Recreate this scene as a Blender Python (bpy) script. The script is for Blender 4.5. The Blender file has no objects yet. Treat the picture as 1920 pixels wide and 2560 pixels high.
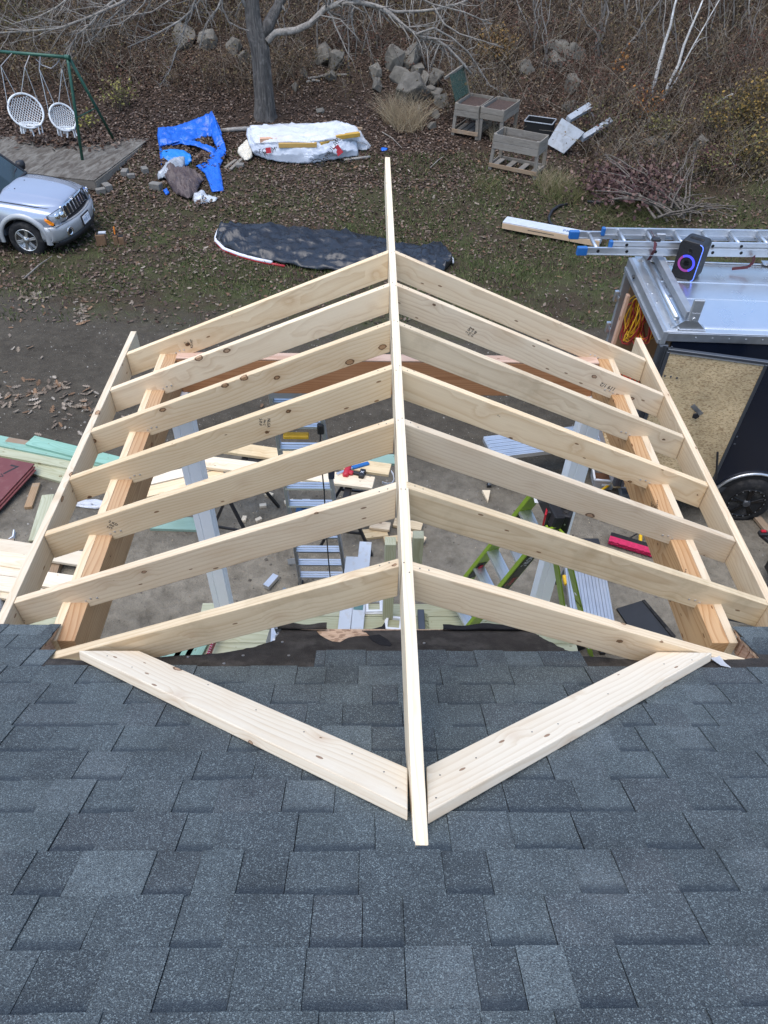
import bpy, bmesh, math, random
import numpy as np
from mathutils import Vector as V, Matrix, noise as mnoise

SC = bpy.context.scene
COL = SC.collection
RN = random.Random(11)
NR = np.random.default_rng(5)
rad = math.radians

# ------------------------------------------------------------------ camera
CP = V((-0.126, -1.594, 1.84)); PITCH, YAW, ROLL, FPX = 0.776, 0.031, 0.029, 1787.0
_f = V((math.sin(YAW) * math.cos(PITCH), math.cos(YAW) * math.cos(PITCH), -math.sin(PITCH)))
_r0 = V((math.cos(YAW), -math.sin(YAW), 0)); _u0 = _r0.cross(_f)
_r = _r0 * math.cos(ROLL) + _u0 * math.sin(ROLL); _u = _u0 * math.cos(ROLL) - _r0 * math.sin(ROLL)
cam = bpy.data.cameras.new('camera'); camo = bpy.data.objects.new('camera', cam); COL.objects.link(camo)
mw = Matrix.Identity(4)
for i in range(3):
    mw[i][0], mw[i][1], mw[i][2], mw[i][3] = _r[i], _u[i], -_f[i], CP[i]
camo.matrix_world = mw
cam.sensor_fit = 'VERTICAL'; cam.sensor_height = 36.0; cam.lens = 36.0 * FPX / 2560.0
cam.clip_start = 0.05; cam.clip_end = 1500
SC.camera = camo

# ------------------------------------------------------------------ sky, sun, exposure
SUN_EL, SUN_AZ = rad(72), rad(225)          # azimuth clockwise from +Y; soft light under an even sky
world = bpy.data.worlds.new('World'); SC.world = world; world.use_nodes = True
wn = world.node_tree; bg = wn.nodes['Background']
sky = wn.nodes.new('ShaderNodeTexSky'); sky.sky_type = 'NISHITA'; sky.sun_disc = False
sky.sun_elevation = SUN_EL; sky.sun_rotation = SUN_AZ; sky.air_density = 1.0; sky.dust_density = 1.2; sky.ozone_density = 1.0
wn.links.new(sky.outputs[0], bg.inputs[0]); bg.inputs[1].default_value = 0.15
sl = bpy.data.lights.new('sun', 'SUN'); sl.energy = 1.25; sl.angle = rad(60); sl.color = (1.0, 0.97, 0.93)
so = bpy.data.objects.new('sun', sl); COL.objects.link(so)
sdir = V((math.sin(SUN_AZ) * math.cos(SUN_EL), math.cos(SUN_AZ) * math.cos(SUN_EL), math.sin(SUN_EL)))
so.rotation_euler = sdir.to_track_quat('Z', 'Y').to_euler(); so.location = (0, 0, 30)
vs = SC.view_settings; vs.view_transform = 'Standard'; vs.look = 'None'; vs.exposure = 1.05; vs.gamma = 1.0
vs.use_curve_mapping = False

# ------------------------------------------------------------------ terrain height and photo rays
_K = [(-400, -4.06), (4.2, -4.06), (9, -4.50), (13.5, -4.98), (16, -4.86), (19, -4.55), (21.5, -4.2), (24, -3.2), (30, -0.4), (60, 11), (160, 30), (900, 40)]
def gz0(y):
    for (a, za), (b, zb) in zip(_K, _K[1:]):
        if y <= b:
            t = (y - a) / (b - a); return za + (zb - za) * t
    return _K[-1][1]
def gz(x, y):
    z = (gz0(y - .8) + 2 * gz0(y) + gz0(y + .8)) / 4
    if y > 9:
        k = min(1, (y - 9) / 6)
        z += k * 0.06 * mnoise.noise(V((x * .5, y * .5, 1.7)))
    if y > 20:
        k = min(1, (y - 20) / 5)
        z += k * (0.35 * mnoise.noise(V((x * .25, y * .25, 4.2))) + 0.1 * mnoise.noise(V((x * .9, y * .9, 9.))))
    if x > 5.5 and y > 12:
        z += min(1.2, (x - 5.5) * .16) * min(1, (y - 12) / 3)
    return z
def ray(px, py):
    return _f + _r * ((px - 960) / FPX) + _u * ((1280 - py) / FPX)
def Z(px, py, z):
    d = ray(px, py); return CP + d * ((z - CP.z) / d.z)
def Yp(px, py, y):
    d = ray(px, py); return CP + d * ((y - CP.y) / d.y)
def P(px, py, h=0.0):
    d = ray(px, py); t0 = 3.0; t = t0
    while t < 200:
        q = CP + d * t
        if q.z < gz(q.x, q.y) + h: break
        t0 = t; t += 0.25
    for _ in range(18):
        m = (t0 + t) / 2; q = CP + d * m
        if q.z < gz(q.x, q.y) + h: t = m
        else: t0 = m
    return CP + d * t
def topx(q):
    w = V(q) - CP; D = w.dot(_f)
    return 960 + FPX * w.dot(_r) / D, 1280 - FPX * w.dot(_u) / D

# ------------------------------------------------------------------ object helpers
MWS = {}
def _reg(o, Mw, parent):
    COL.objects.link(o); MWS[o.name] = Mw
    if parent is not None:
        o.parent = parent; o.matrix_basis = MWS[parent.name].inverted() @ Mw
    else:
        o.matrix_basis = Mw
    return o
def tag(o, label=None, cat=None, group=None, kind=None):
    if label: o['label'] = label
    if cat: o['category'] = cat
    if group: o['group'] = group
    if kind: o['kind'] = kind
    return o
def thing(name, loc, label, cat, group=None):
    o = bpy.data.objects.new(name, None); o.empty_display_size = .1
    _reg(o, Matrix.Translation(V(loc)), None)
    return tag(o, label, cat, group)
def frame(o, x, up=(0, 0, 1)):
    x = V(x).normalized(); up = V(up); y = up.cross(x)
    if y.length < 1e-6: y = V((0, 1, 0)).cross(x)
    y.normalize(); z = x.cross(y)
    return Matrix(((x.x, y.x, z.x, o[0]), (x.y, y.y, z.y, o[1]), (x.z, y.z, z.z, o[2]), (0, 0, 0, 1)))
def mesh_obj(name, me, mat, parent=None, Mw=None):
    o = bpy.data.objects.new(name, me)
    if mat is not None and not me.materials:
        for m in (mat if isinstance(mat, (list, tuple)) else [mat]): me.materials.append(m)
    if Mw is None: Mw = Matrix.Identity(4)
    return _reg(o, Mw, parent)
class MB:
    """collects geometry in world (or local) coordinates, builds ONE mesh object"""
    def __init__(s): s.v = []; s.f = []; s.m = []; s.mi = 0
    def add(s, vs, fs):
        n = len(s.v); s.v += [tuple(p) for p in vs]; s.f += [tuple(i + n for i in f) for f in fs]; s.m += [s.mi] * len(fs); return s
    def box(s, c, d, M=None):
        x, y, z = d[0] / 2, d[1] / 2, d[2] / 2; c = V(c)
        p = [V((i * x, j * y, k * z)) + c for k in (-1, 1) for j in (-1, 1) for i in (-1, 1)]
        if M is not None: p = [M @ q for q in p]
        return s.add(p, [(0, 2, 3, 1), (4, 5, 7, 6), (0, 1, 5, 4), (2, 6, 7, 3), (0, 4, 6, 2), (1, 3, 7, 5)])
    def bar(s, a, b, w, t, up=(0, 0, 1)):
        a, b = V(a), V(b); M = frame((a + b) / 2, b - a, up)
        return s.box((0, 0, 0), ((b - a).length, t, w), M)
    def tube(s, pts, r, n=6, caps=True):
        pts = [V(p) for p in pts]; k = len(pts); rs = r if isinstance(r, (list, tuple)) else [r] * k
        base = len(s.v); up = V((0.13, 0.31, 0.94)); vs = []
        for i, p in enumerate(pts):
            t = (pts[min(i + 1, k - 1)] - pts[max(i - 1, 0)])
            t = t.normalized() if t.length > 1e-9 else V((0, 0, 1))
            a = up - t * up.dot(t)
            if a.length < 1e-4: a = V((1, 0, 0)) - t * t.x
            a.normalize(); up = a; b = t.cross(a)
            for j in range(n):
                g = 2 * math.pi * j / n; vs.append(p + (a * math.cos(g) + b * math.sin(g)) * rs[i])
        fs = [(i * n + j, i * n + (j + 1) % n, (i + 1) * n + (j + 1) % n, (i + 1) * n + j) for i in range(k - 1) for j in range(n)]
        if caps: fs += [tuple(range(n - 1, -1, -1)), tuple((k - 1) * n + j for j in range(n))]
        return s.add(vs, fs)
    def prism(s, poly, h0, h1, M=None):
        n = len(poly); p = [V((x, y, h0)) for x, y in poly] + [V((x, y, h1)) for x, y in poly]
        if M is not None: p = [M @ q for q in p]
        return s.add(p, [tuple(range(n - 1, -1, -1)), tuple(range(n, 2 * n))] + [(i, (i + 1) % n, n + (i + 1) % n, n + i) for i in range(n)])
    def lathe(s, prof, M, n=24, close=False):
        k = len(prof); vs = []
        for r, h in prof:
            for j in range(n):
                g = 2 * math.pi * j / n; vs.append(M @ V((r * math.cos(g), r * math.sin(g), h)))
        fs = [(i * n + j, i * n + (j + 1) % n, (i + 1) * n + (j + 1) % n, (i + 1) * n + j) for i in range(k - 1) for j in range(n)]
        if close: fs += [((k - 1) * n + j, (k - 1) * n + (j + 1) % n, (j + 1) % n, j) for j in range(n)]
        else: fs += [tuple(range(n - 1, -1, -1)), tuple((k - 1) * n + j for j in range(n))]
        return s.add(vs, fs)
    def grid(s, rows):
        m = len(rows[0]); n = len(rows)
        return s.add([p for r in rows for p in r], [(i * m + j, i * m + j + 1, (i + 1) * m + j + 1, (i + 1) * m + j) for i in range(n - 1) for j in range(m - 1)])
    def mesh(s, name, bevel=0, seg=1, smooth=False, fix=True):
        me = bpy.data.meshes.new(name); me.from_pydata(s.v, [], s.f)
        if any(s.m): me.polygons.foreach_set('material_index', s.m)
        bm = bmesh.new(); bm.from_mesh(me)
        if fix: bmesh.ops.recalc_face_normals(bm, faces=bm.faces)
        if bevel: bmesh.ops.bevel(bm, geom=bm.edges[:], offset=bevel, segments=seg, affect='EDGES', profile=.6, clamp_overlap=True)
        bm.to_mesh(me); bm.free()
        if smooth: me.polygons.foreach_set('use_smooth', [True] * len(me.polygons))
        me.update(); return me
    def build(s, name, mat, parent=None, at=None, bevel=0, seg=1, smooth=False, fix=True):
        if at is None: at = MWS[parent.name].translation if parent is not None else V(s.v[0])
        at = V(at); s.v = [(x - at.x, y - at.y, z - at.z) for x, y, z in s.v]
        return mesh_obj(name, s.mesh(name, bevel, seg, smooth, fix), mat, parent, Matrix.Translation(at))
def plate(name, M, poly, t, mat, parent=None, bevel=.003, off=0.0):
    """polygon in local x-z, extruded +-t/2 along local y"""
    b = MB(); n = len(poly)
    b.add([(x, off - t / 2, z) for x, z in poly] + [(x, off + t / 2, z) for x, z in poly],
          [tuple(range(n)), tuple(range(2 * n - 1, n - 1, -1))] + [(i, n + i, n + (i + 1) % n, (i + 1) % n) for i in range(n)])
    return mesh_obj(name, b.mesh(name, bevel * 1.25, 2), mat, parent, M)
def lumber(name, p0, p1, w, t, mat, parent=None, up=(0, 0, 1), bevel=.003):
    """w across local z (the 'up' side), t along local y"""
    p0, p1 = V(p0), V(p1); L = (p1 - p0).length
    return plate(name, frame((p0 + p1) / 2, p1 - p0, up), [(-L / 2, -w / 2), (L / 2, -w / 2), (L / 2, w / 2), (-L / 2, w / 2)], t, mat, parent, bevel)
def text(name, s, size, M, mat, parent=None, ext=.0004, ax='CENTER'):
    cu = bpy.data.curves.new('t', 'FONT'); cu.body = s; cu.size = size; cu.extrude = ext; cu.align_x = ax; cu.align_y = 'CENTER'; cu.resolution_u = 2
    t = bpy.data.objects.new('t', cu); COL.objects.link(t)
    me = bpy.data.meshes.new_from_object(t); bpy.data.objects.remove(t); bpy.data.curves.remove(cu)
    me.name = name; me.materials.clear()
    return mesh_obj(name, me, mat, parent, M)
def solid(o, t, off=0):
    m = o.modifiers.new('s', 'SOLIDIFY'); m.thickness = t; m.offset = off; return o
def copy_tree(o, Mw, parent=None):
    c = o.copy(); old = MWS[o.name]; _reg(c, Mw, parent)
    for ch in [k for k in ORIG.get(o.name, [])]:
        copy_tree(ch, Mw @ old.inverted() @ MWS[ch.name], c)
    return c
ORIG = {}
def remember(root, kids): ORIG[root.name] = kids

# ---- bulk geometry with numpy
def bulk(name, verts, faces, cols, mat, parent=None, kind='stuff'):
    me = bpy.data.meshes.new(name); nv = len(verts); nf, k = faces.shape
    me.vertices.add(nv); me.vertices.foreach_set('co', np.ascontiguousarray(verts, dtype=np.float32).ravel())
    me.loops.add(nf * k); me.loops.foreach_set('vertex_index', faces.astype(np.int32).ravel())
    me.polygons.add(nf); me.polygons.foreach_set('loop_start', np.arange(0, nf * k, k, dtype=np.int32))
    try: me.polygons.foreach_set('loop_total', np.full(nf, k, dtype=np.int32))
    except Exception: pass
    me.update(calc_edges=True)
    if cols is not None:
        a = me.attributes.new('Col', 'FLOAT_COLOR', 'POINT')
        c = np.ones((nv, 4), dtype=np.float32); c[:, :3] = cols; a.data.foreach_set('color', c.ravel())
    o = mesh_obj(name, me, mat, parent, Matrix.Identity(4) if parent is None else None)
    if parent is not None: o.matrix_basis = MWS[parent.name].inverted()
    if kind: o['kind'] = kind
    return o
def tubes_np(paths, radii, n=3):
    """paths (N,K,3), radii (N,K) -> verts, quads"""
    N, K, _ = paths.shape
    t = np.gradient(paths, axis=1); t /= np.linalg.norm(t, axis=2, keepdims=True) + 1e-9
    up = np.zeros_like(t); up[..., 0] = .37; up[..., 1] = .61; up[..., 2] = .2
    a = np.cross(t, up); a /= np.linalg.norm(a, axis=2, keepdims=True) + 1e-9; b = np.cross(t, a)
    g = np.arange(n) * 2 * np.pi / n
    vv = paths[:, :, None, :] + radii[:, :, None, None] * (a[:, :, None, :] * np.cos(g)[None, None, :, None] + b[:, :, None, :] * np.sin(g)[None, None, :, None])
    i = np.arange(N)[:, None, None] * K * n; r = np.arange(K - 1)[None, :, None] * n; j = np.arange(n)[None, None, :]; j2 = (j + 1) % n
    f = np.stack([i + r + j, i + r + j2, i + r + n + j2, i + r + n + j], -1).reshape(-1, 4)
    return vv.reshape(-1, 3), f
def scatter_np(tv, tf, pos, rot, sc):
    """template verts (n,3), faces (m,k); pos (N,3), rot (N,3,3), sc (N,)"""
    n = len(tv); N = len(pos)
    vv = np.einsum('nij,kj->nki', rot, tv) * sc[:, None, None] + pos[:, None, :]
    f = (tf[None] + (np.arange(N) * n)[:, None, None]).reshape(-1, tf.shape[1])
    return vv.reshape(-1, 3), f
def rand_rot(N, tilt):
    a = NR.uniform(0, 2 * np.pi, N); tx = NR.normal(0, tilt, N); ty = NR.normal(0, tilt, N)
    ca, sa = np.cos(a), np.sin(a); Z0 = np.zeros(N); O = np.ones(N)
    Rz = np.stack([np.stack([ca, -sa, Z0], -1), np.stack([sa, ca, Z0], -1), np.stack([Z0, Z0, O], -1)], 1)
    cx, sx = np.cos(tx), np.sin(tx); Rx = np.stack([np.stack([O, Z0, Z0], -1), np.stack([Z0, cx, -sx], -1), np.stack([Z0, sx, cx], -1)], 1)
    cy, sy = np.cos(ty), np.sin(ty); Ry = np.stack([np.stack([cy, Z0, sy], -1), np.stack([Z0, O, Z0], -1), np.stack([-sy, Z0, cy], -1)], 1)
    return Rz @ Rx @ Ry
# ------------------------------------------------------------------ materials
def newmat(name):
    m = bpy.data.materials.new(name); m.use_nodes = True; nt = m.node_tree
    return m, nt, nt.nodes['Principled BSDF']
class NT:
    def __init__(s, nt): s.nt = nt
    def n(s, t, **kw):
        nd = s.nt.nodes.new('ShaderNode' + t)
        for k, v in kw.items(): setattr(nd, k, v)
        return nd
    def l(s, a, b): s.nt.links.new(a, b)
    def val(s, x):
        return x
    def put(s, sock, x):
        if hasattr(x, 'is_output'): s.l(x, sock)
        else: sock.default_value = x
    def math(s, op, a, b=0.0, c=None, clamp=False):
        nd = s.n('Math', operation=op, use_clamp=clamp); s.put(nd.inputs[0], a); s.put(nd.inputs[1], b)
        if c is not None: s.put(nd.inputs[2], c)
        return nd.outputs[0]
    def ramp(s, f, stops, interp='LINEAR'):
        nd = s.n('ValToRGB'); cr = nd.color_ramp; cr.interpolation = interp
        while len(cr.elements) < len(stops): cr.elements.new(.5)
        for e, (p, c) in zip(cr.elements, stops):
            e.position = p; e.color = (c[0], c[1], c[2], 1) if isinstance(c, (tuple, list)) else (c, c, c, 1)
        s.l(f, nd.inputs[0]); return nd.outputs[0]
    def mix(s, f, a, b, bt='MIX'):
        nd = s.n('Mix', data_type='RGBA', blend_type=bt); s.put(nd.inputs[0], f)
        for k, x in ((6, a), (7, b)):
            if hasattr(x, 'is_output'): s.l(x, nd.inputs[k])
            else: nd.inputs[k].default_value = (x[0], x[1], x[2], 1)
        return nd.outputs[2]
    def noise(s, vec, sc, det=3.0, rough=.55, dist=0.0):
        nd = s.n('TexNoise'); nd.inputs['Scale'].default_value = sc; nd.inputs['Detail'].default_value = det; nd.inputs['Roughness'].default_value = rough; nd.inputs['Distortion'].default_value = dist
        if vec is not None: s.l(vec, nd.inputs['Vector'])
        return nd.outputs['Fac']
    def vor(s, vec, sc, feat='F1'):
        nd = s.n('TexVoronoi', feature=feat); nd.inputs['Scale'].default_value = sc
        if vec is not None: s.l(vec, nd.inputs['Vector'])
        return nd
    def map(s, vec, sc=(1, 1, 1), loc=(0, 0, 0), rot=(0, 0, 0)):
        nd = s.n('Mapping'); nd.inputs['Scale'].default_value = sc; nd.inputs['Location'].default_value = loc; nd.inputs['Rotation'].default_value = rot
        s.l(vec, nd.inputs['Vector']); return nd.outputs[0]
    def bump(s, h, st=.3, d=.01):
        nd = s.n('Bump'); nd.inputs['Strength'].default_value = st; nd.inputs['Distance'].default_value = d
        s.l(h, nd.inputs['Height']); return nd.outputs[0]
    def bright(s, col, f):
        """multiply colour by a float socket"""
        nd = s.n('Mix', data_type='RGBA', blend_type='MULTIPLY'); nd.inputs[0].default_value = 1
        s.l(col, nd.inputs[6]); s.l(f, nd.inputs[7]); return nd.outputs[2]
def simple(name, col, rough=.6, metal=0.0, var=.12, sc=6.0, bump=0.0, bsc=40.0, spec=.5, dirt=None, dsc=3.0):
    m, nt, b = newmat(name); t = NT(nt); tc = t.n('TexCoord').outputs['Object']
    n1 = t.noise(tc, sc, 4); lo = 1 - var * 1.6; hi = 1 + var * 1.6
    f = t.n('MapRange'); f.inputs[3].default_value = lo; f.inputs[4].default_value = hi; t.l(n1, f.inputs[0])
    cc = t.n('RGB'); cc.outputs[0].default_value = (*col, 1)
    c = t.bright(cc.outputs[0], f.outputs[0])
    if dirt:
        d = t.ramp(t.noise(tc, dsc, 5, .65), [(.5, 0.0), (.72, 1.0)]); c = t.mix(t.math('MULTIPLY', d, .75), c, dirt)
    t.l(c, b.inputs['Base Color']); b.inputs['Metallic'].default_value = metal; b.inputs['Specular IOR Level'].default_value = spec
    r = t.n('MapRange'); r.inputs[3].default_value = max(.02, rough - .1); r.inputs[4].default_value = min(1, rough + .1); t.l(t.noise(tc, sc * 2.3, 3), r.inputs[0]); t.l(r.outputs[0], b.inputs['Roughness'])
    if bump: t.l(t.bump(t.noise(tc, bsc, 4), bump, .01), b.inputs['Normal'])
    return m
def wood(name, c1, c2, ring=60.0, rcon=.5, knots=1.0, kcol=(.16, .075, .035), rough=.75, grey=None, stain=0.0, kscale=(5.6, 8.6, 8.6)):
    """timber: local x runs along the board"""
    m, nt, b = newmat(name); t = NT(nt); tc = t.n('TexCoord').outputs['Object']; rnd = t.n('ObjectInfo').outputs['Random']
    off = t.n('CombineXYZ'); t.l(t.math('MULTIPLY', rnd, 61.3), off.inputs[0]); t.l(t.math('MULTIPLY', rnd, 17.7), off.inputs[1]); t.l(t.math('MULTIPLY', rnd, 29.1), off.inputs[2])
    ad = t.n('VectorMath', operation='ADD'); t.l(tc, ad.inputs[0]); t.l(off.outputs[0], ad.inputs[1]); p = ad.outputs[0]
    # knots
    vn = t.vor(t.map(p, kscale), 1.0); vn.inputs['Randomness'].default_value = 1.0
    sx = t.n('SeparateColor'); t.l(vn.outputs['Color'], sx.inputs[0])
    gate = t.math('GREATER_THAN', sx.outputs[0], 1.0 - .6 * knots)
    kd = t.math('ADD', vn.outputs['Distance'], t.math('MULTIPLY', t.math('SUBTRACT', t.noise(p, 90, 2), .5), .06))
    size = t.math('MULTIPLY_ADD', sx.outputs[1], .12, .035)
    core = t.math('MULTIPLY', gate, t.math('LESS_THAN', kd, size))
    ringk = t.math('MULTIPLY', core, t.math('GREATER_THAN', kd, t.math('MULTIPLY', size, .72)))
    halo = t.math('MULTIPLY', gate, t.math('SUBTRACT', 1.0, t.math('DIVIDE', kd, .42), clamp=True), clamp=True)
    # growth rings as shells round a wandering pith
    sp = t.n('SeparateXYZ'); t.l(tc, sp.inputs[0])
    w1 = t.math('SUBTRACT', t.noise(t.map(p, (.9, 2, 2)), 1.0, 2), .5); w2 = t.math('SUBTRACT', t.noise(t.map(p, (.8, 2, 2), (7, 3, 1)), 1.0, 2), .5)
    ry = t.math('ADD', t.math('ADD', sp.outputs[1], t.math('MULTIPLY', w1, .10)), t.math('MULTIPLY_ADD', rnd, .12, .02))
    rz = t.math('ADD', t.math('ADD', sp.outputs[2], t.math('MULTIPLY', w2, .16)), t.math('MULTIPLY_ADD', rnd, .16, -.08))
    rr = t.math('SQRT', t.math('ADD', t.math('MULTIPLY', ry, ry), t.math('MULTIPLY', rz, rz)))
    rr = t.math('ADD', rr, t.math('MULTIPLY', halo, .022))
    rr = t.math('ADD', rr, t.math('MULTIPLY', t.noise(t.map(p, (2.5, 30, 30)), 1.0, 3), .006))
    sn = t.math('FRACT', t.math('MULTIPLY', rr, ring))
    rg = t.ramp(sn, [(0, .0), (.55, .25), (.9, 1.0), (1.0, .1)])
    fine = t.noise(t.map(p, (4, 160, 160)), 1.0, 3)
    big = t.noise(t.map(p, (1.3, 5, 5)), 1.0, 3)
    f = t.math('MULTIPLY', rg, rcon); f = t.math('ADD', f, t.math('MULTIPLY', t.math('SUBTRACT', fine, .5), .5)); f = t.math('ADD', f, t.math('MULTIPLY', t.math('SUBTRACT', big, .42), .7), clamp=True)
    col = t.mix(f, c1, c2)
    blot = t.ramp(t.noise(t.map(p, (2.2, 7, 7), (11, 4, 8)), 1.0, 5, .65), [(.5, 0.0), (.72, 1.0)]); col = t.mix(t.math('MULTIPLY', blot, .30), col, [c2[0] * .95, c2[1] * .82, c2[2] * .66])
    col = t.mix(t.math('MULTIPLY', t.math('MULTIPLY', halo, halo), .35), col, [kcol[0] * 2.1, kcol[1] * 2.3, kcol[2] * 2.4])
    col = t.mix(t.math('MULTIPLY', core, .6), col, [kcol[0] * 1.5, kcol[1] * 1.45, kcol[2] * 1.4]); col = t.mix(t.math('MULTIPLY', ringk, .7), col, [kcol[0] * .35, kcol[1] * .35, kcol[2] * .35])
    # small pin knots, fastener marks and pencil-thin checks
    v2 = t.vor(t.map(p, (6, 17, 17), (3, 9, 2)), 1.0); s2 = t.n('SeparateColor'); t.l(v2.outputs['Color'], s2.inputs[0])
    pin = t.math('MULTIPLY', t.math('GREATER_THAN', s2.outputs[1], .62), t.math('LESS_THAN', v2.outputs['Distance'], .085)); col = t.mix(t.math('MULTIPLY', pin, .8), col, kcol)
    st = t.ramp(t.noise(t.map(p, (1.1, 9, 9), (5, 5, 5)), 1.0, 3), [(.66, 0.0), (.70, 1.0), (.74, 0.0)]); col = t.mix(t.math('MULTIPLY', st, .22), col, [c2[0] * .6, c2[1] * .5, c2[2] * .42])
    if stain:
        sm = t.ramp(t.noise(p, 4.5, 5, .65), [(.52, 0.0), (.68, 1.0)]); col = t.mix(t.math('MULTIPLY', sm, stain), col, grey or [c1[0] * .5, c1[1] * .45, c1[2] * .38])
    hv = t.n('HueSaturation'); t.l(col, hv.inputs['Color']); t.l(t.math('MULTIPLY_ADD', rnd, .22, .88), hv.inputs['Value']); t.l(t.math('MULTIPLY_ADD', t.math('FRACT', t.math('MULTIPLY', rnd, 7.3)), .28, .96), hv.inputs['Saturation'])
    t.l(hv.outputs[0], b.inputs['Base Color']); b.inputs['Roughness'].default_value = rough; b.inputs['Specular IOR Level'].default_value = .25
    t.l(t.bump(t.math('ADD', fine, t.math('MULTIPLY', rg, .4)), .12, .004), b.inputs['Normal'])
    return m
def vcol(name, rough=.8, var=.25, sc=30.0, trans=0.0):
    m, nt, b = newmat(name); t = NT(nt); a = t.n('Attribute', attribute_name='Col'); pos = t.n('NewGeometry').outputs['Position']
    f = t.n('MapRange'); f.inputs[3].default_value = 1 - var; f.inputs[4].default_value = 1 + var; t.l(t.noise(pos, sc, 2), f.inputs[0])
    t.l(t.bright(a.outputs['Color'], f.outputs[0]), b.inputs['Base Color']); b.inputs['Roughness'].default_value = rough; b.inputs['Specular IOR Level'].default_value = .2
    return m
def ground_mat():
    m, nt, b = newmat('ground'); t = NT(nt); pos = t.n('NewGeometry').outputs['Position']; s = t.n('SeparateXYZ'); t.l(pos, s.inputs[0])
    wob = t.math('MULTIPLY', t.math('SUBTRACT', t.noise(pos, .45, 4), .5), 3.4)
    yy = t.math('ADD', s.outputs[1], wob)
    yy = t.math('ADD', yy, t.math('MULTIPLY', t.math('MINIMUM', t.math('ADD', s.outputs[0], 3.2), 0.0), .35))
    edge = t.math('ADD', yy, t.math('MULTIPLY', t.math('SUBTRACT', t.noise(pos, 7, 4), .5), 1.6))
    yard = t.ramp(t.math('DIVIDE', t.math('SUBTRACT', edge, 8.9), 2.0, clamp=True), [(.0, 0.0), (.55, 1.0)])
    # packed dirt and grit of the drive
    big = t.noise(pos, .9, 6, .62); mid = t.noise(pos, 6, 6, .65); fin = t.noise(pos, 55, 5, .7)
    d = t.ramp(big, [(.3, (.038, .031, .023)), (.52, (.064, .054, .041)), (.72, (.092, .079, .060))])
    d = t.mix(.55, d, t.ramp(mid, [(.3, (.036, .030, .022)), (.7, (.112, .097, .073))]))
    d = t.mix(t.math('MULTIPLY', t.ramp(fin, [(.35, 0.0), (.8, 1.0)]), .35), d, (.13, .113, .090))
    # paler ground by the new porch
    near = t.math('SUBTRACT', 1.0, t.math('DIVIDE', t.math('ABSOLUTE', t.math('SUBTRACT', t.math('ADD', s.outputs[1], wob), 3.4)), 2.6), clamp=True)
    d = t.mix(t.math('MULTIPLY', near, t.ramp(mid, [(.3, .35), (.62, .85)])), d, (.32, .285, .225))
    g = t.vor(pos, 42); gr = t.n('SeparateColor'); t.l(g.outputs['Color'], gr.inputs[0])
    peb = t.math('MULTIPLY', t.math('GREATER_THAN', gr.outputs[0], .8), t.math('LESS_THAN', g.outputs['Distance'], .33))
    d = t.mix(t.math('MULTIPLY', peb, .35), d, (.22, .20, .17))
    # yard: soil, moss-green turf and leaf mould
    y1 = t.mix(t.ramp(t.noise(pos, 1.1, 5, .65), [(.40, 0.0), (.60, 1.0)]), (.052, .039, .025), (.054, .064, .023))
    y1 = t.mix(t.math('MULTIPLY', t.ramp(t.noise(pos, 24, 5, .7), [(.4, 0.0), (.75, 1.0)]), .5), y1, (.105, .078, .054))
    hill = t.math('DIVIDE', t.math('SUBTRACT', t.math('ADD', s.outputs[1], wob), 14.0), 5.0, clamp=True)
    lf = t.mix(t.ramp(t.noise(pos, 30, 5, .75), [(.35, 0.0), (.72, 1.0)]), (.026, .018, .013), (.092, .063, .044))  # leaf mould, its colour darkened to paint shaded gaps under the brush
    y1 = t.mix(hill, y1, lf)
    c = t.mix(yard, d, y1)
    t.l(c, b.inputs['Base Color']); b.inputs['Roughness'].default_value = .95; b.inputs['Specular IOR Level'].default_value = .15
    hgt = t.math('ADD', t.math('MULTIPLY', mid, 1.2), t.math('ADD', t.math('MULTIPLY', fin, .35), t.math('MULTIPLY', peb, .25)))
    t.l(t.bump(hgt, .9, .05), b.inputs['Normal'])
    return m
def shingle_mat(name, recessed):
    m, nt, b = newmat(name); t = NT(nt); tc = t.n('TexCoord').outputs['Object']; pos = t.n('NewGeometry').outputs['Position']; rnd = t.n('ObjectInfo').outputs['Random']
    base = t.ramp(rnd, [(0, (.058, .070, .075)), (.3, (.071, .086, .091)), (.62, (.084, .102, .106)), (.84, (.068, .078, .083)), (1, (.112, .134, .138))])
    g1 = t.noise(pos, 330, 2, .6); g2 = t.vor(pos, 420); sg = t.n('SeparateColor'); t.l(g2.outputs['Color'], sg.inputs[0])
    base = t.bright(base, t.ramp(g1, [(.3, .5), (.52, .97), (.7, 1.7)]))
    sp = t.math('GREATER_THAN', sg.outputs[0], .87); base = t.mix(t.math('MULTIPLY', sp, .48), base, (.29, .35, .35))
    dk = t.math('GREATER_THAN', sg.outputs[1], .8); base = t.mix(t.math('MULTIPLY', dk, .5), base, (.02, .024, .032))
    base = t.bright(base, t.ramp(t.noise(pos, 5, 6, .65), [(.28, .72), (.5, 1.0), (.72, 1.22)])); base = t.mix(t.math('MULTIPLY', t.ramp(t.noise(pos, 2.6, 6, .7), [(.58, 0.0), (.72, 1.0)]), .22), base, (.17, .175, .17))
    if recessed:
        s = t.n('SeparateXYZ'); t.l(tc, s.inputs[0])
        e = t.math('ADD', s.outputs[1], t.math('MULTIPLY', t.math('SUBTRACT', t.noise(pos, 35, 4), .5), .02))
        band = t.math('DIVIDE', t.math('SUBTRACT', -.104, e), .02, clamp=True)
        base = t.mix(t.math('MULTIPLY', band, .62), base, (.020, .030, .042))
    t.l(base, b.inputs['Base Color']); b.inputs['Roughness'].default_value = .82; b.inputs['Specular IOR Level'].default_value = .35
    t.l(t.bump(t.math('ADD', g1, g2.outputs['Distance']), .5, .003), b.inputs['Normal'])
    return m
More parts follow.
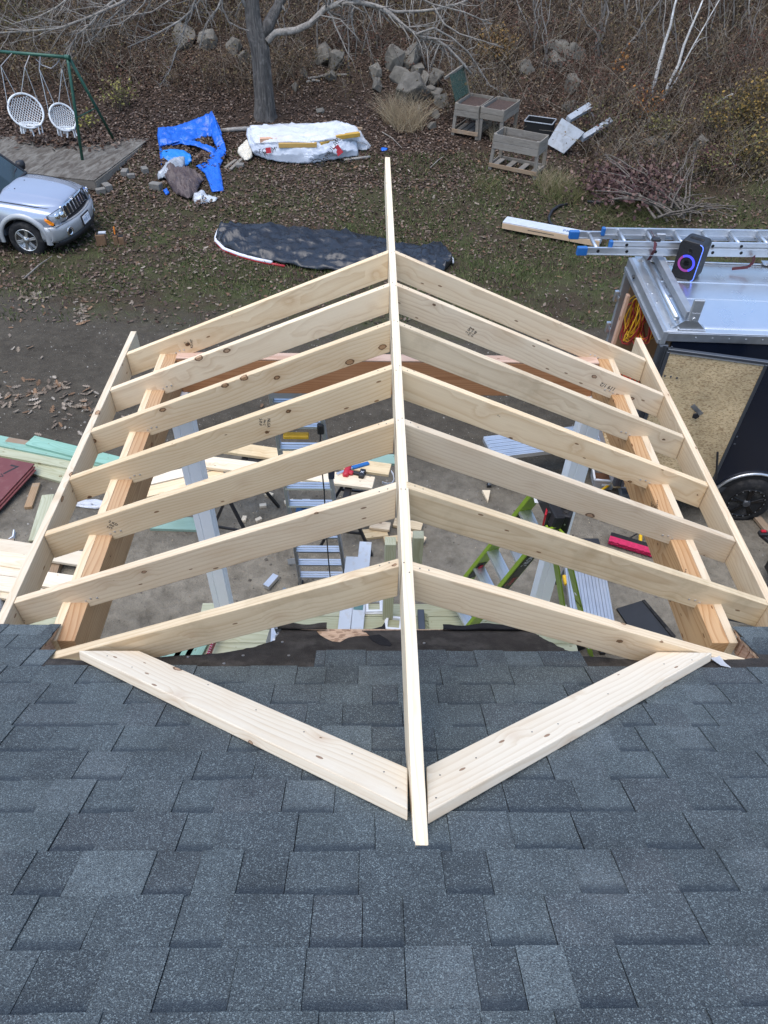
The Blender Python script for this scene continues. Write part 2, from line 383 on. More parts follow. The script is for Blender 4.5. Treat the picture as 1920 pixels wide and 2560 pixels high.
def osb_mat(name, c1, c2, dark):
    m, nt, b = newmat(name); t = NT(nt); tc = t.n('TexCoord').outputs['Object']
    v = t.vor(t.map(tc, (1, 1, 2.6), (0, 0, 0), (0, .7, 0)), 48)
    s = t.n('SeparateColor'); t.l(v.outputs['Color'], s.inputs[0]); v2 = t.vor(t.map(tc, (1, 1, 2.8), (3, 1, 2), (0, -.6, 0)), 62); s2 = t.n('SeparateColor'); t.l(v2.outputs['Color'], s2.inputs[0])
    c = t.mix(t.math('MULTIPLY_ADD', s.outputs[0], .6, t.math('MULTIPLY', s2.outputs[0], .4)), c1, c2); c = t.mix(t.math('MULTIPLY', t.math('GREATER_THAN', s.outputs[1], .78), .7), c, dark); c = t.mix(t.math('MULTIPLY', t.math('GREATER_THAN', s2.outputs[1], .9), .6), c, dark)
    c = t.bright(c, t.ramp(t.noise(tc, 3, 5), [(.3, .75), (.7, 1.15)]))
    t.l(c, b.inputs['Base Color']); b.inputs['Roughness'].default_value = .7; t.l(t.bump(v.outputs['Distance'], .3, .004), b.inputs['Normal'])
    return m
def bark_mat(name, c1, c2, sc=(7, 7, 1.2), st=1.0):
    m, nt, b = newmat(name); t = NT(nt); tc = t.n('TexCoord').outputs['Object']; mp = t.map(tc, sc)
    n = t.noise(mp, 3.0, 6, .65, .6); c = t.mix(t.ramp(n, [(.35, 0.0), (.65, 1.0)]), c1, c2)
    c = t.mix(t.math('MULTIPLY', t.ramp(t.noise(tc, 6, 4), [(.55, 0.0), (.7, 1.0)]), .5), c, [min(1, x * 1.7) for x in c2])
    t.l(c, b.inputs['Base Color']); b.inputs['Roughness'].default_value = .92; t.l(t.bump(n, st, .06), b.inputs['Normal'])
    return m
def clear(name, col, alpha, rough=.15):
    m, nt, b = newmat(name); t = NT(nt); tc = t.n('TexCoord').outputs['Object']
    b.inputs['Base Color'].default_value = (*col, 1); b.inputs['Roughness'].default_value = rough
    a = t.n('MapRange'); a.inputs[3].default_value = max(0, alpha - .22); a.inputs[4].default_value = min(1, alpha + .22); t.l(t.noise(tc, 5, 5, .65), a.inputs[0]); t.l(a.outputs[0], b.inputs['Alpha'])
    return m
def emit(name, col, st):
    m, nt, b = newmat(name); b.inputs['Base Color'].default_value = (.01, .01, .01, 1); b.inputs['Emission Color'].default_value = (*col, 1); b.inputs['Emission Strength'].default_value = st; return m

SPR1, SPR2 = (.77, .635, .45), (.54, .38, .225)
M = dict(
    spruce=wood('spruce', SPR1, SPR2, 62, .42, 1.0),
    spruce_white=wood('spruce_white', (.78, .695, .555), (.62, .50, .35), 55, .5, .55, (.2, .1, .05)),
    spruce_dirty=wood('spruce_dirty', (.70, .58, .40), (.44, .31, .18), 60, .4, .8, stain=.35, grey=(.36, .28, .17)),
    fir=wood('fir', (.52, .345, .20), (.33, .175, .085), 75, .7, .5, (.13, .05, .02)),
    fir_red=wood('fir_red', (.50, .27, .15), (.33, .155, .08), 80, .6, .35, (.1, .035, .015)),
    treated=wood('treated', (.45, .455, .335), (.30, .30, .195), 58, .6, .5, (.16, .12, .06)),
    treated_blue=wood('treated_blue', (.29, .44, .37), (.19, .31, .25), 55, .5, .25, (.15, .16, .1)),
    grey_wood=wood('grey_wood', (.25, .225, .19), (.12, .105, .088), 70, .5, .5, (.06, .05, .04), stain=.3, grey=(.33, .31, .28)),
    old_wood=wood('old_wood', (.34, .25, .17), (.19, .13, .085), 70, .5, .4, stain=.5, grey=(.30, .27, .23)),
    yellow_pine=wood('yellow_pine', (.56, .39, .17), (.38, .23, .08), 60, .6, .4),
    pink_wood=wood('pink_wood', (.62, .44, .34), (.42, .25, .17), 70, .5, .3),
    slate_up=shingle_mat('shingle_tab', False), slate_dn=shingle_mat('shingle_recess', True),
    felt=simple('roof_felt', (.052, .046, .041), .9, 0, .5, 14, .9, 260, .2, dirt=(.105, .095, .084), dsc=7),
    felt_black=simple('felt_black', (.012, .012, .014), .8, 0, .3, 20, .4, 200, .3),
    osb_pale=osb_mat('osb_pale', (.62, .44, .31), (.50, .33, .21), (.26, .15, .09)),
    osb=osb_mat('osb', (.66, .525, .32), (.53, .385, .205), (.27, .165, .075)),
    ground=ground_mat(),
    leaf=vcol('dead_leaf', .85, .35, 60), grassm=vcol('grass', .8, .3, 20), twig=vcol('twig', .9, .3, 8), stone=vcol('pebble', .9, .3, 60),
    rock=simple('rock', (.165, .150, .125), .95, 0, .6, 3.5, 1.0, 18, .2, dirt=(.065, .062, .045), dsc=3),
    grey_paint=simple('grey_board', (.33, .355, .38), .6, 0, .15, 5, dirt=(.20, .19, .165), dsc=7), concrete=simple('old_concrete', (.19, .18, .16), .9, 0, .3, 7, .5, 30, .2),
    bark=bark_mat('bark', (.055, .049, .044), (.17, .155, .138), (9, 9, 1.0)), bark_pale=bark_mat('pale_bark', (.15, .132, .113), (.33, .30, .26), (6, 6, 3), .4),
    birch=bark_mat('birch_bark', (.40, .37, .33), (.66, .63, .58), (4, 4, 14), .2), bark_dark=bark_mat('dark_bark', (.095, .083, .073), (.215, .195, .17), (8, 8, 2), .5),
    alu=simple('aluminium', (.66, .68, .70), .38, .85, .1, 5, .05, 60), alu_dull=simple('dull_aluminium', (.42, .44, .46), .5, .7, .15, 9, .08, 60),
    ply_brown=simple('brown_ply', (.27, .175, .095), .7, 0, .25, 5, .1, 30), alu_roof=simple('sheet_aluminium', (.76, .79, .82), .30, .92, .05, 1.6), steel=simple('zinc_steel', (.56, .58, .60), .35, .9, .15, 12),
    gun=simple('gunmetal_trim', (.10, .11, .125), .35, .6, .1, 6), navy=simple('navy_panel', (.010, .014, .026), .22, .1, .15, 2),
    white_pvc=simple('white_pvc', (.86, .89, .93), .4, 0, .04, 3), white_plastic=simple('white_plastic', (.74, .76, .80), .45, 0, .06, 6),
    white_paint=simple('white_board', (.50, .54, .59), .5, 0, .07, 4, dirt=(.42, .40, .36), dsc=12),
    black=simple('black_plastic', (.014, .014, .016), .5, 0, .25, 12), rubber=simple('rubber', (.020, .020, .021), .85, 0, .35, 14, .4, 70, .2, dirt=(.075, .07, .063), dsc=7),
    black_wheel=simple('black_alloy', (.012, .012, .013), .3, .4, .2, 9), dark=simple('dark_void', (.01, .01, .01), .9, 0, .2, 5),
    tarp_black=simple('black_tarp', (.016, .019, .025), .33, 0, .10, .7, .6, 14, .55),
    tarp_blue=simple('blue_tarp', (.010, .12, .56), .30, 0, .3, 4, .8, 16, .5), tarp_teal=simple('blue_tarp_faded', (.015, .20, .62), .4, 0, .18, 4, .5, 9, .5),
    tarp_brown=simple('brown_tarp', (.088, .064, .062), .55, 0, .3, 5, .6, 12), tarp_silver=simple('silver_tarp', (.42, .44, .46), .4, .3, .2, 6, .4, 14),
    wrap=simple('white_wrap', (.52, .56, .62), .45, 0, .08, 5, .5, 7), poly=clear('clear_poly', (.80, .82, .85), .50), poly_bag=clear('poly_bag', (.62, .66, .70), .7),
    cream=simple('cream_wrap', (.62, .58, .48), .6, 0, .15, 9, .4, 20), red=simple('red_print', (.42, .02, .03), .5), ink=simple('ink', (.022, .02, .022), .7), ink_teal=simple('teal_print', (.03, .25, .33), .6), ink_blue=simple('blue_print', (.09, .16, .30), .6),
    carton=simple('carton', (.60, .42, .26), .75, 0, .1, 5), blue_cap=simple('blue_plastic', (.015, .12, .36), .45), navy_plastic=simple('tool_case_blue', (.018, .065, .16), .5, 0, .2, 8),
    lime=simple('lime_fibreglass', (.235, .36, .018), .35, 0, .12, 8), red_plastic=simple('red_plastic', (.46, .02, .035), .4), crimson=simple('crimson_metal', (.22, .010, .035), .35, .2),
    bristle=simple('pink_bristles', (.50, .015, .085), .7, 0, .3, 40), yellow=simple('yellow_plastic', (.75, .45, .02), .45), orange=simple('orange_plastic', (.85, .25, .03), .4), amber=simple('amber_lens', (.90, .26, .01), .15),
    cord_red=simple('red_cord', (.36, .025, .02), .5), cord_yellow=simple('yellow_cord', (.75, .42, .02), .5), cord_orange=simple('orange_cord', (.70, .09, .03), .5),
    green_steel=simple('green_steel', (.022, .085, .055), .35, .2, .25, 5), rope=simple('white_rope', (.74, .76, .76), .8, 0, .08, 20), chain=simple('chain', (.32, .31, .30), .4, .8),
    silver=simple('silver_paint', (.43, .47, .55), .24, .5, .03, 1.2, spec=.6), silver_low=simple('silver_cladding', (.40, .41, .42), .42, .3, .06, 3), chrome=simple('chrome', (.8, .8, .8), .12, 1, .03, 4), alloy=simple('alloy_wheel', (.56, .56, .54), .3, .8, .12, 6),
    glass=simple('windscreen', (.016, .030, .030), .04, 0, .2, 2, spec=.8), lens=simple('lamp_lens', (.50, .54, .58), .05, .5, .5, 22), leather=simple('leather', (.20, .115, .06), .7, 0, .25, 14, .3, 40),
    panel_red=simple('red_panel', (.155, .042, .040), .55, 0, .18, 3, .1, 30, dirt=(.20, .09, .08), dsc=6), clear_tub=clear('clear_tub', (.62, .64, .66), .45, .2), rust=simple('rusty', (.16, .075, .04), .85, 0, .4, 9, .5, 30),
    soil=simple('soil', (.06, .036, .026), .95, 0, .5, 20, .9, 30), pink_foam=simple('pink_wood_block', (.55, .30, .24), .8), slate_mat=simple('rubber_mat', (.022, .025, .030), .6, 0, .25, 4), net=clear('green_net', (.035, .085, .065), .55, .8),
    sap_wood=simple('cut_end', (.55, .40, .25), .8), stump_log=bark_mat('grey_log', (.22, .20, .175), (.38, .36, .32), (3, 9, 9), .3), plaster=simple('clapboard', (.36, .33, .29), .7), led=emit('led_ring_blue', (.05, .06, .9), .9), led_p=emit('led_ring_purple', (.34, .05, .36), .45), led_strip=emit('led_strip', (.10, .2, 1.0), 1.2),
)
# ------------------------------------------------------------------ ground sheet
def ground():
    def axis(lo, hi, fine_lo, fine_hi, st):
        a = list(np.arange(fine_lo, fine_hi + 1e-6, st)); d = st
        x = fine_hi
        while x < hi: d *= 1.5; x += d; a.append(min(x, hi))
        x = fine_lo; d = st
        while x > lo: d *= 1.5; x -= d; a.insert(0, max(x, lo))
        return a
    xs = axis(-400, 400, -16, 16, .25); ys = axis(-400, 700, 0, 34, .25)
    b = MB(); b.grid([[(x, y, gz(x, y)) for x in xs] for y in ys])
    o = b.build('ground', M['ground'], at=(0, 0, 0), smooth=True); o['kind'] = 'structure'
ground()

# ------------------------------------------------------------------ house: roof plane in (x, a): a = metres down the slope from where the new ridge lands
RT = .59; _c = 1 / math.sqrt(1 + RT * RT); RO = V((0, -.912, 0)); SD = V((0, _c, -RT * _c)); RNn = V((0, RT * _c, _c))
def RP(x, a, h=0.0): return RO + V((x, 0, 0)) + SD * a + RNn * h
def rpx(px, py, h=0.0):
    d = ray(px, py); p0 = RO + RNn * h; q = CP + d * (RNn.dot(p0 - CP) / RNn.dot(d)); w = q - p0
    return w.x, w.dot(SD)
RM = Matrix(((1, 0, 0, RO.x), (0, SD.y, RNn.y, RO.y), (0, SD.z, RNn.z, RO.z), (0, 0, 0, 1)))   # local (x, a, h) -> world
EAVE = 1.367; EXPO = .143; A0 = .981
house = thing('house', (0, -3.2, -4.06), 'house with dark slate grey shingle roof, its eave cut open for the new porch', 'house')
def rag(p, q, n, amp):
    return [(p[0] + (q[0] - p[0]) * i / n + RN.uniform(-amp, amp), p[1] + (q[1] - p[1]) * i / n + RN.uniform(-amp, amp)) for i in range(1, n)]
cutL = [rpx(*p) for p in ((146, 1568), (84, 1642), (240, 1652), (430, 1640), (560, 1632), (640, 1616), (688, 1600), (700, 1578))]
cutR = [rpx(*p) for p in ((1330, 1578), (1352, 1592), (1400, 1618), (1446, 1640), (1620, 1652), (1760, 1652), (1898, 1645), (1834, 1572))]
edge = []
for a, b_ in zip(cutL, cutL[1:]): edge += [a] + rag(a, b_, 7, .004)
edge += [cutL[-1], (cutL[-1][0] + .005, EAVE)]
edge += [(cutR[0][0] - .005, EAVE)]
for a, b_ in zip(cutR, cutR[1:]): edge += [a] + rag(a, b_, 7, .004)
edge.append(cutR[-1])
deckp = [(-6, -2.0), (6, -2.0), (6, EAVE), (cutR[-1][0] + .004, EAVE)] + edge[::-1] + [(cutL[0][0] - .004, EAVE), (-6, EAVE)]
MB().prism(deckp, -.016, -.003, RM).build('roof_sheathing', M['osb_pale'], house)
# felt: same outline drawn back where the bare board shows
fe = []
patch = [rpx(*p) for p in ((790, 1577), (800, 1588), (815, 1597), (830, 1604), (850, 1606), (868, 1596), (890, 1591), (925, 1590), (915, 1580), (905, 1577))]
for q in edge:
    if abs(q[1] - EAVE) < 1e-6 and q[0] < 0: fe += [(q[0], EAVE - .002)] + patch
    else: fe.append((q[0], min(q[1], EAVE - .002) - RN.uniform(.001, .006)))
feltp = [(-1.75, .86), (1.95, .86), (1.95, 1.15), (1.50, 1.16)] + fe[::-1] + [(-1.50, 1.16), (-1.75, 1.15)]
MB().prism(feltp, -.002, .0015, RM).build('roofing_felt', M['felt'], house)
MB().prism([(-5.98, -1.98), (5.98, -1.98), (5.98, .87), (-5.98, .87)], -.0025, .0004, RM).build('underlayment', M['felt_black'], house)
for x0_, x1_ in ((-5.98, -1.56), (1.56, 5.98)): MB().prism([(x0_, .86), (x1_, .86), (x1_, EAVE - .003), (x0_, EAVE - .003)], -.0024, .0006, RM).build('underlayment', M['felt_black'], house)
# torn black flap and a curled felt edge along the eave, dark tar band
bflap = [rpx(*p) for p in ((920, 1592), (948, 1588), (968, 1600), (980, 1613), (975, 1617), (950, 1614), (930, 1603))]
MB().prism(bflap, .002, .004, RM).build('torn_felt', M['felt_black'], house)
b = MB(); b.add([Yp(*p) for p in ((910, 1577, .262), (965, 1577, .262), (962, 1556, .31), (955, 1566, .29), (930, 1573, .275))], [(0, 1, 2, 3, 4)])
solid(b.build('torn_felt', M['felt_black'], house), .002)
for (x0, x1, w) in ((.20, .60, .03), (-.51, -.30, .035)):
    rows = []
    for i in range(15):
        x = x0 + (x1 - x0) * i / 14; r = w * (.7 + .5 * mnoise.noise(V((x * 9, 0, 2))))
        rows.append([RP(x, EAVE - .008 - .03 * math.sin(t * 2.2), .004 + r * .55 * (1 - math.cos(t * 2.2))) for t in np.linspace(0, 1.35, 6)])
    MB().grid(rows).build('curled_felt', M['felt_black'] if x0 > 0 else M['felt'], house, fix=False, smooth=True)
for px, py in ((470, 1644), (608, 1640), (706, 1606), (722, 1640), (1060, 1609), (560, 1660)):   # roofing nails in the felt
    x, a = rpx(px, py); MB().lathe([(.006, .001), (.006, .004), (.003, .005)], Matrix.Translation(RP(x, a)) @ Matrix.Rotation(-math.atan(RT), 4, 'X'), 8).build('roofing_nail', M['steel'], house)
# bare rafter tails and fascia seen in the cut ends
for sx in (-1, 1):
    x0 = (cutL[0][0] if sx < 0 else cutR[-1][0]); x1 = (cutL[1][0] if sx < 0 else cutR[-2][0])
    a0, a1 = EAVE, 1.10
    n = 12; bb = MB()
    for i in range(n):
        t0, t1 = i / n, (i + 1) / n; q0 = RP(x0 + (x1 - x0) * t0 - sx * .0, a0 + (a1 - a0) * t0, -.018); q1 = RP(x0 + (x1 - x0) * t1, a0 + (a1 - a0) * t1, -.018)
        dz = V((0, 0, -.09 - .02 * RN.random())); o = V((sx * .02 + RN.uniform(-.004, .004), 0, 0))
        bb.add([q0 + o, q1 + o, q1 + o + dz, q0 + o + dz, q0 + o * 2.2, q1 + o * 2.2, q1 + o * 2.2 + dz, q0 + o * 2.2 + dz], [(0, 1, 2, 3), (4, 7, 6, 5), (0, 4, 5, 1), (3, 2, 6, 7), (0, 3, 7, 4), (1, 5, 6, 2)])
    bb.build('rafter_tail', M['pink_wood'], house)
    lumber('fascia_board', RP(sx * 1.56, EAVE - .02, -.11), RP(sx * 6, EAVE - .02, -.11), .17, .02, M['white_paint'], house)
lumber('fascia_board', RP(-.53, EAVE - .012, -.10), RP(.60, EAVE - .012, -.10), .16, .018, M['white_paint'], house)
MB().box((0, -.15, -2.45), (11.8, .12, 3.2)).build('wall', M['plaster'], house)
MB().prism([(-5.9, -3.9), (5.9, -3.9), (5.9, -2.0), (-5.9, -2.0)], -.1, -.09, Matrix.Translation((0, 0, 0)) @ RM).build('far_slope', M['slate_up'], house) if False else None

# shingles: one object for each tab / recessed piece in view
def unit_shingle(name, h0, h1, th, mat):
    b = MB(); L = EXPO + .02
    b.add([(-.5, -L, h1 - th), (.5, -L, h1 - th), (.5, 0, h0 - th), (-.5, 0, h0 - th), (-.5, -L, h1), (.5, -L, h1), (.5, 0, h0), (-.5, 0, h0)],
          [(0, 3, 2, 1), (4, 5, 6, 7), (0, 1, 5, 4), (2, 3, 7, 6), (0, 4, 7, 3), (1, 2, 6, 5)])
    me = b.mesh(name); me.materials.append(mat); return me
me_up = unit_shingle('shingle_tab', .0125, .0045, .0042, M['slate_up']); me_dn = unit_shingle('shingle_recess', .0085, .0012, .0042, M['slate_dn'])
cnt = 0
extra = {0: MB(), 1: MB()}
def put_shingle(x0, x1, a, up, inview, skew=0.0, cut=None):
    global cnt
    w = x1 - x0
    Mw = RM @ Matrix.Translation((x0 + w / 2, a + RN.uniform(-.0015, .0015), RN.uniform(-.0004, .0012))) @ Matrix.Rotation(RN.gauss(0, .004), 4, 'Z') @ Matrix.Rotation(RN.gauss(0, .004), 4, 'Y') @ Matrix.Diagonal((w - .0016, 1, 1, 1))
    if skew: Mw = Mw @ Matrix(((1, skew / w, 0, 0), (0, 1, 0, 0), (0, 0, 1, 0), (0, 0, 0, 1)))
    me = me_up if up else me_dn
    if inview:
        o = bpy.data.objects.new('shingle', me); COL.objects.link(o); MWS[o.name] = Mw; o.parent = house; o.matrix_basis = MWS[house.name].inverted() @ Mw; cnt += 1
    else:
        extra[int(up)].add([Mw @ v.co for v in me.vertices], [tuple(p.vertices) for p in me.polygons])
for k in range(-3, 21):
    a = A0 - EXPO * k
    if k == -3: a = EAVE + .006
    x = -6 + RN.uniform(0, .2); up = RN.random() < .5
    while x < 6:
        w = RN.choice((.10, .12, .14, .16, .18, .20)) if up else RN.choice((.09, .11, .14, .17, .2))
        if RN.random() < .06: w *= .45
        x1 = x + w; mid = x + w / 2; ok = True; ax0, ax1 = x, x1
        if k == -1: spans = [(-6, -1.36), (-.33, .73), (1.60, 6)]
        elif k <= -2: spans = [(-6, cutL[0][0] + .012 if k == -3 else cutL[0][0] + .03), ((cutR[-1][0] - .012) if k == -3 else cutR[-1][0] - .03, 6)]
        else: spans = [(-6, 6)]
        for s0, s1 in spans:
            u0, u1 = max(x, s0), min(x1, s1)
            if u1 - u0 > .012:
                half = 1.0 + .66 * max(0, a + .55); vis = abs((u0 + u1) / 2) < half + .1 and a > -.62
                put_shingle(u0, u1, a, up, vis and cnt < 298)
        x = x1; up = not up if RN.random() < .85 else up
for k_, b_ in extra.items():
    o = b_.build('shingle_field', M['slate_up'] if k_ else M['slate_dn'], house); o['kind'] = 'stuff'

# ------------------------------------------------------------------ porch roof frame
S = 5 / 12.0 * 1.013; SPC = .4064; TH = .038; VH = .163
frm = thing('porch_roof_frame', (0, 1.2, -3.32), 'new pale timber porch roof frame of rafters, ridge board, beams and white posts', 'roof frame')
plate('ridge_board', frame((.0095, 0, 0), (-.0028, 1, 0)), [(-.932, -.006), (-.91, 0), (4.05, 0), (4.05, -.20), (-.55, -.20)], TH, M['spruce_white'], frm)
FX = 1.70
rafter_objs = {}
def rafter(sx, k, y, x_out, tailcut=True):
    ang = math.atan(S); ca, sa = math.cos(ang), math.sin(ang)
    Mw = Matrix(((sx * ca, 0, sx * sa, sx * .0195), (0, 1, 0, y), (-sa, 0, ca, 0), (0, 0, 0, 1)))
    if sx < 0:   # keep a right-handed frame
        Mw = Matrix(((-ca, 0, -sa, -.0195), (0, -1, 0, y), (-sa, 0, ca, 0), (0, 0, 0, 1)))
        Mw = frame((-.0195, y, 0), (-ca, 0, -sa))
    else: Mw = frame((.0195, y, 0), (ca, 0, -sa))
    L = (x_out - .0195) / ca; d = VH * ca
    def loc(X, Zv): # world (|x|-.0195, z) -> local
        return (X * ca - Zv * sa, X * sa + Zv * ca)
    X1 = x_out - .0195
    poly = [loc(0, 0), loc(0, -VH), loc(X1, -S * X1 - VH), loc(X1, -S * X1)]
    drop = RN.uniform(-.004, .004)
    o = plate('rafter', Mw @ Matrix.Translation((0, 0, drop)) @ Matrix.Rotation(RN.gauss(0, .0016), 4, 'Z'), poly, TH, M['spruce'] if RN.random() < .75 else M['spruce_dirty'], frm)
    rafter_objs[(sx, k)] = o
    return o
for k in range(1, 7):
    y = (7 - k) * SPC + .019
    rafter(-1, k, y + RN.uniform(-.004, .004), FX - .0015); rafter(1, k, y + .007 + RN.uniform(-.004, .004), FX - .0015)
# jack rafters against the house: cut to the roof slope
rafter(-1, 7, .034, 1.435); rafter(1, 7, .022, 1.47)
# sub-fascia boards
for sx in (-1, 1):
    zt = -S * (FX - .0195)
    plate('fascia_board', frame((sx * (FX + TH / 2), 0, zt), (0, 1, 0)), [(.285, -.162), (2.725, -.162), (2.725, .004), (.285, .004)], TH, M['spruce_white'] if sx < 0 else M['spruce'], frm)
# beams on posts: pale outer ply, fir inner plies
ZB = -.70
for sx in (-1, 1):
    lumber('beam_ply', (sx * 1.462, .20, ZB - .1175), (sx * 1.462, 2.452, ZB - .1175), .235, .038, M['spruce'], frm)
    lumber('beam_ply', (sx * 1.405, .20, ZB - .1185), (sx * 1.405, 2.452, ZB - .1185), .235, .0745, M['fir'], frm)
    # ink lettering on the inner face
    if sx > 0:
        for (yy, n) in ((.55, 9), (1.02, 5)):
            for j in range(n):
                Mt = Matrix.Translation((1.3668, yy + .012 * j, ZB - .035 - .014 * j * (1.1 if n > 6 else 1))) @ Matrix.Rotation(rad(90), 4, 'Y') @ Matrix.Rotation(rad(90), 4, 'Z') @ Matrix.Rotation(math.pi, 4, 'Y')
                Mt = frame(Mt.translation, (0, -.62, -.78), (-1, 0, 0)); text('grade_stamp', ('MANUFACTURED', 'No.2 DFIR-S', 'KD HT 0372', 'S-DRY WWPA')[j % 4], .020, Mt, M['ink'], frm)
lumber('header_beam', (-1.366, 2.432, ZB - .125), (1.366, 2.432, ZB - .125), .25, .038, M['fir_red'], frm)
lumber('header_beam', (-1.366, 2.392, ZB - .127), (1.366, 2.392, ZB - .127), .25, .038, M['fir_red'], frm)
lumber('cap_strip', (-1.366, 2.412, ZB + .006), (1.366, 2.412, ZB + .006), .078, .010, M['pink_wood'], frm, up=(0, 1, 0), bevel=.002)
for sx in (-1, 1):
    x = sx * 1.40; y = 2.375; w = .136; z0, z1 = -3.318, ZB - .25
    g = .006
    prof = [(-w / 2, -w / 2), (-w * .18, -w / 2), (-w * .18 + .004, -w / 2 + g), (-w * .18 + .010, -w / 2), (w / 2, -w / 2), (w / 2, -w * .1), (w / 2 - g, -w * .1 + .004), (w / 2, -w * .1 + .010), (w / 2, w / 2), (-w / 2, w / 2), (-w / 2, -w * .1 + .01), (-w / 2 + g, -w * .1 + .004), (-w / 2, -w * .1)]
    MB().prism([(x + a, y + c) for a, c in prof], z0, z1).build('post', M['white_pvc'], frm)
# valley plates lying flat on the shingles
def valley(pts, th, mat):
    q = [rpx(px, py, .052) for px, py in pts]
    o = V((*q[0], 0)); xd = (V((*q[3], 0)) - V((*q[0], 0))) if True else None
    xd = (V((*q[2], 0)) - V((*q[1], 0))).normalized(); yd = V((-xd.y, xd.x, 0))
    ML = Matrix(((xd.x, 0, yd.x, o.x), (xd.y, 0, yd.y, o.y), (0, 1, 0, 0), (0, 0, 0, 1)))
    if ML.to_3x3().determinant() < 0: ML = Matrix(((xd.x, 0, yd.x, o.x), (xd.y, 0, yd.y, o.y), (0, -1, 0, 0), (0, 0, 0, 1)))
    poly = [((V((*p, 0)) - o).dot(xd), (V((*p, 0)) - o).dot(yd)) for p in q]
    sgn = 1 if (RM @ ML).to_3x3().col[1].dot(RNn) > 0 else -1
    return plate('valley_plate', RM @ ML, poly, th, mat, frm, .003, off=sgn * (.0135 + th / 2))
valley(((197, 1626), (347, 1626), (1019, 1919), (1019, 2021)), .038, M['spruce_white'])
valley(((1643, 1629), (1780, 1631), (1070, 2030), (1066, 1916)), .038, M['spruce_white'])
# nail heads in the valley plates and through the ridge joints
for px, py in ((268, 1640), (330, 1668), (520, 1712), (640, 1775), (760, 1830), (880, 1885), (960, 1930), (990, 1970), (1100, 1938), (1090, 1995), (1190, 1895), (1330, 1830), (1395, 1810), (1520, 1735), (1660, 1660), (1730, 1650)):
    x, a = rpx(px, py, .052); MB().lathe([(.0022, .0004), (.0022, .0014), (.001, .0016)], Matrix.Translation(RP(x, a, .0518)) @ Matrix.Rotation(-math.atan(RT), 4, 'X'), 8).build('nail', M['gun'], frm)
for k in range(1, 8):
    for dx in (-.008, .009): MB().lathe([(.0024, .0002), (.0024, .0014)], Matrix.Translation((dx + .006, (7 - k) * SPC + RN.uniform(-.02, .04), .0002)), 8).build('nail', M['gun'], frm)
for (sx, k), o in rafter_objs.items():
    Mo = MWS[o.name]
    for u in (.035, .07): MB().lathe([(.0024, .0003), (.0024, .0014)], Mo @ Matrix.Translation((u, RN.uniform(-.01, .01), .0002)), 8).build('nail', M['gun'], o)
# stamps on the rafters
def stamp(sx, k, u, v, lines, size=.026, rot=90):
    o = rafter_objs[(sx, k)]; Mo = MWS[o.name]
    L = (FX - .02) / math.cos(math.atan(S)); d = VH * math.cos(math.atan(S))
    near = -1 if Mo.to_3x3().col[1].y > 0 else 1
    X = u * L; Zl = -v * d
    face = Mo @ V((X, near * (TH / 2 + .0006), Zl))
    xd = (Mo.to_3x3() @ V((1, 0, 0))) * (1 if sx > 0 else -1)
    Mt = frame(face, xd, (0, -1, 0)) @ Matrix.Rotation(rad(rot), 4, 'Z')
    for i, s in enumerate(lines):
        text('grade_stamp', s, size * (1 if i != 1 else .8), Mt @ Matrix.Translation((0, -i * size * .95, 0)), M['ink'], o)
stamp(-1, 1, .78, .45, ('2', 'SPF', 'KD-HT'), .021, 60); stamp(-1, 4, .37, .42, ('NLGA', 'No 2', 'S-P-F'), .021, -120); stamp(-1, 5, .80, .35, ('2 KD', 'SPF', 'HT'), .021, -60)
stamp(1, 2, .27, .55, ('2 SPF', 'KD-HT', '0148'), .021, 75); stamp(1, 4, .30, .3, ('=', '2'), .012, 70)
stamp(1, 2, .80, .55, ('119 1/2',), .036, 180)
for (sx, k) in rafter_objs:     # toe screws where each rafter sits on its beam
    o = rafter_objs[(sx, k)]; Mo = MWS[o.name]; near = -1 if Mo.to_3x3().col[1].y > 0 else 1
    ca = math.cos(math.atan(S))
    for j in range(3):
        c = Mo @ V((1.37 / ca + .03 * j - .03, near * (TH / 2), -VH * ca * .72 + .006 * (j % 2)))
        MB().lathe([(.0055, -.001), (.0055, .002), (.003, .003)], frame(c, (1, 0, 0), (0, -1, 0)), 8).build('screw', M['alu'], o)

# ------------------------------------------------------------------ porch deck
DZ = -3.32
deck = thing('porch_deck', (0, 1.5, -4.06), 'green treated porch deck below the roof opening', 'deck')
y = .0
while y < 2.46:
    lumber('deck_board', (-1.62, y + .07, DZ - .0125), (1.70, y + .07, DZ - .0125), .140, .025, M['treated'], deck, up=(0, 1, 0), bevel=.003); y += .1455
for yy in (.15, 2.44): lumber('rim_joist', (-1.58, yy, DZ - .122), (1.66, yy, DZ - .122), .19, .038, M['treated'], deck)
for xx in (-1.5, 1.58):
    for yy in (.4, 2.35): MB().box((xx, yy, -3.70), (.09, .09, .72)).build('support_post', M['treated'], deck)
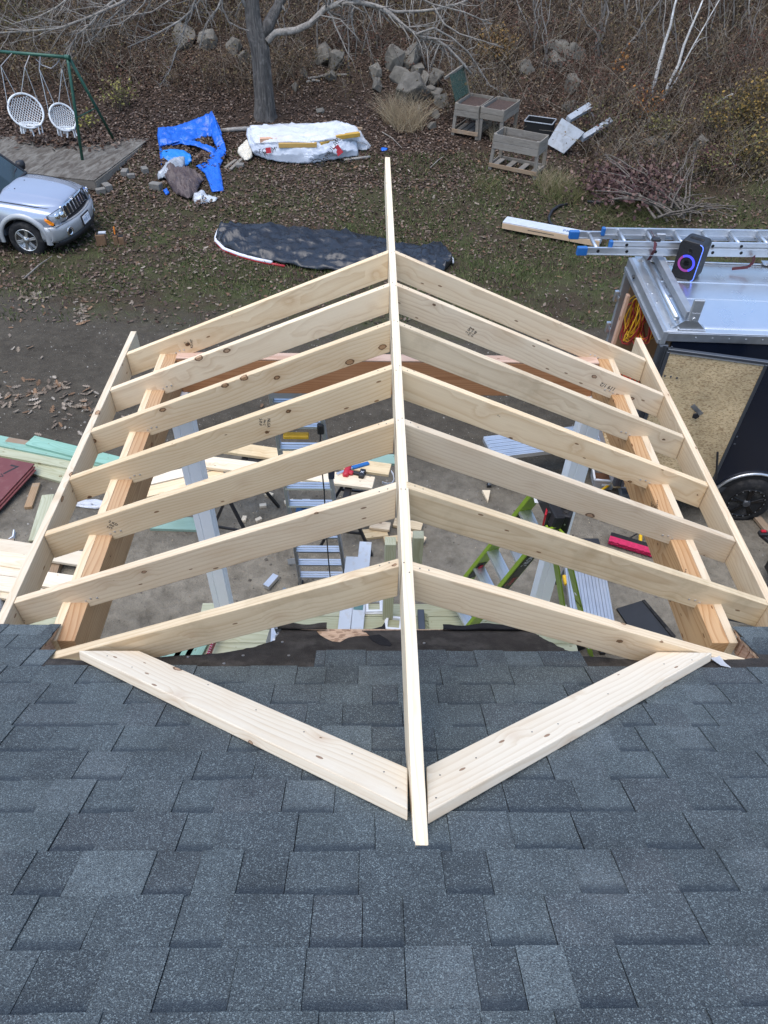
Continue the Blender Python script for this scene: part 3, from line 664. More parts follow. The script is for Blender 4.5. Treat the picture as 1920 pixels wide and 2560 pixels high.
# ------------------------------------------------------------------ loose things round the porch
def flat(name, a, b, w, t, mat, parent=None, bevel=.003):
    a, b = V(a), V(b); d = (b - a).normalized(); return lumber(name, a, b, w, t, mat, parent, up=V((0, 0, 1)).cross(d), bevel=bevel)
def board(px0, px1, h, w, t, mat, label, group=None, name='board', cat='board', z=None):
    a = P(px0[0], px0[1], h) if z is None else Z(px0[0], px0[1], z); b = P(px1[0], px1[1], h) if z is None else Z(px1[0], px1[1], z)
    return tag(flat(name, a, b, w, t, M[mat]), label, cat, group)
G1 = 'treated boards in the pile left of the porch'
board((-60, 1098), (282, 1178), .03, .235, .038, 'treated', 'pale green treated board at the bottom of the pile beside the red panels', G1)
board((-60, 1128), (240, 1212), .03, .235, .038, 'treated', 'yellow-green treated board nearest the porch in the pile by the red panels', G1)
board((-60, 1117), (262, 1176), .075, .184, .038, 'treated', 'stained pale green treated board crossing the pile above the red panels', G1)
board((-70, 1090), (300, 1162), .115, .184, .038, 'treated_blue', 'long blue-green treated board on top of the pile, reaching the photo edge', G1)
board((76, 1102), (300, 1158), .155, .184, .038, 'treated_blue', 'short blue-green board with square end on top of the treated pile', G1)
board((18, 1101), (120, 1118), .12, .09, .038, 'old_wood', 'narrow weathered strip at the far side of the treated board pile', G1)
# red panels
pc = P(86, 1159, .16); e1 = (P(0, 1144, .16) - pc); e1.z = 0; e1.normalize(); e2 = V((-e1.y, e1.x, 0));
if e2.y > 0: e2 = -e2
for i, lab in enumerate(('bottom sheet of the dark red panel stack at the left edge', 'middle sheet of the dark red panel stack at the left edge', 'top dark red panel of the stack, marked with a black figure')):
    c = pc + V((.004, -.006, 0)) * (2 - i) * 6 + e1 * (.008 * (2 - i)) ; c.z = pc.z - .019 * (2 - i)
    Mx = Matrix(((e1.x, e2.x, 0, c.x), (e1.y, e2.y, 0, c.y), (0, 0, 1, c.z), (0, 0, 0, 1)))
    b = MB(); b.prism([(0, 0), (1.22, 0), (1.22, 1.6), (0, 1.6)], -.016, 0)
    o = mesh_obj('siding_sheet', b.mesh('siding_sheet', .002), M['panel_red'], None, Mx); tag(o, lab, 'panel', 'dark red panels in the stack')
    if i == 2:
        q = Z(24, 1176, pc.z + .001); text('printed_mark', '7', .26, Matrix.Translation(q) @ Matrix.Rotation(math.atan2(e1.y, e1.x) + math.pi * .98, 4, 'Z'), M['ink'], o, ext=.0006)
        q = Z(2, 1190, pc.z + .001); text('printed_mark', '>', .14, Matrix.Translation(q) @ Matrix.Rotation(math.atan2(e1.y, e1.x) + 3.0, 4, 'Z'), M['ink'], o, ext=.0006)
for i in (0, 1):
    lumber('scrap_block', pc + e1 * .1 + e2 * (.3 + i) + V((0, 0, -.11)), pc + e1 * 1.1 + e2 * (.3 + i) + V((0, 0, -.11)), .085, .09, M['old_wood'])
    tag(bpy.data.objects['scrap_block' if i == 0 else 'scrap_block.001'], ('timber block propping the far end of the red panel stack', 'timber block propping the near end of the red panel stack')[i], 'timber block')
board((92, 1210), (71, 1270), .02, .09, .038, 'old_wood', 'short brown weathered offcut lying on dirt below the red panels', None, 'scrap_block', 'offcut')
board((121, 1238), (88, 1352), .02, .14, .025, 'treated', 'weathered greenish plank lying on the dirt left of the porch fascia', None)
G2 = 'white boards stacked at the lower left'
for i, (a, c, h, lab) in enumerate((((-90, 1352), (222, 1401), .12, 'farthest white board of the lower left stack, reaching under the beam'), ((-90, 1384), (78, 1410), .15, 'creamy board second from the far side of the lower left stack'), ((-90, 1407), (66, 1430), .13, 'creamy board third from the far side of the lower left stack'),
        ((-90, 1421), (230, 1466), .10, 'long white board with knots in the middle of the lower left stack'), ((-90, 1447), (60, 1468), .13, 'pale board fourth in the lower left stack beside the fascia'), ((-60, 1468), (215, 1510), .10, 'white board nearest the house roof in the lower left stack'))):
    board(a, c, h, .19, .038, 'spruce_white', lab, G2)
for i, (a, c) in enumerate((((28, 1352), (-8, 1480)), ((150, 1392), (112, 1500)))):
    board(a, c, .04, .09, .07, 'old_wood', ('bearer block under the left part of the white board stack', 'bearer block under the right ends of the white board stack')[i], None, 'scrap_block', 'timber block')
board((380, 1308), (498, 1312), .02, .20, .038, 'treated_blue', 'pale green treated offcut lying on the dirt behind the left white post', None)
board((84, 1550), (176, 1562), .02, .20, .038, 'treated', 'treated plank on the ground just past the left shingle corner')
def crumple(name, pts, h, mat, label, cat, seed, t=.002, amp=.05):
    """a crumpled sheet on the ground: fan of rings inside a pixel outline"""
    c = (sum(p[0] for p in pts) / len(pts), sum(p[1] for p in pts) / len(pts)); rings = 5; rows = []
    m = len(pts) * 3; loop = []
    for i in range(len(pts)):
        a, b_ = pts[i], pts[(i + 1) % len(pts)]
        for k in range(3): loop.append((a[0] + (b_[0] - a[0]) * k / 3, a[1] + (b_[1] - a[1]) * k / 3))
    for r in range(rings + 1):
        f = 1 - r / (rings + .4); row = []
        for (x, y) in loop + loop[:1]:
            q = P(c[0] + (x - c[0]) * f, c[1] + (y - c[1]) * f, 0); nz = mnoise.noise(V((q.x * 6 + seed, q.y * 6, seed))); n2 = mnoise.noise(V((q.x * 15 + seed, q.y * 15, seed)))
            q.z += .012 + (h * (1 - f * .8) + amp * (nz + .5 * n2 + .55)) * (1 if r else .25); row.append(q)
        rows.append(row)
    b = MB(); b.grid(rows); o = b.build(name, M[mat], smooth=True, fix=False); solid(o, t); return tag(o, label, cat)
crumple('plastic_sheet', [(185, 1268), (205, 1252), (240, 1250), (268, 1256), (266, 1270), (240, 1276), (215, 1272)], .0, 'poly', 'clear crumpled plastic sheet on dirt left of the beam', 'plastic sheet', 1.1)
crumple('plastic_bag', [(-30, 1478), (8, 1478), (18, 1492), (10, 1530), (-10, 1545), (-40, 1520)], .12, 'poly', 'clear plastic bag at the left edge below the white boards', 'plastic bag', 2.2, amp=.1)
b = MB(); q = [P(*p, .02) for p in ((36, 1328), (34, 1344), (22, 1352))]
for a, c in zip(q, q[1:]): b.bar(a, c, .05, .012)
tag(b.build('plastic_strip', M['white_plastic']), 'bent white plastic strip on dirt above the lower left boards', 'plastic strip')

# deck clutter
D1 = DZ + .0125
def on(px, py, z=DZ): return Z(px, py, z)
for i, (a, c, lab) in enumerate((((398, 1640), (436, 1588), 'leftmost blue-green board lying across the deck under the rafters'), ((428, 1642), (462, 1586), 'second blue-green board lying across the deck under the rafters'),
        ((455, 1642), (486, 1588), 'third, paler blue-green board lying across the deck'), ((482, 1642), (510, 1590), 'blue-green board beside the crimson level on the deck'))):
    qa, qc = on(*a, DZ + .03), on(*c, DZ + .03); d = (qc - qa); tag(flat('offcut_board', qa - d * .8, qa + d * 1.5, .138, .025, M['treated_blue']), lab, 'board', 'blue-green boards on the deck')
qa, qc = on(523, 1634, DZ + .07), on(541, 1590, DZ + .07); d = qc - qa
lv = thing('spirit_level', qa, 'crimson metal level standing on the deck between boards and ladder hinge', 'level')
b = MB(); b.bar(qa - d * 1.5, qc + d * 1.2, .06, .022); b.build('body', M['crimson'], lv, bevel=.002)
b = MB()
dn = d.normalized(); sd = V((-dn.y, dn.x, 0))
for i in range(10):
    for s in (-1, 1): b.lathe([(.003, 0), (.003, .002)], Matrix.Translation(qa - d * .3 + d * (1.6 * i / 13) + sd * (.0) + V((0, 0, .030))) @ Matrix.Translation(sd * .007 * s), 6)
b.build('rivet', M['white_plastic'], lv)
for i, (x0, x1, yb, yt, lab) in enumerate(((847, 875, 1577, 1393, 'left of two white trim boards lying out over the deck edge'), (877, 905, 1577, 1356, 'longer white trim board with barcode sticker, right of its pair on the deck'))):
    a = on((x0 + x1) / 2, yb, DZ + .03); c = on((x0 + x1) / 2 + (yb - yt) * .105, yt, DZ + .03); d = c - a
    o = tag(flat('trim_board', a - d * .6, c, .118, .022, M['white_paint']), lab, 'trim board', 'white trim boards on the deck')
    if i:
        s = on(897, 1508, DZ + .043); dd = d.normalized(); Ms = Matrix(((dd.y, dd.x, 0, s.x), (-dd.x, dd.y, 0, s.y), (0, 0, 1, s.z), (0, 0, 0, 1)))
        MB().box((0, 0, 0), (.085, .15, .001), Ms).build('sticker', simple('sticker_green', (.10, .20, .19), .5), o)
        b = MB()
        for k in range(12): b.box((-.036 + k * .0062, .035, .001), (.0028 if k % 3 else .004, .07, .001), Ms)
        b.build('barcode', M['white_plastic'], o)
def mount_block(px, py, w, rz, lab):
    c = on(px, py, DZ + .0); t = thing('mounting_block', c, lab, 'trim block', 'white square trim frames on the deck')
    Mx = Matrix.Translation(c + V((0, 0, .002))) @ Matrix.Rotation(rz, 4, 'Z'); h = w / 2; i_ = h * .62
    for (z0, z1, o_) in ((0, .012, h), (.012, .03, h * .88)):
        b = MB()
        for (ax, ay, bx, by) in ((-o_, -o_, o_, -i_), (-o_, i_, o_, o_), (-o_, -i_, -i_, i_), (i_, -i_, o_, i_)):
            b.prism([(ax, ay), (bx, ay), (bx, by), (ax, by)], z0, z1, Mx)
        b.build('frame_flange' if z0 == 0 else 'frame_rim', M['white_plastic'], t)
mount_block(935, 1518, .165, .03, 'white square trim frame lying beside the treated deck post'); mount_block(984, 1562, .165, -.12, 'white square trim frame half hidden by the ridge board')
def newel(px, py, topy, mat, lab):
    c = on(px, py); d = ray(px, topy); # height where the post line meets the ray
    z = Yp(px, topy, c.y).z
    o = lumber('stub_post', c + V((0, 0, .001)), V((c.x, c.y, z)), .09, .09, M[mat], up=(0, 1, 0)); return tag(o, lab, 'post')
newel(969, 1540, 1352, 'treated', 'green treated stub post standing on the deck left of the ridge board'); newel(1034, 1492, 1336, 'treated', 'pale stub post standing at the deck edge right of the ridge board')
# pry bar on the deck
b = MB(); q = [on(*p, DZ + .02) for p in ((1310, 1548), (1324, 1562), (1334, 1572), (1345, 1574), (1354, 1564))]
pb = thing('pry_bar', q[0], 'black and yellow hooked pry bar lying on the deck', 'pry bar'); MB().tube(q[:3], .011, 8).build('shaft', M['black'], pb); MB().tube(q[2:], .013, 8).build('claw', M['yellow'], pb)
crumple('tool_bag', [(1398, 1608), (1420, 1582), (1452, 1590), (1462, 1625), (1420, 1640)], .22, 'black', 'black tool bag at the right end of the deck by the lime leg', 'tool bag', 3.3, amp=.06)
# broom brush beside ridge on the deck
bc = on(1053, 1552, DZ + .06); bs = thing('deck_brush', bc, 'grey deck brush with green-tipped bristles right of the ridge board', 'brush'); MB().box(bc, (.06, .22, .05)).build('block', M['gun'], bs, bevel=.004)
b = MB()
for i in range(60): x = bc.x + .03 + RN.uniform(0, .01); yy = bc.y + RN.uniform(-.1, .1); b.bar((x, yy, bc.z - .02), (x + RN.uniform(.02, .035), yy + RN.uniform(-.01, .01), bc.z - .05), .006, .006)
b.build('bristles', M['treated'], bs)
crumple('plastic_sheet', [(1130, 1572), (1190, 1564), (1230, 1570), (1250, 1582), (1200, 1590), (1140, 1586)], -.0, 'poly', 'clear plastic film caught along the eave by the lime ladder', 'plastic sheet', 8.1)
fl = [rpx(*p) for p in ((1775, 1632), (1790, 1640), (1812, 1668), (1826, 1679), (1800, 1673), (1770, 1652))]
b = MB(); b.prism(fl, .016, .018, RM); tag(b.build('plastic_sheet', M['poly']), 'clear plastic sliver poking out below the right valley board', 'plastic sheet')

# ---- grey articulated ladder leaning on the header
def ladder_run(th, a0, a1, b0, b1, n, railw, railt, rungw, mat, rmat, r0=.06, r1=.94, treads=True):
    a0, a1, b0, b1 = map(V, (a0, a1, b0, b1)); side = (b0 - a0).normalized(); run = (a1 - a0).normalized(); nrm = side.cross(run)
    for p, q in ((a0, a1), (b0, b1)): MB().bar(p, q, railw, railt, nrm).build('rail', mat, th, bevel=.003)
    for i in range(n):
        t = r0 + (r1 - r0) * i / (n - 1); p, q = a0.lerp(a1, t), b0.lerp(b1, t)
        b = MB()
        if treads:
            up = V((0, 0, 1)); f = side.cross(up).normalized()
            for k in (-1, 0, 1): b.bar(p + f * k * rungw * .36, q + f * k * rungw * .36, .016 if k == 0 else .02, rungw * .24)
            b.bar(p + V((0, 0, -.006)), q + V((0, 0, -.006)), .012, rungw * .8)
        else: b.tube([p, q], rungw / 2, 10)
        b.build('rung', rmat, th)
A1, B1 = Z(668, 985, -1.02), Z(790, 990, -1.02); A0_, B0_ = P(752, 1462), P(866, 1446); A0_.z += .03; B0_.z += .03
A1.y = B1.y = 2.60; B0_.y = A0_.y
ld = thing('articulated_ladder', (A0_ + B0_) / 2, 'grey aluminium articulated ladder leaning against the red header beam', 'ladder')
ladder_run(ld, A0_, A1, B0_, B1, 11, .075, .028, .085, M['alu_dull'], M['alu'])
for t in (.40, .66):
    for p, q, s in ((A0_, A1, -1), (B0_, B1, 1)):
        c = p.lerp(q, t); MB().box(c, (.05, .10, .11), Matrix.Translation((s * .012, 0, 0))).build('hinge_joint', simple('dark_blue_joint', (.02, .03, .06), .5) if t < .41 else bpy.data.materials['dark_blue_joint'], ld, bevel=.008)
for p, s in ((A0_, -1), (B0_, 1)):
    c = p.lerp(A1 if s < 0 else B1, .16); MB().bar(c, p + V((s * .15, .30, .0)), .06, .025).build('outrigger', M['alu_dull'], ld, bevel=.003); MB().box(p + V((0, 0, -.015)), (.05, .09, .03)).build('foot', M['black'], ld)
MB().bar(A1.lerp(A0_, .03) + V((0, 0, .02)), B1.lerp(B0_, .03) + V((0, 0, .02)), .09, .10).build('top_tray', M['white_paint'], ld)
yl = A1.lerp(A0_, .18), B1.lerp(B0_, .18)
tag(MB().bar(yl[0].lerp(yl[1], .15) + V((0, -.06, .02)), yl[0].lerp(yl[1], .68) + V((0, -.06, .02)), .03, .06).build('torpedo_level', M['yellow'], bevel=.006), 'small yellow level lying on a rung of the grey ladder', 'level')
q0 = B1.lerp(B0_, .16); cpts = [q0 + V((-.02, -.05, .03)), q0 + V((-.03, -.09, -.15)), B1.lerp(B0_, .4) + V((-.06, -.09, 0)), B1.lerp(B0_, .6) + V((-.10, -.08, 0)), B1.lerp(B0_, .8) + V((-.13, -.08, 0)), B1.lerp(B0_, .97) + V((-.15, -.07, 0))]
pc_ = thing('power_cord', cpts[-1], 'black power cord hanging down along the grey ladder', 'cord'); MB().tube(cpts, .006, 6).build('cable', M['black'], pc_, smooth=True); MB().box(q0 + V((-.02, -.05, .03)), (.05, .04, .09)).build('plug', M['black'], pc_, bevel=.008)
# second folded ladder on the deck: hinge and stub rails
hg = Z(712, 1562, -2.35); l2 = thing('folded_ladder', V((hg.x, hg.y, DZ)), 'grey folding ladder with dark hinge standing on deck below the left rafters', 'ladder')
for k in (0, 1):
    o = V((-.42 * k, .04 * k, 0)) * .0
    for dx, dy in ((-.30, -.34), (.27, -.20)):
        MB().bar(hg + V((dx * .12, dy * .12, -.03)), V((hg.x + dx, hg.y + dy, DZ + .02)), .085, .03, (0.3, 1, 0)).build('rail', M['alu_dull'], l2, bevel=.003)
        for s in (-.28,): pass
    break
MB().bar(hg + V((-.07, -.02, -.05)), hg + V((.06, .0, -.03)), .11, .05).build('hinge', M['gun'], l2, bevel=.02, seg=2)
for s in (-.018, .018): MB().lathe([(.03, -.03), (.03, .03)], frame(hg + V((s, 0, -.02)), (1, 0, 0), (0, 1, .2)), 12).build('hinge_pin', M['black'], l2)
for t in (.35, .6, .85):
    p = hg.lerp(V((hg.x - .30, hg.y - .34, DZ)), t); MB().bar(p, p + V((-.02, .40, 0)), .03, .05).build('rung', M['alu'], l2)
MB().bar(hg + V((-.05, .40, -.1)), V((hg.x - .32, hg.y + .06, DZ + .02)), .085, .03, (.3, 1, 0)).build('rail', M['alu_dull'], l2)
fp = Z(672, 1448, -3.95); 
tag(MB().bar(P(665, 1468, .05), P(690, 1440, .05), .05, .07).build('metal_strip', M['alu']), 'short aluminium strip on dirt behind the folding ladder hinge', 'metal strip')

# ---- sawhorses and the planks on them
PZ_ = -3.30
def sawhorse(cx, cy, ax, lab):
    c = V((cx, cy, 0)); d = V((math.cos(ax), math.sin(ax), 0)); s = V((-d.y, d.x, 0)); t = thing('sawhorse', V((cx, cy, gz(cx, cy))), lab, 'sawhorse', 'black sawhorses under the planks')
    top = PZ_ - .02
    MB().bar(c - d * .34 + V((0, 0, top - .03)), c + d * .34 + V((0, 0, top - .03)), .055, .07).build('crossbeam', M['black'], t, bevel=.004)
    for i in (-1, 1):
        f = []
        for j in (-1, 1):
            e = c + d * (.40 * i) + s * (.30 * j); e.z = gz(e.x, e.y) + .01; MB().bar(c + d * .26 * i + V((0, 0, top - .05)), e, .035, .03, d).build('leg', M['black'], t, bevel=.003); f.append((c + d * .26 * i + V((0, 0, top - .05))).lerp(e, .6))
        MB().bar(f[0], f[1], .025, .02).build('leg_brace', M['black'], t)
    return t
s1 = Z(600, 1180, PZ_); s2 = Z(880, 1195, PZ_)
sawhorse(s1.x - .05, s1.y - .05, rad(78), 'black-legged sawhorse beside the left white post'); sawhorse(s2.x - .02, s2.y, rad(82), 'black-legged sawhorse under the plank with the red drill')
def plank(a, c, z, w, t, mat, lab, name='plank'): return tag(flat(name, Z(*a, z), Z(*c, z), w, t, M[mat]), lab, 'plank', 'planks on the sawhorses')
plank((490, 1153), (934, 1209), PZ_ + .02, .184, .034, 'spruce_white', 'long clean white plank on the sawhorses carrying the red drill')
plank((560, 1118), (975, 1176), PZ_ + .02, .184, .036, 'spruce_dirty', 'weathered pinkish plank behind the drill on the sawhorses')
plank((372, 1204), (560, 1160), PZ_ - .03, .14, .036, 'spruce_white', 'pale plank angled behind the left white post, upper of two')
plank((352, 1236), (560, 1186), PZ_ - .03, .16, .036, 'spruce', 'pale plank with screw holes angled behind the left white post')
plank((840, 1150), (1000, 1150), PZ_ - .02, .16, .036, 'treated_blue', 'blue-green plank end behind the ridge board, right of the drill')
tag(MB().bar(Z(705, 1153, PZ_ - .03), Z(622, 1146, PZ_ - .03), .05, .2).build('planer_case', M['black'], bevel=.01), 'black tool case lying between the planks on the sawhorses', 'tool case')
# cordless drill
dz = PZ_ + .045; d0, d1 = Z(868, 1178, dz), Z(918, 1186, dz); ax = (d1 - d0); ax.z = 0; ax.normalize(); sd = V((-ax.y, ax.x, 0)); Md = Matrix(((ax.x, sd.x, 0, d0.x), (ax.y, sd.y, 0, d0.y), (0, 0, 1, dz), (0, 0, 0, 1)))
dr = thing('cordless_drill', d0, 'red and black cordless drill lying on its side on the white plank', 'drill')
MB().lathe([(.012, -.11), (.022, -.10), (.034, -.06), (.038, .0), (.036, .07), (.024, .09)], Md @ Matrix.Rotation(rad(90), 4, 'X'), 14).build('motor_housing', M['red_plastic'], dr, smooth=True)
MB().lathe([(.008, .08), (.020, .09), (.020, .13), (.010, .145)], Md @ Matrix.Rotation(rad(-90), 4, 'X'), 12).build('chuck', M['black'], dr)
MB().bar(Md @ V((.02, -.01, 0)), Md @ V((.15, -.02, 0)), .045, .04).build('handle', M['black'], dr, bevel=.012, seg=2)
MB().box((.17, -.015, 0), (.06, .12, .075), Md).build('battery', M['black'], dr, bevel=.008)
MB().box((.05, -.03, .012), (.05, .05, .045), Md).build('trigger_guard', M['red_plastic'], dr, bevel=.01)
text('battery_mark', 'X', .05, Md @ Matrix.Translation((.172, -.015, .0385)) @ Matrix.Rotation(1.57, 4, 'Z'), M['white_plastic'], dr)
q = [Z(842, 1186, dz), Z(880, 1170, dz), Z(922, 1158, dz)]
cl = thing('bar_clamp', q[0], 'blue-handled bar beside the red drill on the planks', 'clamp'); MB().bar(q[1], q[2], .03, .05).build('handle', M['blue_cap'], cl, bevel=.006); MB().bar(q[0], q[1], .02, .03).build('bar', M['alu'], cl)
q = [P(*p, .25) for p in ((955, 1206), (968, 1210), (980, 1209), (985, 1200), (983, 1186), (978, 1178))]
b = MB(); 
for a, c in zip(q, q[1:]): b.bar(a, c, .03, .004)
tag(b.build('plastic_strap', M['white_plastic']), 'white plastic strap looped beside the plank ends near the ridge', 'strap')
# blue tool case
tc0 = P(790, 1272, .10); tb = thing('tool_case', V((tc0.x, tc0.y, gz(tc0.x, tc0.y))), 'dark blue tool case behind the grey ladder on the dirt', 'tool case')
MB().box(tc0 + V((0, 0, -.04)), (.46, .24, .16)).build('case_body', M['navy_plastic'], tb, bevel=.02, seg=2)
for dx, w in ((-.14, .10), (.02, .07), (.14, .06)): MB().lathe([(w * .5, .038), (w * .5, .046), (w * .38, .046), (w * .38, .041)], Matrix.Translation(tc0 + V((dx, .01, 0))), 14).build('lid_recess', M['navy'], tb)
MB().box(tc0 + V((-.12, .07, .045)), (.09, .09, .004)).build('label', M['white_plastic'], tb); MB().box(tc0 + V((.06, -.07, .04)), (.12, .06, .01)).build('latch', M['black'], tb)
tag(MB().bar(P(845, 1270, .1), P(905, 1250, .1), .10, .16).build('vacuum_case', M['gun'], bevel=.02, seg=2), 'dark grey machine under the plank right of the blue tool case', 'tool')
# offcuts
OC = [((712, 620), .05, 'small offcut block on dirt right of the sawhorse leg'), ((582, 712), .05, 'small offcut block between the two sawhorse legs'), ((682, 716), .045, 'small offcut block just below the sawhorse leg'), ((755, 545), .06, 'square offcut below the planks left of the grey ladder'), ((893, 597), .07, 'offcut strip left of the blue tool case'), ((990, 475), .08, 'offcut behind the ladder under the drill plank')]
for i, ((cx, cy), s, lab) in enumerate(OC):
    c = P(400 + cx / 2.765, 1040 + cy / 2.765, .02); a = RN.uniform(0, 3); d = V((math.cos(a), math.sin(a), 0)) * s * .8
    tag(flat('offcut', c - d, c + d, s, .036, M['spruce_white']), lab, 'offcut', 'small offcuts on the dirt')
for (a, c, h, w, lab) in (((905, 1338), (968, 1330), .02, .14, 'pale offcut at the left of the scrap heap by the stub posts'), ((925, 1312), (975, 1318), .07, .12, 'upper pale offcut in the scrap heap behind the ridge board'), ((985, 1306), (1055, 1318), .03, .13, 'offcut poking right of the ridge board in the scrap heap'), ((960, 1352), (1048, 1342), .02, .10, 'low offcut behind the stub posts'), ((1010, 1330), (1062, 1352), .06, .09, 'tilted offcut right of the stub posts')):
    board(a, c, h, w, .036, 'spruce_dirty' if h < .05 else 'spruce', lab, 'offcuts in the heap by the stub posts', 'offcut', 'offcut')
w0 = P(1217, 1245, .0); b = MB(); b.add([w0 + V((-.05, .10, 0)), w0 + V((.05, .10, 0)), w0 + V((0, -.10, 0)), w0 + V((-.05, .10, .04)), w0 + V((.05, .10, .04)), w0 + V((0, -.10, .03))], [(0, 1, 2), (3, 5, 4), (0, 3, 4, 1), (1, 4, 5, 2), (2, 5, 3, 0)])
tag(b.build('wedge', M['spruce_white']), 'small pointed white wood wedge alone on the dirt right of the ridge', 'wedge')

# ---- lime step ladder
FL, FR = on(1122, 1508), on(1164, 1586); zt = -1.42; TL, TR = Z(1346, 1234, zt), Z(1386, 1318, zt)
ll = thing('lime_stepladder', (FL + FR) / 2, 'lime green fibreglass stepladder standing on the deck under the right rafters', 'ladder')
ax = (TL - FL).normalized(); sd = (FR - FL).normalized(); nn = sd.cross(ax).normalized()
for p, q in ((FL, TL), (FR, TR)):
    MB().bar(p, q, .10, .012, nn).build('rail', M['lime'], ll); 
    for s in (-1, 1): MB().bar(p + nn * .045 * s - sd * .012, q + nn * .045 * s - sd * .012, .012, .03, nn).build('rail_flange', M['lime'], ll)
    MB().bar(p + ax * -.02, p + ax * .13, .10, .055, nn).build('foot', M['black'], ll, bevel=.012)
for i in range(6):
    t = .08 + .80 * i / 5; p, q = FL.lerp(TL, t), FR.lerp(TR, t); b = MB()
    for k in range(5): b.bar(p + nn * (k - 2) * .019, q + nn * (k - 2) * .019, .028 if k % 2 == 0 else .022, .018)
    b.build('tread', M['alu'], ll)
for t0, t1 in ((.30, .45), (.72, .86)):
    MB().bar(FL.lerp(TL, t0) + sd * .009, FL.lerp(TL, t1) + sd * .009, .07, .004, nn).build('rail_sticker', M['black'], ll)
def t_at(a, c, py):
    lo, hi = 0.0, 1.0
    for _ in range(30):
        m_ = (lo + hi) / 2
        if topx(a.lerp(c, m_))[1] > py: lo = m_
        else: hi = m_
    return lo
ta, tb1 = t_at(FR, TR, 1478), t_at(FR, TR, 1352)
p, q = FR.lerp(TR, ta), FR.lerp(TR, tb1)
MB().bar(p + sd * .0085 + nn * -.0, q + sd * .0085, .078, .005, nn).build('rail_sticker', M['black'], ll)
for s, u, sz, mt in (('Giant', t_at(FR, TR, 1452), .075, 'red_plastic'), ('KING KOMBO', t_at(FR, TR, 1402), .062, 'white_plastic')):
    c = FR.lerp(TR, u) + sd * .0125; text('rail_lettering', s, sz, frame(c, ax, sd), M[mt], ll)
for t, mt in ((.70, 'red_plastic'), (.38, 'red_plastic')):
    c = FL.lerp(TL, t) + sd * .02; MB().bar(c, c + ax * .10, .03, .006, nn).build('warning_sticker', M[mt], ll)
c = TL.lerp(FL, .02) + sd * .03 ; MB().box(c + V((0, -.03, .02)), (.07, .05, .003)).build('paper_label', M['white_plastic'], ll)
# rear legs
for (bx, by, tt) in ((1478, 1642, TR), (1420, 1600, TL)):
    e = on(bx, by, DZ - .02); a_ = tt + V((.05, -.02, -.02)); MB().bar(a_, e, .07, .012, V((0.4, -1, .2))).build('rear_rail', M['lime'], ll)
    dd = (e - a_)
    if bx == 1478:
        nf = V((.4, -1, .2)) - dd * (V((.4, -1, .2)).dot(dd) / dd.length_squared); nf.normalize(); sdv = dd.normalized().cross(nf)
        sgn = 1 if sdv.dot(CP - e) > 0 else -1
        for t in (.42, .57, .74, .90): MB().lathe([(.014, -.002), (.014, .003), (.007, .003), (.007, -.002)], Matrix.Translation(a_.lerp(e, t) + sdv * sgn * .008) @ (sdv * sgn).to_track_quat('Z', 'Y').to_matrix().to_4x4(), 12, close=True).build('eyelet', M['white_plastic'], ll)
        Mt = frame(a_.lerp(e, .49) + sdv * sgn * .0075, -dd, sdv * sgn); text('marker_initials', 'RSR', .045, Mt @ Matrix.Rotation(1.6, 4, 'Z'), M['ink'], ll)
cap = (TL + TR) / 2 + V((.06, -.03, .06))
MB().bar(TL + V((.02, 0, .03)), TR + V((.02, 0, .03)), .07, .12, nn).build('top_cap', M['black'], ll, bevel=.01)
bg_ = Z(1400, 1275, zt + .05); bag = thing('tool_pouch', bg_, 'black and red tool pouch hooked on top of the lime stepladder', 'tool pouch')
Mx = Matrix.Translation(bg_) @ Matrix.Rotation(rad(-18), 4, 'Z'); b = MB(); b.prism([(-.075, -.07), (.075, -.07), (.085, .0), (.07, .075), (-.07, .075)], -.20, .02, Mx); b.build('pouch', M['black'], bag, bevel=.012, seg=2)
MB().box((-.082, 0, -.06), (.012, .13, .1), Mx).build('red_trim', M['red_plastic'], bag)
for i in range(3):
    for j in range(3): MB().lathe([(.018, .02), (.016, .026)], Mx @ Matrix.Translation((-.04 + .04 * i + .02 * (j % 2), -.03 + .034 * j, 0)), 6).build('hex_pad', M['rubber'], bag)
for i in range(4): MB().lathe([(.005, 0), (.005, .004)], Mx @ Matrix.Translation((-.05 + .033 * i, -.071, -.05)) @ Matrix.Rotation(1.57, 4, 'X'), 6).build('rivet', M['alu'], bag)

# ---- aluminium work platforms
def platform(c0, c1, w, h, lab):
    a, c = V(c0), V(c1); t = thing('work_platform', ((a + c) / 2) * V((1, 1, 0)).x if False else V(((a.x + c.x) / 2, (a.y + c.y) / 2, gz(a.x, a.y))), lab, 'work platform', 'aluminium work platforms')
    d = (c - a); d.z = 0; L = d.length; d.normalize(); s = V((-d.y, d.x, 0)); n = 11
    for i in range(n):
        o = s * ((i - (n - 1) / 2) * w / n); MB().bar(a + o, c + o, .012 + (.004 if i % 2 else 0), w / n * .86).build('slat', M['alu'], t)
    MB().bar(a - V((0, 0, .012)), c - V((0, 0, .012)), .01, w * .98).build('pan', M['alu_dull'], t)
    for k in (-1, 1): MB().bar(a + s * (w / 2 + .012) * k - V((0, 0, .022)), c + s * (w / 2 + .012) * k - V((0, 0, .022)), .06, .022).build('side_rail', M['alu'], t, bevel=.003)
    for e, k in ((a, 1), (c, -1)):
        MB().bar(e - s * w / 2 - V((0, 0, .02)), e + s * w / 2 - V((0, 0, .02)), .055, .03).build('end_rail', M['alu_dull'], t, bevel=.003)
        for j in (-1, 1):
            p = e + s * (w / 2) * j + d * .12 * k - V((0, 0, .04)); g = p - d * .12 * k; g.z = gz(g.x, g.y) + .01; MB().bar(p, g, .03, .03).build('leg', M['alu_dull'], t); MB().box(g + V((0, 0, .01)), (.05, .05, .03)).build('foot', M['black'], t)
    return t
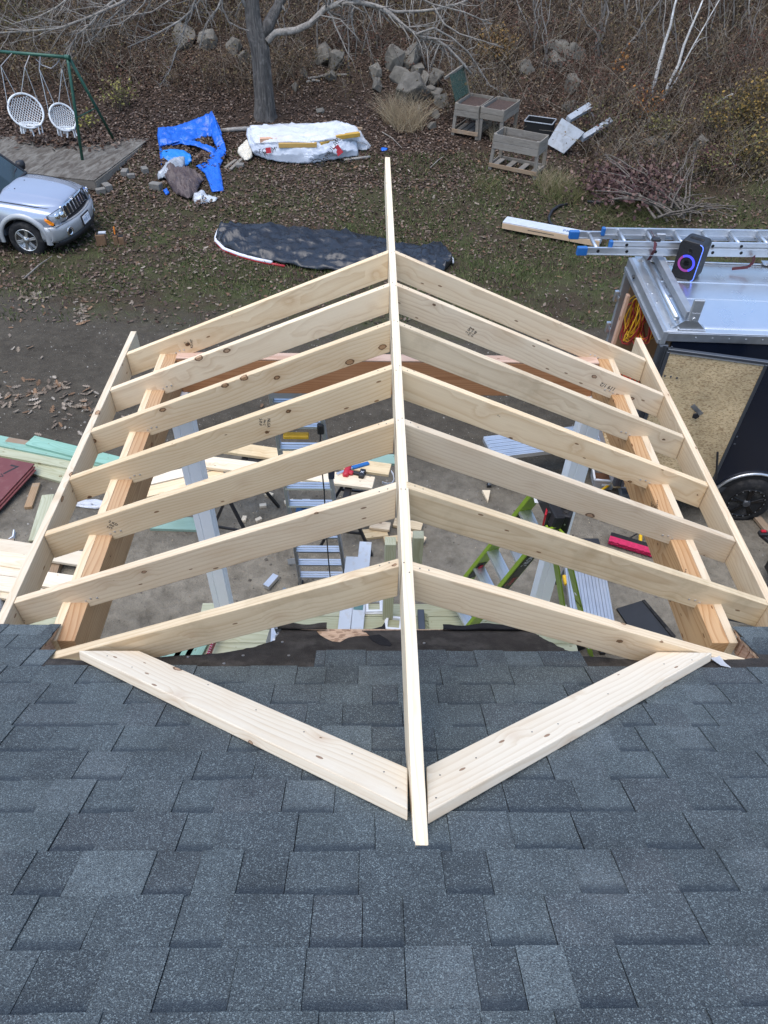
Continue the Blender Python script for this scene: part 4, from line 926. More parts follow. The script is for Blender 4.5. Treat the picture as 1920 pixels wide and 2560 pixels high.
platform(P(1222, 1118, .50), P(1530, 1082, .50), .36, .5, 'aluminium work platform on the dirt beyond the right beam')
platform(P(1458, 1392, .45), P(1484, 1560, .45), .36, .45, 'aluminium work platform beside the right white post, nearer the house')
yc = P(1416, 1462, .42); tag(MB().bar(yc, yc + V((0.0, .12, 0)), .04, .04).build('yellow_clip', M['yellow'], bevel=.008), 'small yellow clip on the side of the nearer work platform', 'clip')
# push broom
h0, h1 = P(1526, 1338, .07), P(1640, 1372, .07); br = thing('push_broom', (h0 + h1) / 2, 'push broom with pink bristles lying on dirt by the right beam', 'broom')
MB().bar(h0, h1, .05, .07).build('head', M['black'], br, bevel=.006)
b = MB(); dd = h1 - h0; sd = V((dd.y, -dd.x, 0)).normalized(); n = 46
for i in range(n):
    for k in range(3):
        p = h0 + dd * ((i + .5) / n) + V((0, 0, .015 - .02 * k)); b.bar(p + sd * .03, p + sd * (.105 + RN.uniform(-.006, .006)) + V((0, 0, -.01)), .016, .011)
b.build('bristles', M['bristle'], br)
sk = h0.lerp(h1, .66); he = P(1548, 1190, .25); hd = V((.35, 1.3, .12))
MB().tube([sk, sk + hd * .10], .02, 8).build('socket', M['yellow'], br); MB().tube([sk + hd * .1, sk + hd * .95], .012, 8).build('handle', M['black'], br)
MB().bar(h0.lerp(h1, .36), sk + hd * .14, .012, .012).build('brace', M['black'], br)
q0, q1 = P(1500, 1228, .06), P(1566, 1184, .10); tag(MB().tube([q0, q1], .016, 8).build('pole', M['yellow']), 'yellow pole lying beside the clear tub', 'pole')
# clear tub
tc = P(1502, 1206, .0); tub = thing('plastic_tub', tc, 'clear plastic tub with screws inside, left of the right beam', 'tub'); Mx = Matrix.Translation(tc) @ Matrix.Rotation(-.12, 4, 'Z')
w, d, h = .115, .14, .17
b = MB(); b.add([Mx @ V(p) for p in [(-w, -d, 0), (w, -d, 0), (w, d, 0), (-w, d, 0), (-w * 1.12, -d * 1.12, h), (w * 1.12, -d * 1.12, h), (w * 1.12, d * 1.12, h), (-w * 1.12, d * 1.12, h)]], [(0, 3, 2, 1), (0, 1, 5, 4), (1, 2, 6, 5), (2, 3, 7, 6), (3, 0, 4, 7)]); solid(b.build('body', M['clear_tub'], tub), .004)
b = MB()
for i in range(4):
    c4 = [(-w * 1.12, -d * 1.12), (w * 1.12, -d * 1.12), (w * 1.12, d * 1.12), (-w * 1.12, d * 1.12)]; p, q = c4[i], c4[(i + 1) % 4]; b.bar(Mx @ V((*p, h)), Mx @ V((*q, h)), .018, .022)
b.build('rim', M['white_plastic'], tub); MB().box((0, 0, .03), (w * 1.7, d * 1.7, .05), Mx).build('contents', M['rust'], tub); MB().box((.02, -d * 1.06 - .004, .09), (.09, .003, .035), Mx).build('label', M['white_plastic'], tub)
# mats, trays and the tool at the right edge
def mat_sheet(pts, h, t, mat, lab, name='rubber_mat', cat='mat'):
    q = [P(*p, h) for p in pts]; b = MB(); n = len(q); b.add(q + [p - V((0, 0, t)) for p in q], [tuple(range(n)), tuple(range(2 * n - 1, n - 1, -1))] + [(i, n + i, n + (i + 1) % n, (i + 1) % n) for i in range(n)]); return tag(b.build(name, M[mat]), lab, cat)
mat_sheet(((1542, 1521), (1606, 1501), (1628, 1518), (1676, 1578), (1690, 1602), (1600, 1606)), .03, .02, 'slate_mat', 'black rubber mat on dirt beneath the lower right rafters')
mat_sheet(((1606, 1500), (1612, 1499), (1690, 1590), (1684, 1596)), .045, .012, 'rubber', 'narrow black strip along the edge of the right rubber mat', 'rubber_strip', 'strip')
mat_sheet(((1436, 1346), (1496, 1346), (1506, 1378), (1440, 1384)), .02, .02, 'slate_mat', 'black rubber mat beside the right white post')
mat_sheet(((1548, 1196), (1560, 1192), (1578, 1236), (1556, 1236)), .10, .10, 'alu_dull', 'grey metal tray against the right beam behind the yellow pole', 'metal_tray', 'tray')
mat_sheet(((1812, 1545), (1900, 1562), (1990, 1570), (1990, 1552)), .12, .03, 'gun', 'dark metal sheet on dirt beneath the right fascia end', 'metal_sheet', 'metal sheet')
ms = P(1935, 1420, .0); st = thing('tool_stand', ms, 'black tool stand with red switch at the right edge of the photo', 'tool stand')
for a, c in (((1955, 1380), (1902, 1336)), ((1960, 1460), (1896, 1502)), ((1980, 1500), (1900, 1460))): MB().bar(P(*a, .40), P(*c, .40 if c[1] < 1400 else .05), .05, .04).build('arm', M['black'], st, bevel=.006)
MB().box(P(1908, 1334, .44), (.10, .07, .05)).build('switch_box', M['black'], st, bevel=.01); MB().box(P(1909, 1328, .475), (.05, .03, .015)).build('switch', M['red_plastic'], st); MB().bar(P(1960, 1462, .43), P(1898, 1503, .09), .012, .02).build('shiny_strip', M['alu'], st)
MB().box(P(1958, 1420, .30), (.2, .3, .3)).build('base', M['black'], st, bevel=.02)
tag(board((1885, 1285), (1980, 1400), .04, .09, .04, 'old_wood', 'weathered timber on the ground behind the trailer wheel'), None)
# ------------------------------------------------------------------ enclosed trailer
TZ = -1.67; TG = gz(4, 5)
nl = Z(1664, 829, TZ); fl_ = Z(1580, 648, TZ); rt = Z(1920, 838, TZ)
tu = (rt - nl); tu.z = 0; tu.normalize(); tv = V((-tu.y, tu.x, 0)); TW = (fl_ - nl).dot(tv)
TM = Matrix(((tu.x, tv.x, 0, nl.x), (tu.y, tv.y, 0, nl.y), (0, 0, 1, 0), (0, 0, 0, 1)))
def T(u, v, z): return TM @ V((u, v, z))
def tplane_u(px, py, u):
    d = ray(px, py); p0 = T(u, 0, 0); q = CP + d * (tu.dot(p0 - CP) / tu.dot(d)); w = q - p0; return w.dot(tv), q.z
def tplane_v(px, py, v):
    d = ray(px, py); p0 = T(0, v, 0); q = CP + d * (tv.dot(p0 - CP) / tv.dot(d)); w = q - p0; return w.dot(tu), q.z
TL_ = 3.7; ZF = TG + .48
tr = thing('cargo_trailer', T(TL_ / 2, TW / 2, TG), 'dark navy enclosed cargo trailer with silver roof and open rear door', 'trailer')
def tb(name, c, d, mat, bev=0, par=None, n=1): return MB().box(c, d, TM).build(name, M[mat], par or tr, bevel=bev)
tb('side_wall', (TL_ / 2 + .05, .02, (TZ - .1 + ZF) / 2), (TL_ - .1, .03, TZ - .1 - ZF), 'navy'); tb('side_wall', (TL_ / 2 + .05, TW - .02, (TZ - .1 + ZF) / 2), (TL_ - .1, .03, TZ - .1 - ZF), 'navy')
tb('front_wall', (TL_ - .02, TW / 2, (TZ - .1 + ZF) / 2), (.03, TW - .06, TZ - .1 - ZF), 'navy')
tb('wall_lining', (TL_ / 2, .042, (TZ - .1 + ZF) / 2), (TL_ - .12, .012, TZ - .12 - ZF), 'ply_brown'); tb('wall_lining', (TL_ / 2, TW - .042, (TZ - .1 + ZF) / 2), (TL_ - .12, .012, TZ - .12 - ZF), 'ply_brown')
tb('floor_pan', (TL_ / 2, TW / 2, ZF - .03), (TL_, TW - .02, .06), 'osb')
# crowned sheet roof with standing laps
rows = []
for i in range(15):
    v = .03 + (TW - .06) * i / 14; z = TZ - .012 + .055 * math.sin(math.pi * i / 14) ** .7; rows.append([T(u, v, z) for u in np.linspace(.10, TL_ - .02, 12)])
o = MB().grid(rows).build('roof_sheet', M['alu_roof'], tr, smooth=True, fix=False); solid(o, .003)
for v in (.62, .98): MB().bar(T(.16, v, TZ + .045), T(TL_, v, TZ + .045), .008, .05).build('roof_lap', M['alu_roof'], tr)
tb('roof_trim', (TL_ / 2, .0, TZ - .05), (TL_ + .02, .03, .09), 'steel', .004); tb('roof_trim', (TL_ / 2, .025, TZ + .002), (TL_ + .02, .08, .012), 'alu', .003); tb('roof_trim', (TL_ / 2, TW, TZ - .05), (TL_ + .02, .03, .09), 'steel', .004)
for i in range(22): MB().lathe([(.008, 0), (.006, .005)], TM @ Matrix.Translation((.3 + i * .16, -.0155, TZ - .045)) @ Matrix.Rotation(rad(90), 4, 'X'), 6).build('rivet', M['alu'], tr)
# rear header: layered aluminium sections along v
tb('rear_header', (.0, TW / 2, TZ - .06), (.05, TW + .04, .14), 'alu_dull', .004); tb('rear_header', (.06, TW / 2, TZ + .008), (.10, TW + .02, .018), 'alu', .004); tb('rear_header', (-.03, TW / 2, TZ - .11), (.03, TW, .05), 'alu_dull', .004); tb('rear_gutter', (.115, TW / 2, TZ + .02), (.02, TW, .04), 'alu', .004)
for v in (.55, .75, .95): MB().lathe([(.012, 0), (.009, .012)], TM @ Matrix.Translation((.045, v, TZ + .017)), 8).build('bolt', M['steel'], tr)
MB().tube([T(-.045, TW * .78, TZ - .05), T(.0, TW * .78, TZ - .03)], .022, 8).build('marker_lamp', M['black'], tr)
# corner posts
for v, m_ in ((.0, 'gun'), (TW, 'alu_dull')):
    tb('corner_post', (.02, v, (TZ - .13 + ZF) / 2), (.09, .06, TZ - .13 - ZF), m_, .006); tb('post_rib', (-.005, v + (-.034 if v == 0 else .034), (TZ - .13 + ZF) / 2), (.03, .012, TZ - .15 - ZF), m_, .003); tb('post_rib', (.05, v + (-.034 if v == 0 else .034), (TZ - .13 + ZF) / 2), (.02, .01, TZ - .15 - ZF), m_, .003)
for z in (TZ - .45, TZ - .85): tb('hinge', (-.05, TW + .01, z), (.05, .05, .13), 'steel', .006); tb('hinge_strap', (-.035, TW - .03, z), (.012, .10, .05), 'steel', .003)
for z in (TZ - .5, TZ - 1.15, TZ - 1.3): tb('hinge', (-.05, .05, z), (.04, .06, .10), 'gun', .006)
# rack: round roller, square crossbars, upright bracket
MB().tube([T(.105, .10, TZ + .09), T(.105, TW - .08, TZ + .09)], .026, 14).build('rack_roller', M['steel'], tr, smooth=True)
for u in (.215, 1.62, 2.9):
    MB().bar(T(u, .10, TZ + .12), T(u, TW + .02, TZ + .12), .085, .07).build('rack_crossbar', M['alu_dull'], tr, bevel=.004)
    for v in (.07, TW - .02):
        b = MB(); b.prism([(u - .17, TZ + .012), (u + .17, TZ + .012), (u + .06, TZ + .11), (u - .06, TZ + .11)], 0, .008, TM @ Matrix(((1, 0, 0, 0), (0, 0, 1, v - .05), (0, 1, 0, 0), (0, 0, 0, 1)))); b.build('rack_gusset', M['steel'], tr)
        tb('rack_foot', (u, v, TZ + .016), (.34, .11, .012), 'steel', .003); tb('rack_upright', (u + .02, v - .03, TZ + .20), (.10, .035, .24), 'alu_dull', .006)
        for k in (-1, 1): MB().lathe([(.012, 0), (.009, .01)], TM @ Matrix.Translation((u + .14 * k, v - .02, TZ + .022)), 8).build('bolt', M['alu'], tr)
    MB().lathe([(.02, 0), (.016, .01)], TM @ Matrix.Translation((u + .02, .02, TZ + .13)) @ Matrix.Rotation(rad(90), 4, 'X'), 8).build('bolt', M['alu'], tr)
text('bracket_lettering', 'ThruRack', .022, TM @ Matrix.Translation((.235, .0215, TZ + .19)) @ Matrix.Rotation(rad(90), 4, 'X'), M['white_plastic'], tr)
# open near door folded back beside the wall, board lining outward
dw, zt_ = None, TZ - .14
e = Z(1921, 903, zt_); w = e - T(.05, -.06, zt_); w.z = 0; ang = math.atan2(w.dot(tv), w.dot(tu)); dw = min(1.05, max(.78, w.length))
DM = TM @ Matrix.Translation((.05, -.065, 0)) @ Matrix.Rotation(ang, 4, 'Z')
zb = ZF + .02; dh = zt_ - zb
def db(name, c, d, mat, bev=0): return MB().box(c, d, DM).build(name, M[mat], dr_, bevel=bev)
dr_ = MB().box((dw / 2, .012, (zt_ + zb) / 2), (dw, .02, dh), DM).build('rear_door', M['navy'], tr); dr_['label'] = 'open rear door with bare strand board lining'
b = MB(); b.box((dw / 2, -.006, (zt_ + zb) / 2), (dw - .05, .012, dh - .06)); o = mesh_obj('door_lining', b.mesh('door_lining'), M['osb'], dr_, DM)
db('door_frame', (dw / 2, 0, zt_ - .012), (dw, .045, .03), 'gun', .004); db('door_frame', (dw / 2, 0, zb + .012), (dw, .045, .03), 'gun', .004); db('door_frame', (.012, 0, (zt_ + zb) / 2), (.03, .045, dh - .06), 'gun', .004); db('door_frame', (dw - .012, 0, (zt_ + zb) / 2), (.03, .045, dh - .06), 'gun', .004); db('frame_edge', (dw / 2, -.02, zt_ - .035), (dw - .06, .006, .014), 'alu', 0)
def dpt(px, py):
    d = ray(px, py); n_ = DM.to_3x3().col[1]; p0 = DM.translation; q = DM.inverted() @ (CP + d * (n_.dot(p0 - CP) / n_.dot(d))); return q.x, q.z
kx, kz = dpt(1742, 1022)
b = MB(); b.box((0, 0, 0), (.15, .006, .045), DM @ Matrix.Translation((kx, -.017, kz)) @ Matrix.Rotation(rad(38), 4, 'Y')); b.build('latch_plate', M['steel'], dr_); MB().lathe([(.012, 0), (.012, .03), (.035, .03), (.035, .045)], DM @ Matrix.Translation((kx + .0, -.02, kz - .05)) @ Matrix.Rotation(rad(90), 4, 'X'), 5).build('star_knob', M['black'], dr_)
for x, z in [dpt(*p_) for p_ in ((1662, 938), (1677, 940), (1692, 943), (1679, 866), (1842, 1090), (1836, 1108))]: MB().lathe([(.011, 0), (.008, .007)], DM @ Matrix.Translation((x, -.0125, z)) @ Matrix.Rotation(rad(90), 4, 'X'), 6).build('screw', M['gun'], dr_)
b = MB(); b.tube([DM @ V((dw - .10, -.04, zt_ - 1.1)), DM @ V((dw - .02, -.09, zt_ - 1.4)), DM @ V((dw - .08, -.12, zt_ - 1.75))], .012, 6); b.build('tie_strap', M['black'], tr)
# wheel with arch
wu, wz = tplane_v(1852, 1271, -.02); wr = .325; wz = TG + wr
wh = MB().lathe([(wr * .62, .09), (wr * .72, .10), (wr * .93, .09), (wr, .06), (wr, -.06), (wr * .93, -.09), (wr * .6, -.09)], TM @ Matrix.Translation((wu, .03, wz)) @ Matrix.Rotation(rad(90), 4, 'X'), 40).build('wheel', M['rubber'], tr, smooth=True)
WM = TM @ Matrix.Translation((wu, .03, wz)) @ Matrix.Rotation(rad(90), 4, 'X')
MB().lathe([(wr * .66, .085), (wr * .66, .098), (wr * .60, .10), (wr * .56, .07), (wr * .56, .0)], WM, 32).build('rim', M['black_wheel'], wh, smooth=True)
for i in range(5):
    g = 2 * math.pi * i / 5 + .3
    for dg in (-.1, .1): MB().bar(WM @ V((.02 * math.cos(g), .02 * math.sin(g), .092)), WM @ V((wr * .6 * math.cos(g + dg), wr * .6 * math.sin(g + dg), .09)), .02, .03, WM.to_3x3().col[2]).build('spoke', M['black_wheel'], wh, bevel=.004)
MB().lathe([(.05, .09), (.04, .115), (.01, .118)], WM, 16).build('hub_cap', M['gun'], wh)
for i in range(18): g = 2 * math.pi * i / 18; MB().lathe([(.006, .098), (.005, .104)], WM @ Matrix.Translation((wr * .62 * math.cos(g), wr * .62 * math.sin(g), 0)), 6).build('rim_bolt', M['alu_dull'], wh)
pts = [(wu + (wr + .09) * math.cos(a), wz + .02 + (wr + .06) * math.sin(a)) for a in np.linspace(rad(8), rad(172), 16)]
MB().tube([T(u, -.01, z) for u, z in pts], .018, 8).build('fender_trim', M['alu'], tr, smooth=True)
b = MB(); ring = [(wu + (wr + .08) * math.cos(a), wz + .02 + (wr + .05) * math.sin(a)) for a in np.linspace(rad(0), rad(180), 18)]
b.prism(ring, 0, .012, TM @ Matrix(((1, 0, 0, 0), (0, 0, -1, .004), (0, 1, 0, 0), (0, 0, 0, 1)))); b.build('wheel_well', M['dark'], tr)
MB().bar(T(.2, -.005, ZF - .02), T(TL_, -.005, ZF - .02), .10, .02).build('sill_trim', M['gun'], tr); MB().bar(T(wu + .55, -.008, wz + .38), T(TL_, -.008, wz + .38), .03, .02).build('side_stripe', M['alu'], tr)
tb('chassis', (TL_ / 2, TW / 2, ZF - .12), (TL_ - .2, TW - .3, .12), 'dark')
MB().box((wu, TW - .05, wz), (.6, .16, .6), TM).build('wheel_far_side', M['rubber'], tr, bevel=.2, seg=3)  # rounded rubber block for the wheel on the far side
# ---- cords hung inside the doorway
def coil(name, px, py, u, ra, rb, n, mats, lab, tilt=0.0):
    v, z = tplane_u(px, py, u); c = thing(name, T(u, v, z - rb), lab, 'cord coil', 'cord coils hanging in the trailer')
    for i in range(n):
        r1, r2 = ra * RN.uniform(.72, 1.05), rb * RN.uniform(.82, 1.08); du, dv = RN.uniform(-.05, .05), RN.uniform(-.04, .04); pts = []
        for k in range(21):
            g = 2 * math.pi * k / 20 + .4; a, b_ = r1 * math.cos(g), r2 * math.sin(g); pts.append(T(u + .06 + du + .03 * math.sin(g * 2 + i), v + dv + a * math.cos(tilt) - b_ * math.sin(tilt), min(TZ - .19 - .01 * (i % 4), z + (rb - r2) + a * math.sin(tilt) + b_ * math.cos(tilt))))
        MB().tube(pts, .0075, 6, False).build('loop', M[mats[i % len(mats)]], c, smooth=True)
coil('cord_coil', 1574, 800, .04, .18, .30, 12, ('cord_yellow', 'cord_yellow', 'cord_red', 'cord_yellow'), 'yellow extension cord coil hanging in the open trailer doorway', .25)
coil('cord_coil', 1560, 806, .06, .13, .27, 5, ('cord_red', 'cord_red', 'cord_orange'), 'red extension cord coil on the far side of the trailer doorway', .2)
coil('cord_coil', 1606, 818, .10, .17, .26, 9, ('cord_red', 'cord_red', 'cord_yellow', 'cord_orange'), 'dark red extension cord coil hanging deeper in the trailer doorway', .55)
coil('cord_coil', 1562, 940, .12, .18, .13, 9, ('cord_orange',), 'orange cord heap low in the trailer doorway behind the rafter', 0)
v0, z0 = tplane_u(1571, 737, -.03); v1, z1 = tplane_u(1588, 872, -.06); v1 = v0 - .03 if abs(v1 - v0) > .5 else v1
tag(lumber('prop_stick', T(-.03, v0, z0), T(-.06, v1, z1 - .5), .07, .035, M['pink_wood'], up=tuple(tv)), 'pinkish timber stick standing upright in the trailer doorway', 'stick')
tb('back_panel', (.75, TW / 2, (TZ + ZF) / 2 - .1), (.02, TW - .12, TZ - ZF - .2), 'ply_brown'); tb('threshold', (.0, TW / 2, ZF + .01), (.06, TW - .08, .03), 'alu')
# ---- extension ladder on the rack
LZ = TZ + .25
el = thing('extension_ladder', Z(1700, 610, LZ), 'silver extension ladder with blue end caps lying on the trailer rack', 'ladder')
def lrow(px, py, z): return Z(px, py, z)
n0, n1 = Z(1457, 627, LZ), Z(1990, 634, LZ); f0, f1 = Z(1447, 597, LZ), Z(1990, 600, LZ)
dirv = (n1 - n0); dirv.z = 0; dirv.normalize(); sv = V((-dirv.y, dirv.x, 0)); wl = .40; f0 = n0 + sv * wl - dirv * .0; ln = 3.4
for zoff, st, ww, nm in ((0, 0.0, wl, 'base'), (.055, .30, wl - .07, 'fly')):
    off = sv * ((wl - ww) / 2)
    a = n0 + dirv * st + off + V((0, 0, zoff)); c = a + sv * ww
    for p in (a, c):
        MB().bar(p, p + dirv * ln, .075, .008).build('rail', M['alu'], el)
        for s in (-1, 1): MB().bar(p + V((0, 0, .035 * s)), p + dirv * ln + V((0, 0, .035 * s)), .007, .028).build('rail_flange', M['alu'], el)
    k = .16
    while k < ln:
        MB().tube([a + dirv * k, c + dirv * k], .018, 8).build('rung', M['alu'], el, smooth=True)
        MB().lathe([(.017, -.006), (.017, .0)], Matrix.Translation(a + dirv * k - sv * .006) @ (-sv).to_track_quat('Z', 'Y').to_matrix().to_4x4(), 10).build('rung_hole', M['dark'], el); k += .305
    for p in (a, c): MB().box(p + dirv * -.01, (.11 if nm == 'base' else .04, .05, .09), None).build('end_cap', M['blue_cap'], el, bevel=.008)
q = [Z(1628, 578, LZ + .05), Z(1640, 600, LZ + .10), Z(1636, 625, LZ + .06), Z(1628, 640, LZ - .05), Z(1622, 650, LZ - .12)]
sp = thing('tie_strap', q[0], 'dark red tie strap with ratchet round the extension ladder', 'strap'); b = MB()
for a, c in zip(q, q[1:]): b.bar(a, c, .004, .035, (0, -1, .3))
b.build('webbing', simple('strap_webbing', (.09, .02, .025), .8), sp); MB().box(q[1], (.09, .06, .04)).build('ratchet', M['black'], sp, bevel=.008)
q = [Z(1885, 640, LZ), Z(1884, 655, LZ - .1), Z(1870, 668, LZ - .16), Z(1830, 672, TZ + .07)]; b = MB()
for a, c in zip(q, q[1:]): b.bar(a, c, .004, .03, (0, -1, .3))
tag(b.build('tie_strap', bpy.data.materials['strap_webbing']), 'loose strap end trailing from the ladder over the silver roof', 'strap')
# ---- party speaker
sc_ = Z(1712, 690, TZ + .035); spk = thing('speaker', sc_, 'black portable speaker with glowing ring standing on the trailer roof', 'speaker')
fd = (CP - sc_); fd.z = 0; fd.normalize(); fd = Matrix.Rotation(rad(-14), 3, 'Z') @ fd; sx_ = V((-fd.y, fd.x, 0)); SM = Matrix(((sx_.x, -fd.x, 0, sc_.x), (sx_.y, -fd.y, 0, sc_.y), (0, 0, 1, sc_.z), (0, 0, 0, 1)))
def rr_(w, h, r, n=5):
    out = []
    for cx, cy, a0 in ((w - r, h - r, 0), (-w + r, h - r, 90), (-w + r, -h + r, 180), (w - r, -h + r, 270)):
        out += [(cx + r * math.cos(rad(a0 + 90 * i / n)), cy + r * math.sin(rad(a0 + 90 * i / n))) for i in range(n + 1)]
    return out
FRm = SM @ Matrix(((1, 0, 0, 0), (0, 0, -1, 0), (0, 1, 0, .20), (0, 0, 0, 1)))
MB().prism(rr_(.125, .20, .045), -.12, .10, FRm).build('cabinet', M['black'], spk, bevel=.004, smooth=False); MB().prism(rr_(.112, .187, .04), .098, .108, FRm).build('grille', simple('grille_cloth', (.012, .012, .014), .8, 0, .3, 60, .5, 300), spk)
for r0, r1, m_, a0, a1 in ((.088, .066, 'led', -60, 130), (.088, .066, 'led_p', 130, 300)):
    b = MB(); n = 24; vs = []; 
    for i in range(n + 1):
        g = rad(a0 + (a1 - a0) * i / n); vs += [FRm @ V((r * math.cos(g), r * math.sin(g) - .02, zz)) for r, zz in ((r0, .109), (r0, .113), (r1, .113), (r1, .109))]
    b.add(vs, [(i * 4 + j, i * 4 + (j + 1) % 4, i * 4 + 4 + (j + 1) % 4, i * 4 + 4 + j) for i in range(n) for j in range(4)]); b.build('light_ring', M[m_], spk)
MB().lathe([(.05, .108), (.045, .111), (.02, .106)], FRm @ Matrix.Translation((0, -.02, 0)), 24).build('woofer', M['rubber'], spk); MB().lathe([(.03, .108), (.026, .111), (.01, .107)], FRm @ Matrix.Translation((0, .11, 0)), 18).build('tweeter', M['rubber'], spk)
ed = [p for p in rr_(.119, .194, .042) if p[0] > -.06]; ed = sorted([p for p in ed if p[0] > .05], key=lambda p: p[1]); MB().tube([FRm @ V((x, y, .106)) for x, y in ed], .004, 6).build('light_strip', M['led_strip'], spk)
MB().bar(FRm @ V((-.07, .20, -.01)), FRm @ V((.07, .20, -.01)), .012, .05).build('handle', M['rubber'], spk, bevel=.004)
# ------------------------------------------------------------------ silver SUV
CX, CY, CA = -7.07, 13.75, -.118; CZ = -4.985
CM = Matrix.Translation((CX, CY, CZ)) @ Matrix.Rotation(CA, 4, 'Z')
car = thing('parked_suv', (CX, CY, CZ), 'silver SUV parked nose right beside the concrete platform', 'car')
def loft(stations, name, mat, par=car, sub=1, close_front=True, smooth=True):
    """stations: (x, [(y,z)...]) half profiles from bottom side to centre top; mirrored"""
    b = MB(); rows = []
    for x, pr in stations:
        full = [(x, -y, z) for y, z in pr] + [(x, y, z) for y, z in reversed(pr)]
        rows.append([CM @ V(p) for p in full])
    b.grid(rows)
    n = len(rows[0]); k = len(rows)
    if name == 'body':
        for i in range(k - 1): b.f.append((i * n + n - 1, i * n, (i + 1) * n, (i + 1) * n + n - 1)); b.m.append(0)
    b.f.append(tuple(range(n))); b.m.append(0); b.f.append(tuple((k - 1) * n + i for i in range(n - 1, -1, -1))); b.m.append(0)
    o = b.build(name, M[mat], par, smooth=smooth)
    if sub: md = o.modifiers.new('sub', 'SUBSURF'); md.levels = sub; md.render_levels = sub
    return o
def prof(x, w, zs, zw, zh, zc, fl=0.0):
    # w half width at belt, zs sill, zw widest, zh shoulder, zc centre
    return (x, [(w - .06, zs), (w - .02, zs + .04), (w + fl, zw), (w + fl * .6, zw + .12), (w - .03, zh - .05), (w - .07, zh), (w - .16, zh + .018), (w * .62, zc - .012), (w * .3, zc), (0.0, zc + .004)])
st = [prof(-3.7, .84, .42, .7, 1.05, 1.10), prof(-2.4, .90, .38, .7, 1.08, 1.13), prof(-1.0, .91, .38, .7, 1.08, 1.13), prof(-.62, .91, .38, .70, 1.07, 1.125), prof(-.58, .91, .38, .70, 1.07, 1.125), prof(-.30, .91, .40, .72, 1.055, 1.115, .02), prof(.0, .91, .40, .74, 1.03, 1.09, .03), prof(.30, .90, .40, .72, .99, 1.055, .02), prof(.52, .87, .44, .70, .94, 1.015), prof(.66, .82, .46, .68, .90, .975), prof(.73, .77, .48, .67, .87, .945), prof(.745, .74, .50, .66, .85, .925)]
body = loft(st, 'body', 'silver', sub=2)
# cut the wheel openings
cut = MB()
for x_ in (0.0, -2.78):
    for s_ in (-1, 1): cut.lathe([(.452, -.45), (.452, .45)], CM @ Matrix.Translation((x_, s_ * .97, .385)) @ Matrix.Rotation(rad(90), 4, 'X'), 40)
co = cut.build('cutter', M['dark'], at=(0, 0, 0)); bo = body.modifiers.new('b', 'BOOLEAN'); bo.operation = 'DIFFERENCE'; bo.object = co; bo.solver = 'EXACT'
bpy.context.view_layer.update(); dg_ = bpy.context.evaluated_depsgraph_get(); nm_ = bpy.data.meshes.new_from_object(body.evaluated_get(dg_)); body.modifiers.clear(); body.data = nm_; bpy.data.objects.remove(co)
# hood panel, raised with twin creases
hs = []
for x, w, zc, dz in ((-.56, .70, 1.132, 0), (-.40, .73, 1.128, 0), (0, .73, 1.102, 0), (.35, .70, 1.064, 0), (.6, .62, 1.012, 0), (.70, .56, .972, 0), (.735, .53, .945, 0)):
    ze = zc - .062 - .02 * (1 if x > .5 else 0)
    hs.append((x, [(w + .01, ze - .02), (w, ze + .004), (w * .80, zc - .018), (w * .60, zc + .000), (w * .55, zc + .016), (w * .48, zc + .016), (w * .25, zc + .020), (0.0, zc + .022)]))
hs = [(x, [(y, z + .010) for y, z in pr]) for x, pr in hs]
hood = loft(hs, 'hood', 'silver', sub=2)
for x, y in ((-.30, -.25), (-.32, .22)):
    MB().lathe([(.014, 0), (.010, .012)], CM @ Matrix.Translation((x, y, 1.148)), 8).build('washer_jet', M['black'], hood)
# bumper: wide silver upper, black valance
bs = []
def arcx(y, x0, k): return x0 - k * y * y
for nm, mat, zr, xo, kk, wd in (('bumper', 'silver_low', ((.36, -.04), (.40, .02), (.48, .05), (.60, .055), (.655, .03), (.67, -.04)), .80, .26, .93), ('valance', 'black', ((.24, -.10), (.25, -.02), (.31, .03), (.38, .0), (.40, -.05)), .80, .26, .88)):
    rows = []
    for i in range(25):
        y = -wd + 2 * wd * i / 24; t_ = abs(y) / wd; xx = xo + .07 - kk * y * y - (.10 * max(0, (t_ - .8) / .2) ** 2)
        rows.append([CM @ V((xx + dx, y, z)) for z, dx in zr])
    b = MB(); b.grid(rows); o = b.build(nm, M[mat], car, smooth=True, fix=False); solid(o, .03); md = o.modifiers.new('s2', 'SUBSURF'); md.levels = md.render_levels = 1
    if nm == 'bumper': bump = o
# corner wraps from bumper to wheel arch
for s in (-1, 1):
    rows = []
    for x, yy in ((.36, .885), (.48, .91), (.58, .90), (.66, .865)):
        rows.append([CM @ V((x, s * (yy - .01), .36)), CM @ V((x, s * (yy + .012), .46)), CM @ V((x, s * (yy + .008), .58)), CM @ V((x, s * (yy - .01), .67))])
    o = MB().grid(rows).build('bumper_end', M['silver_low'], car, smooth=True, fix=False); solid(o, .02)
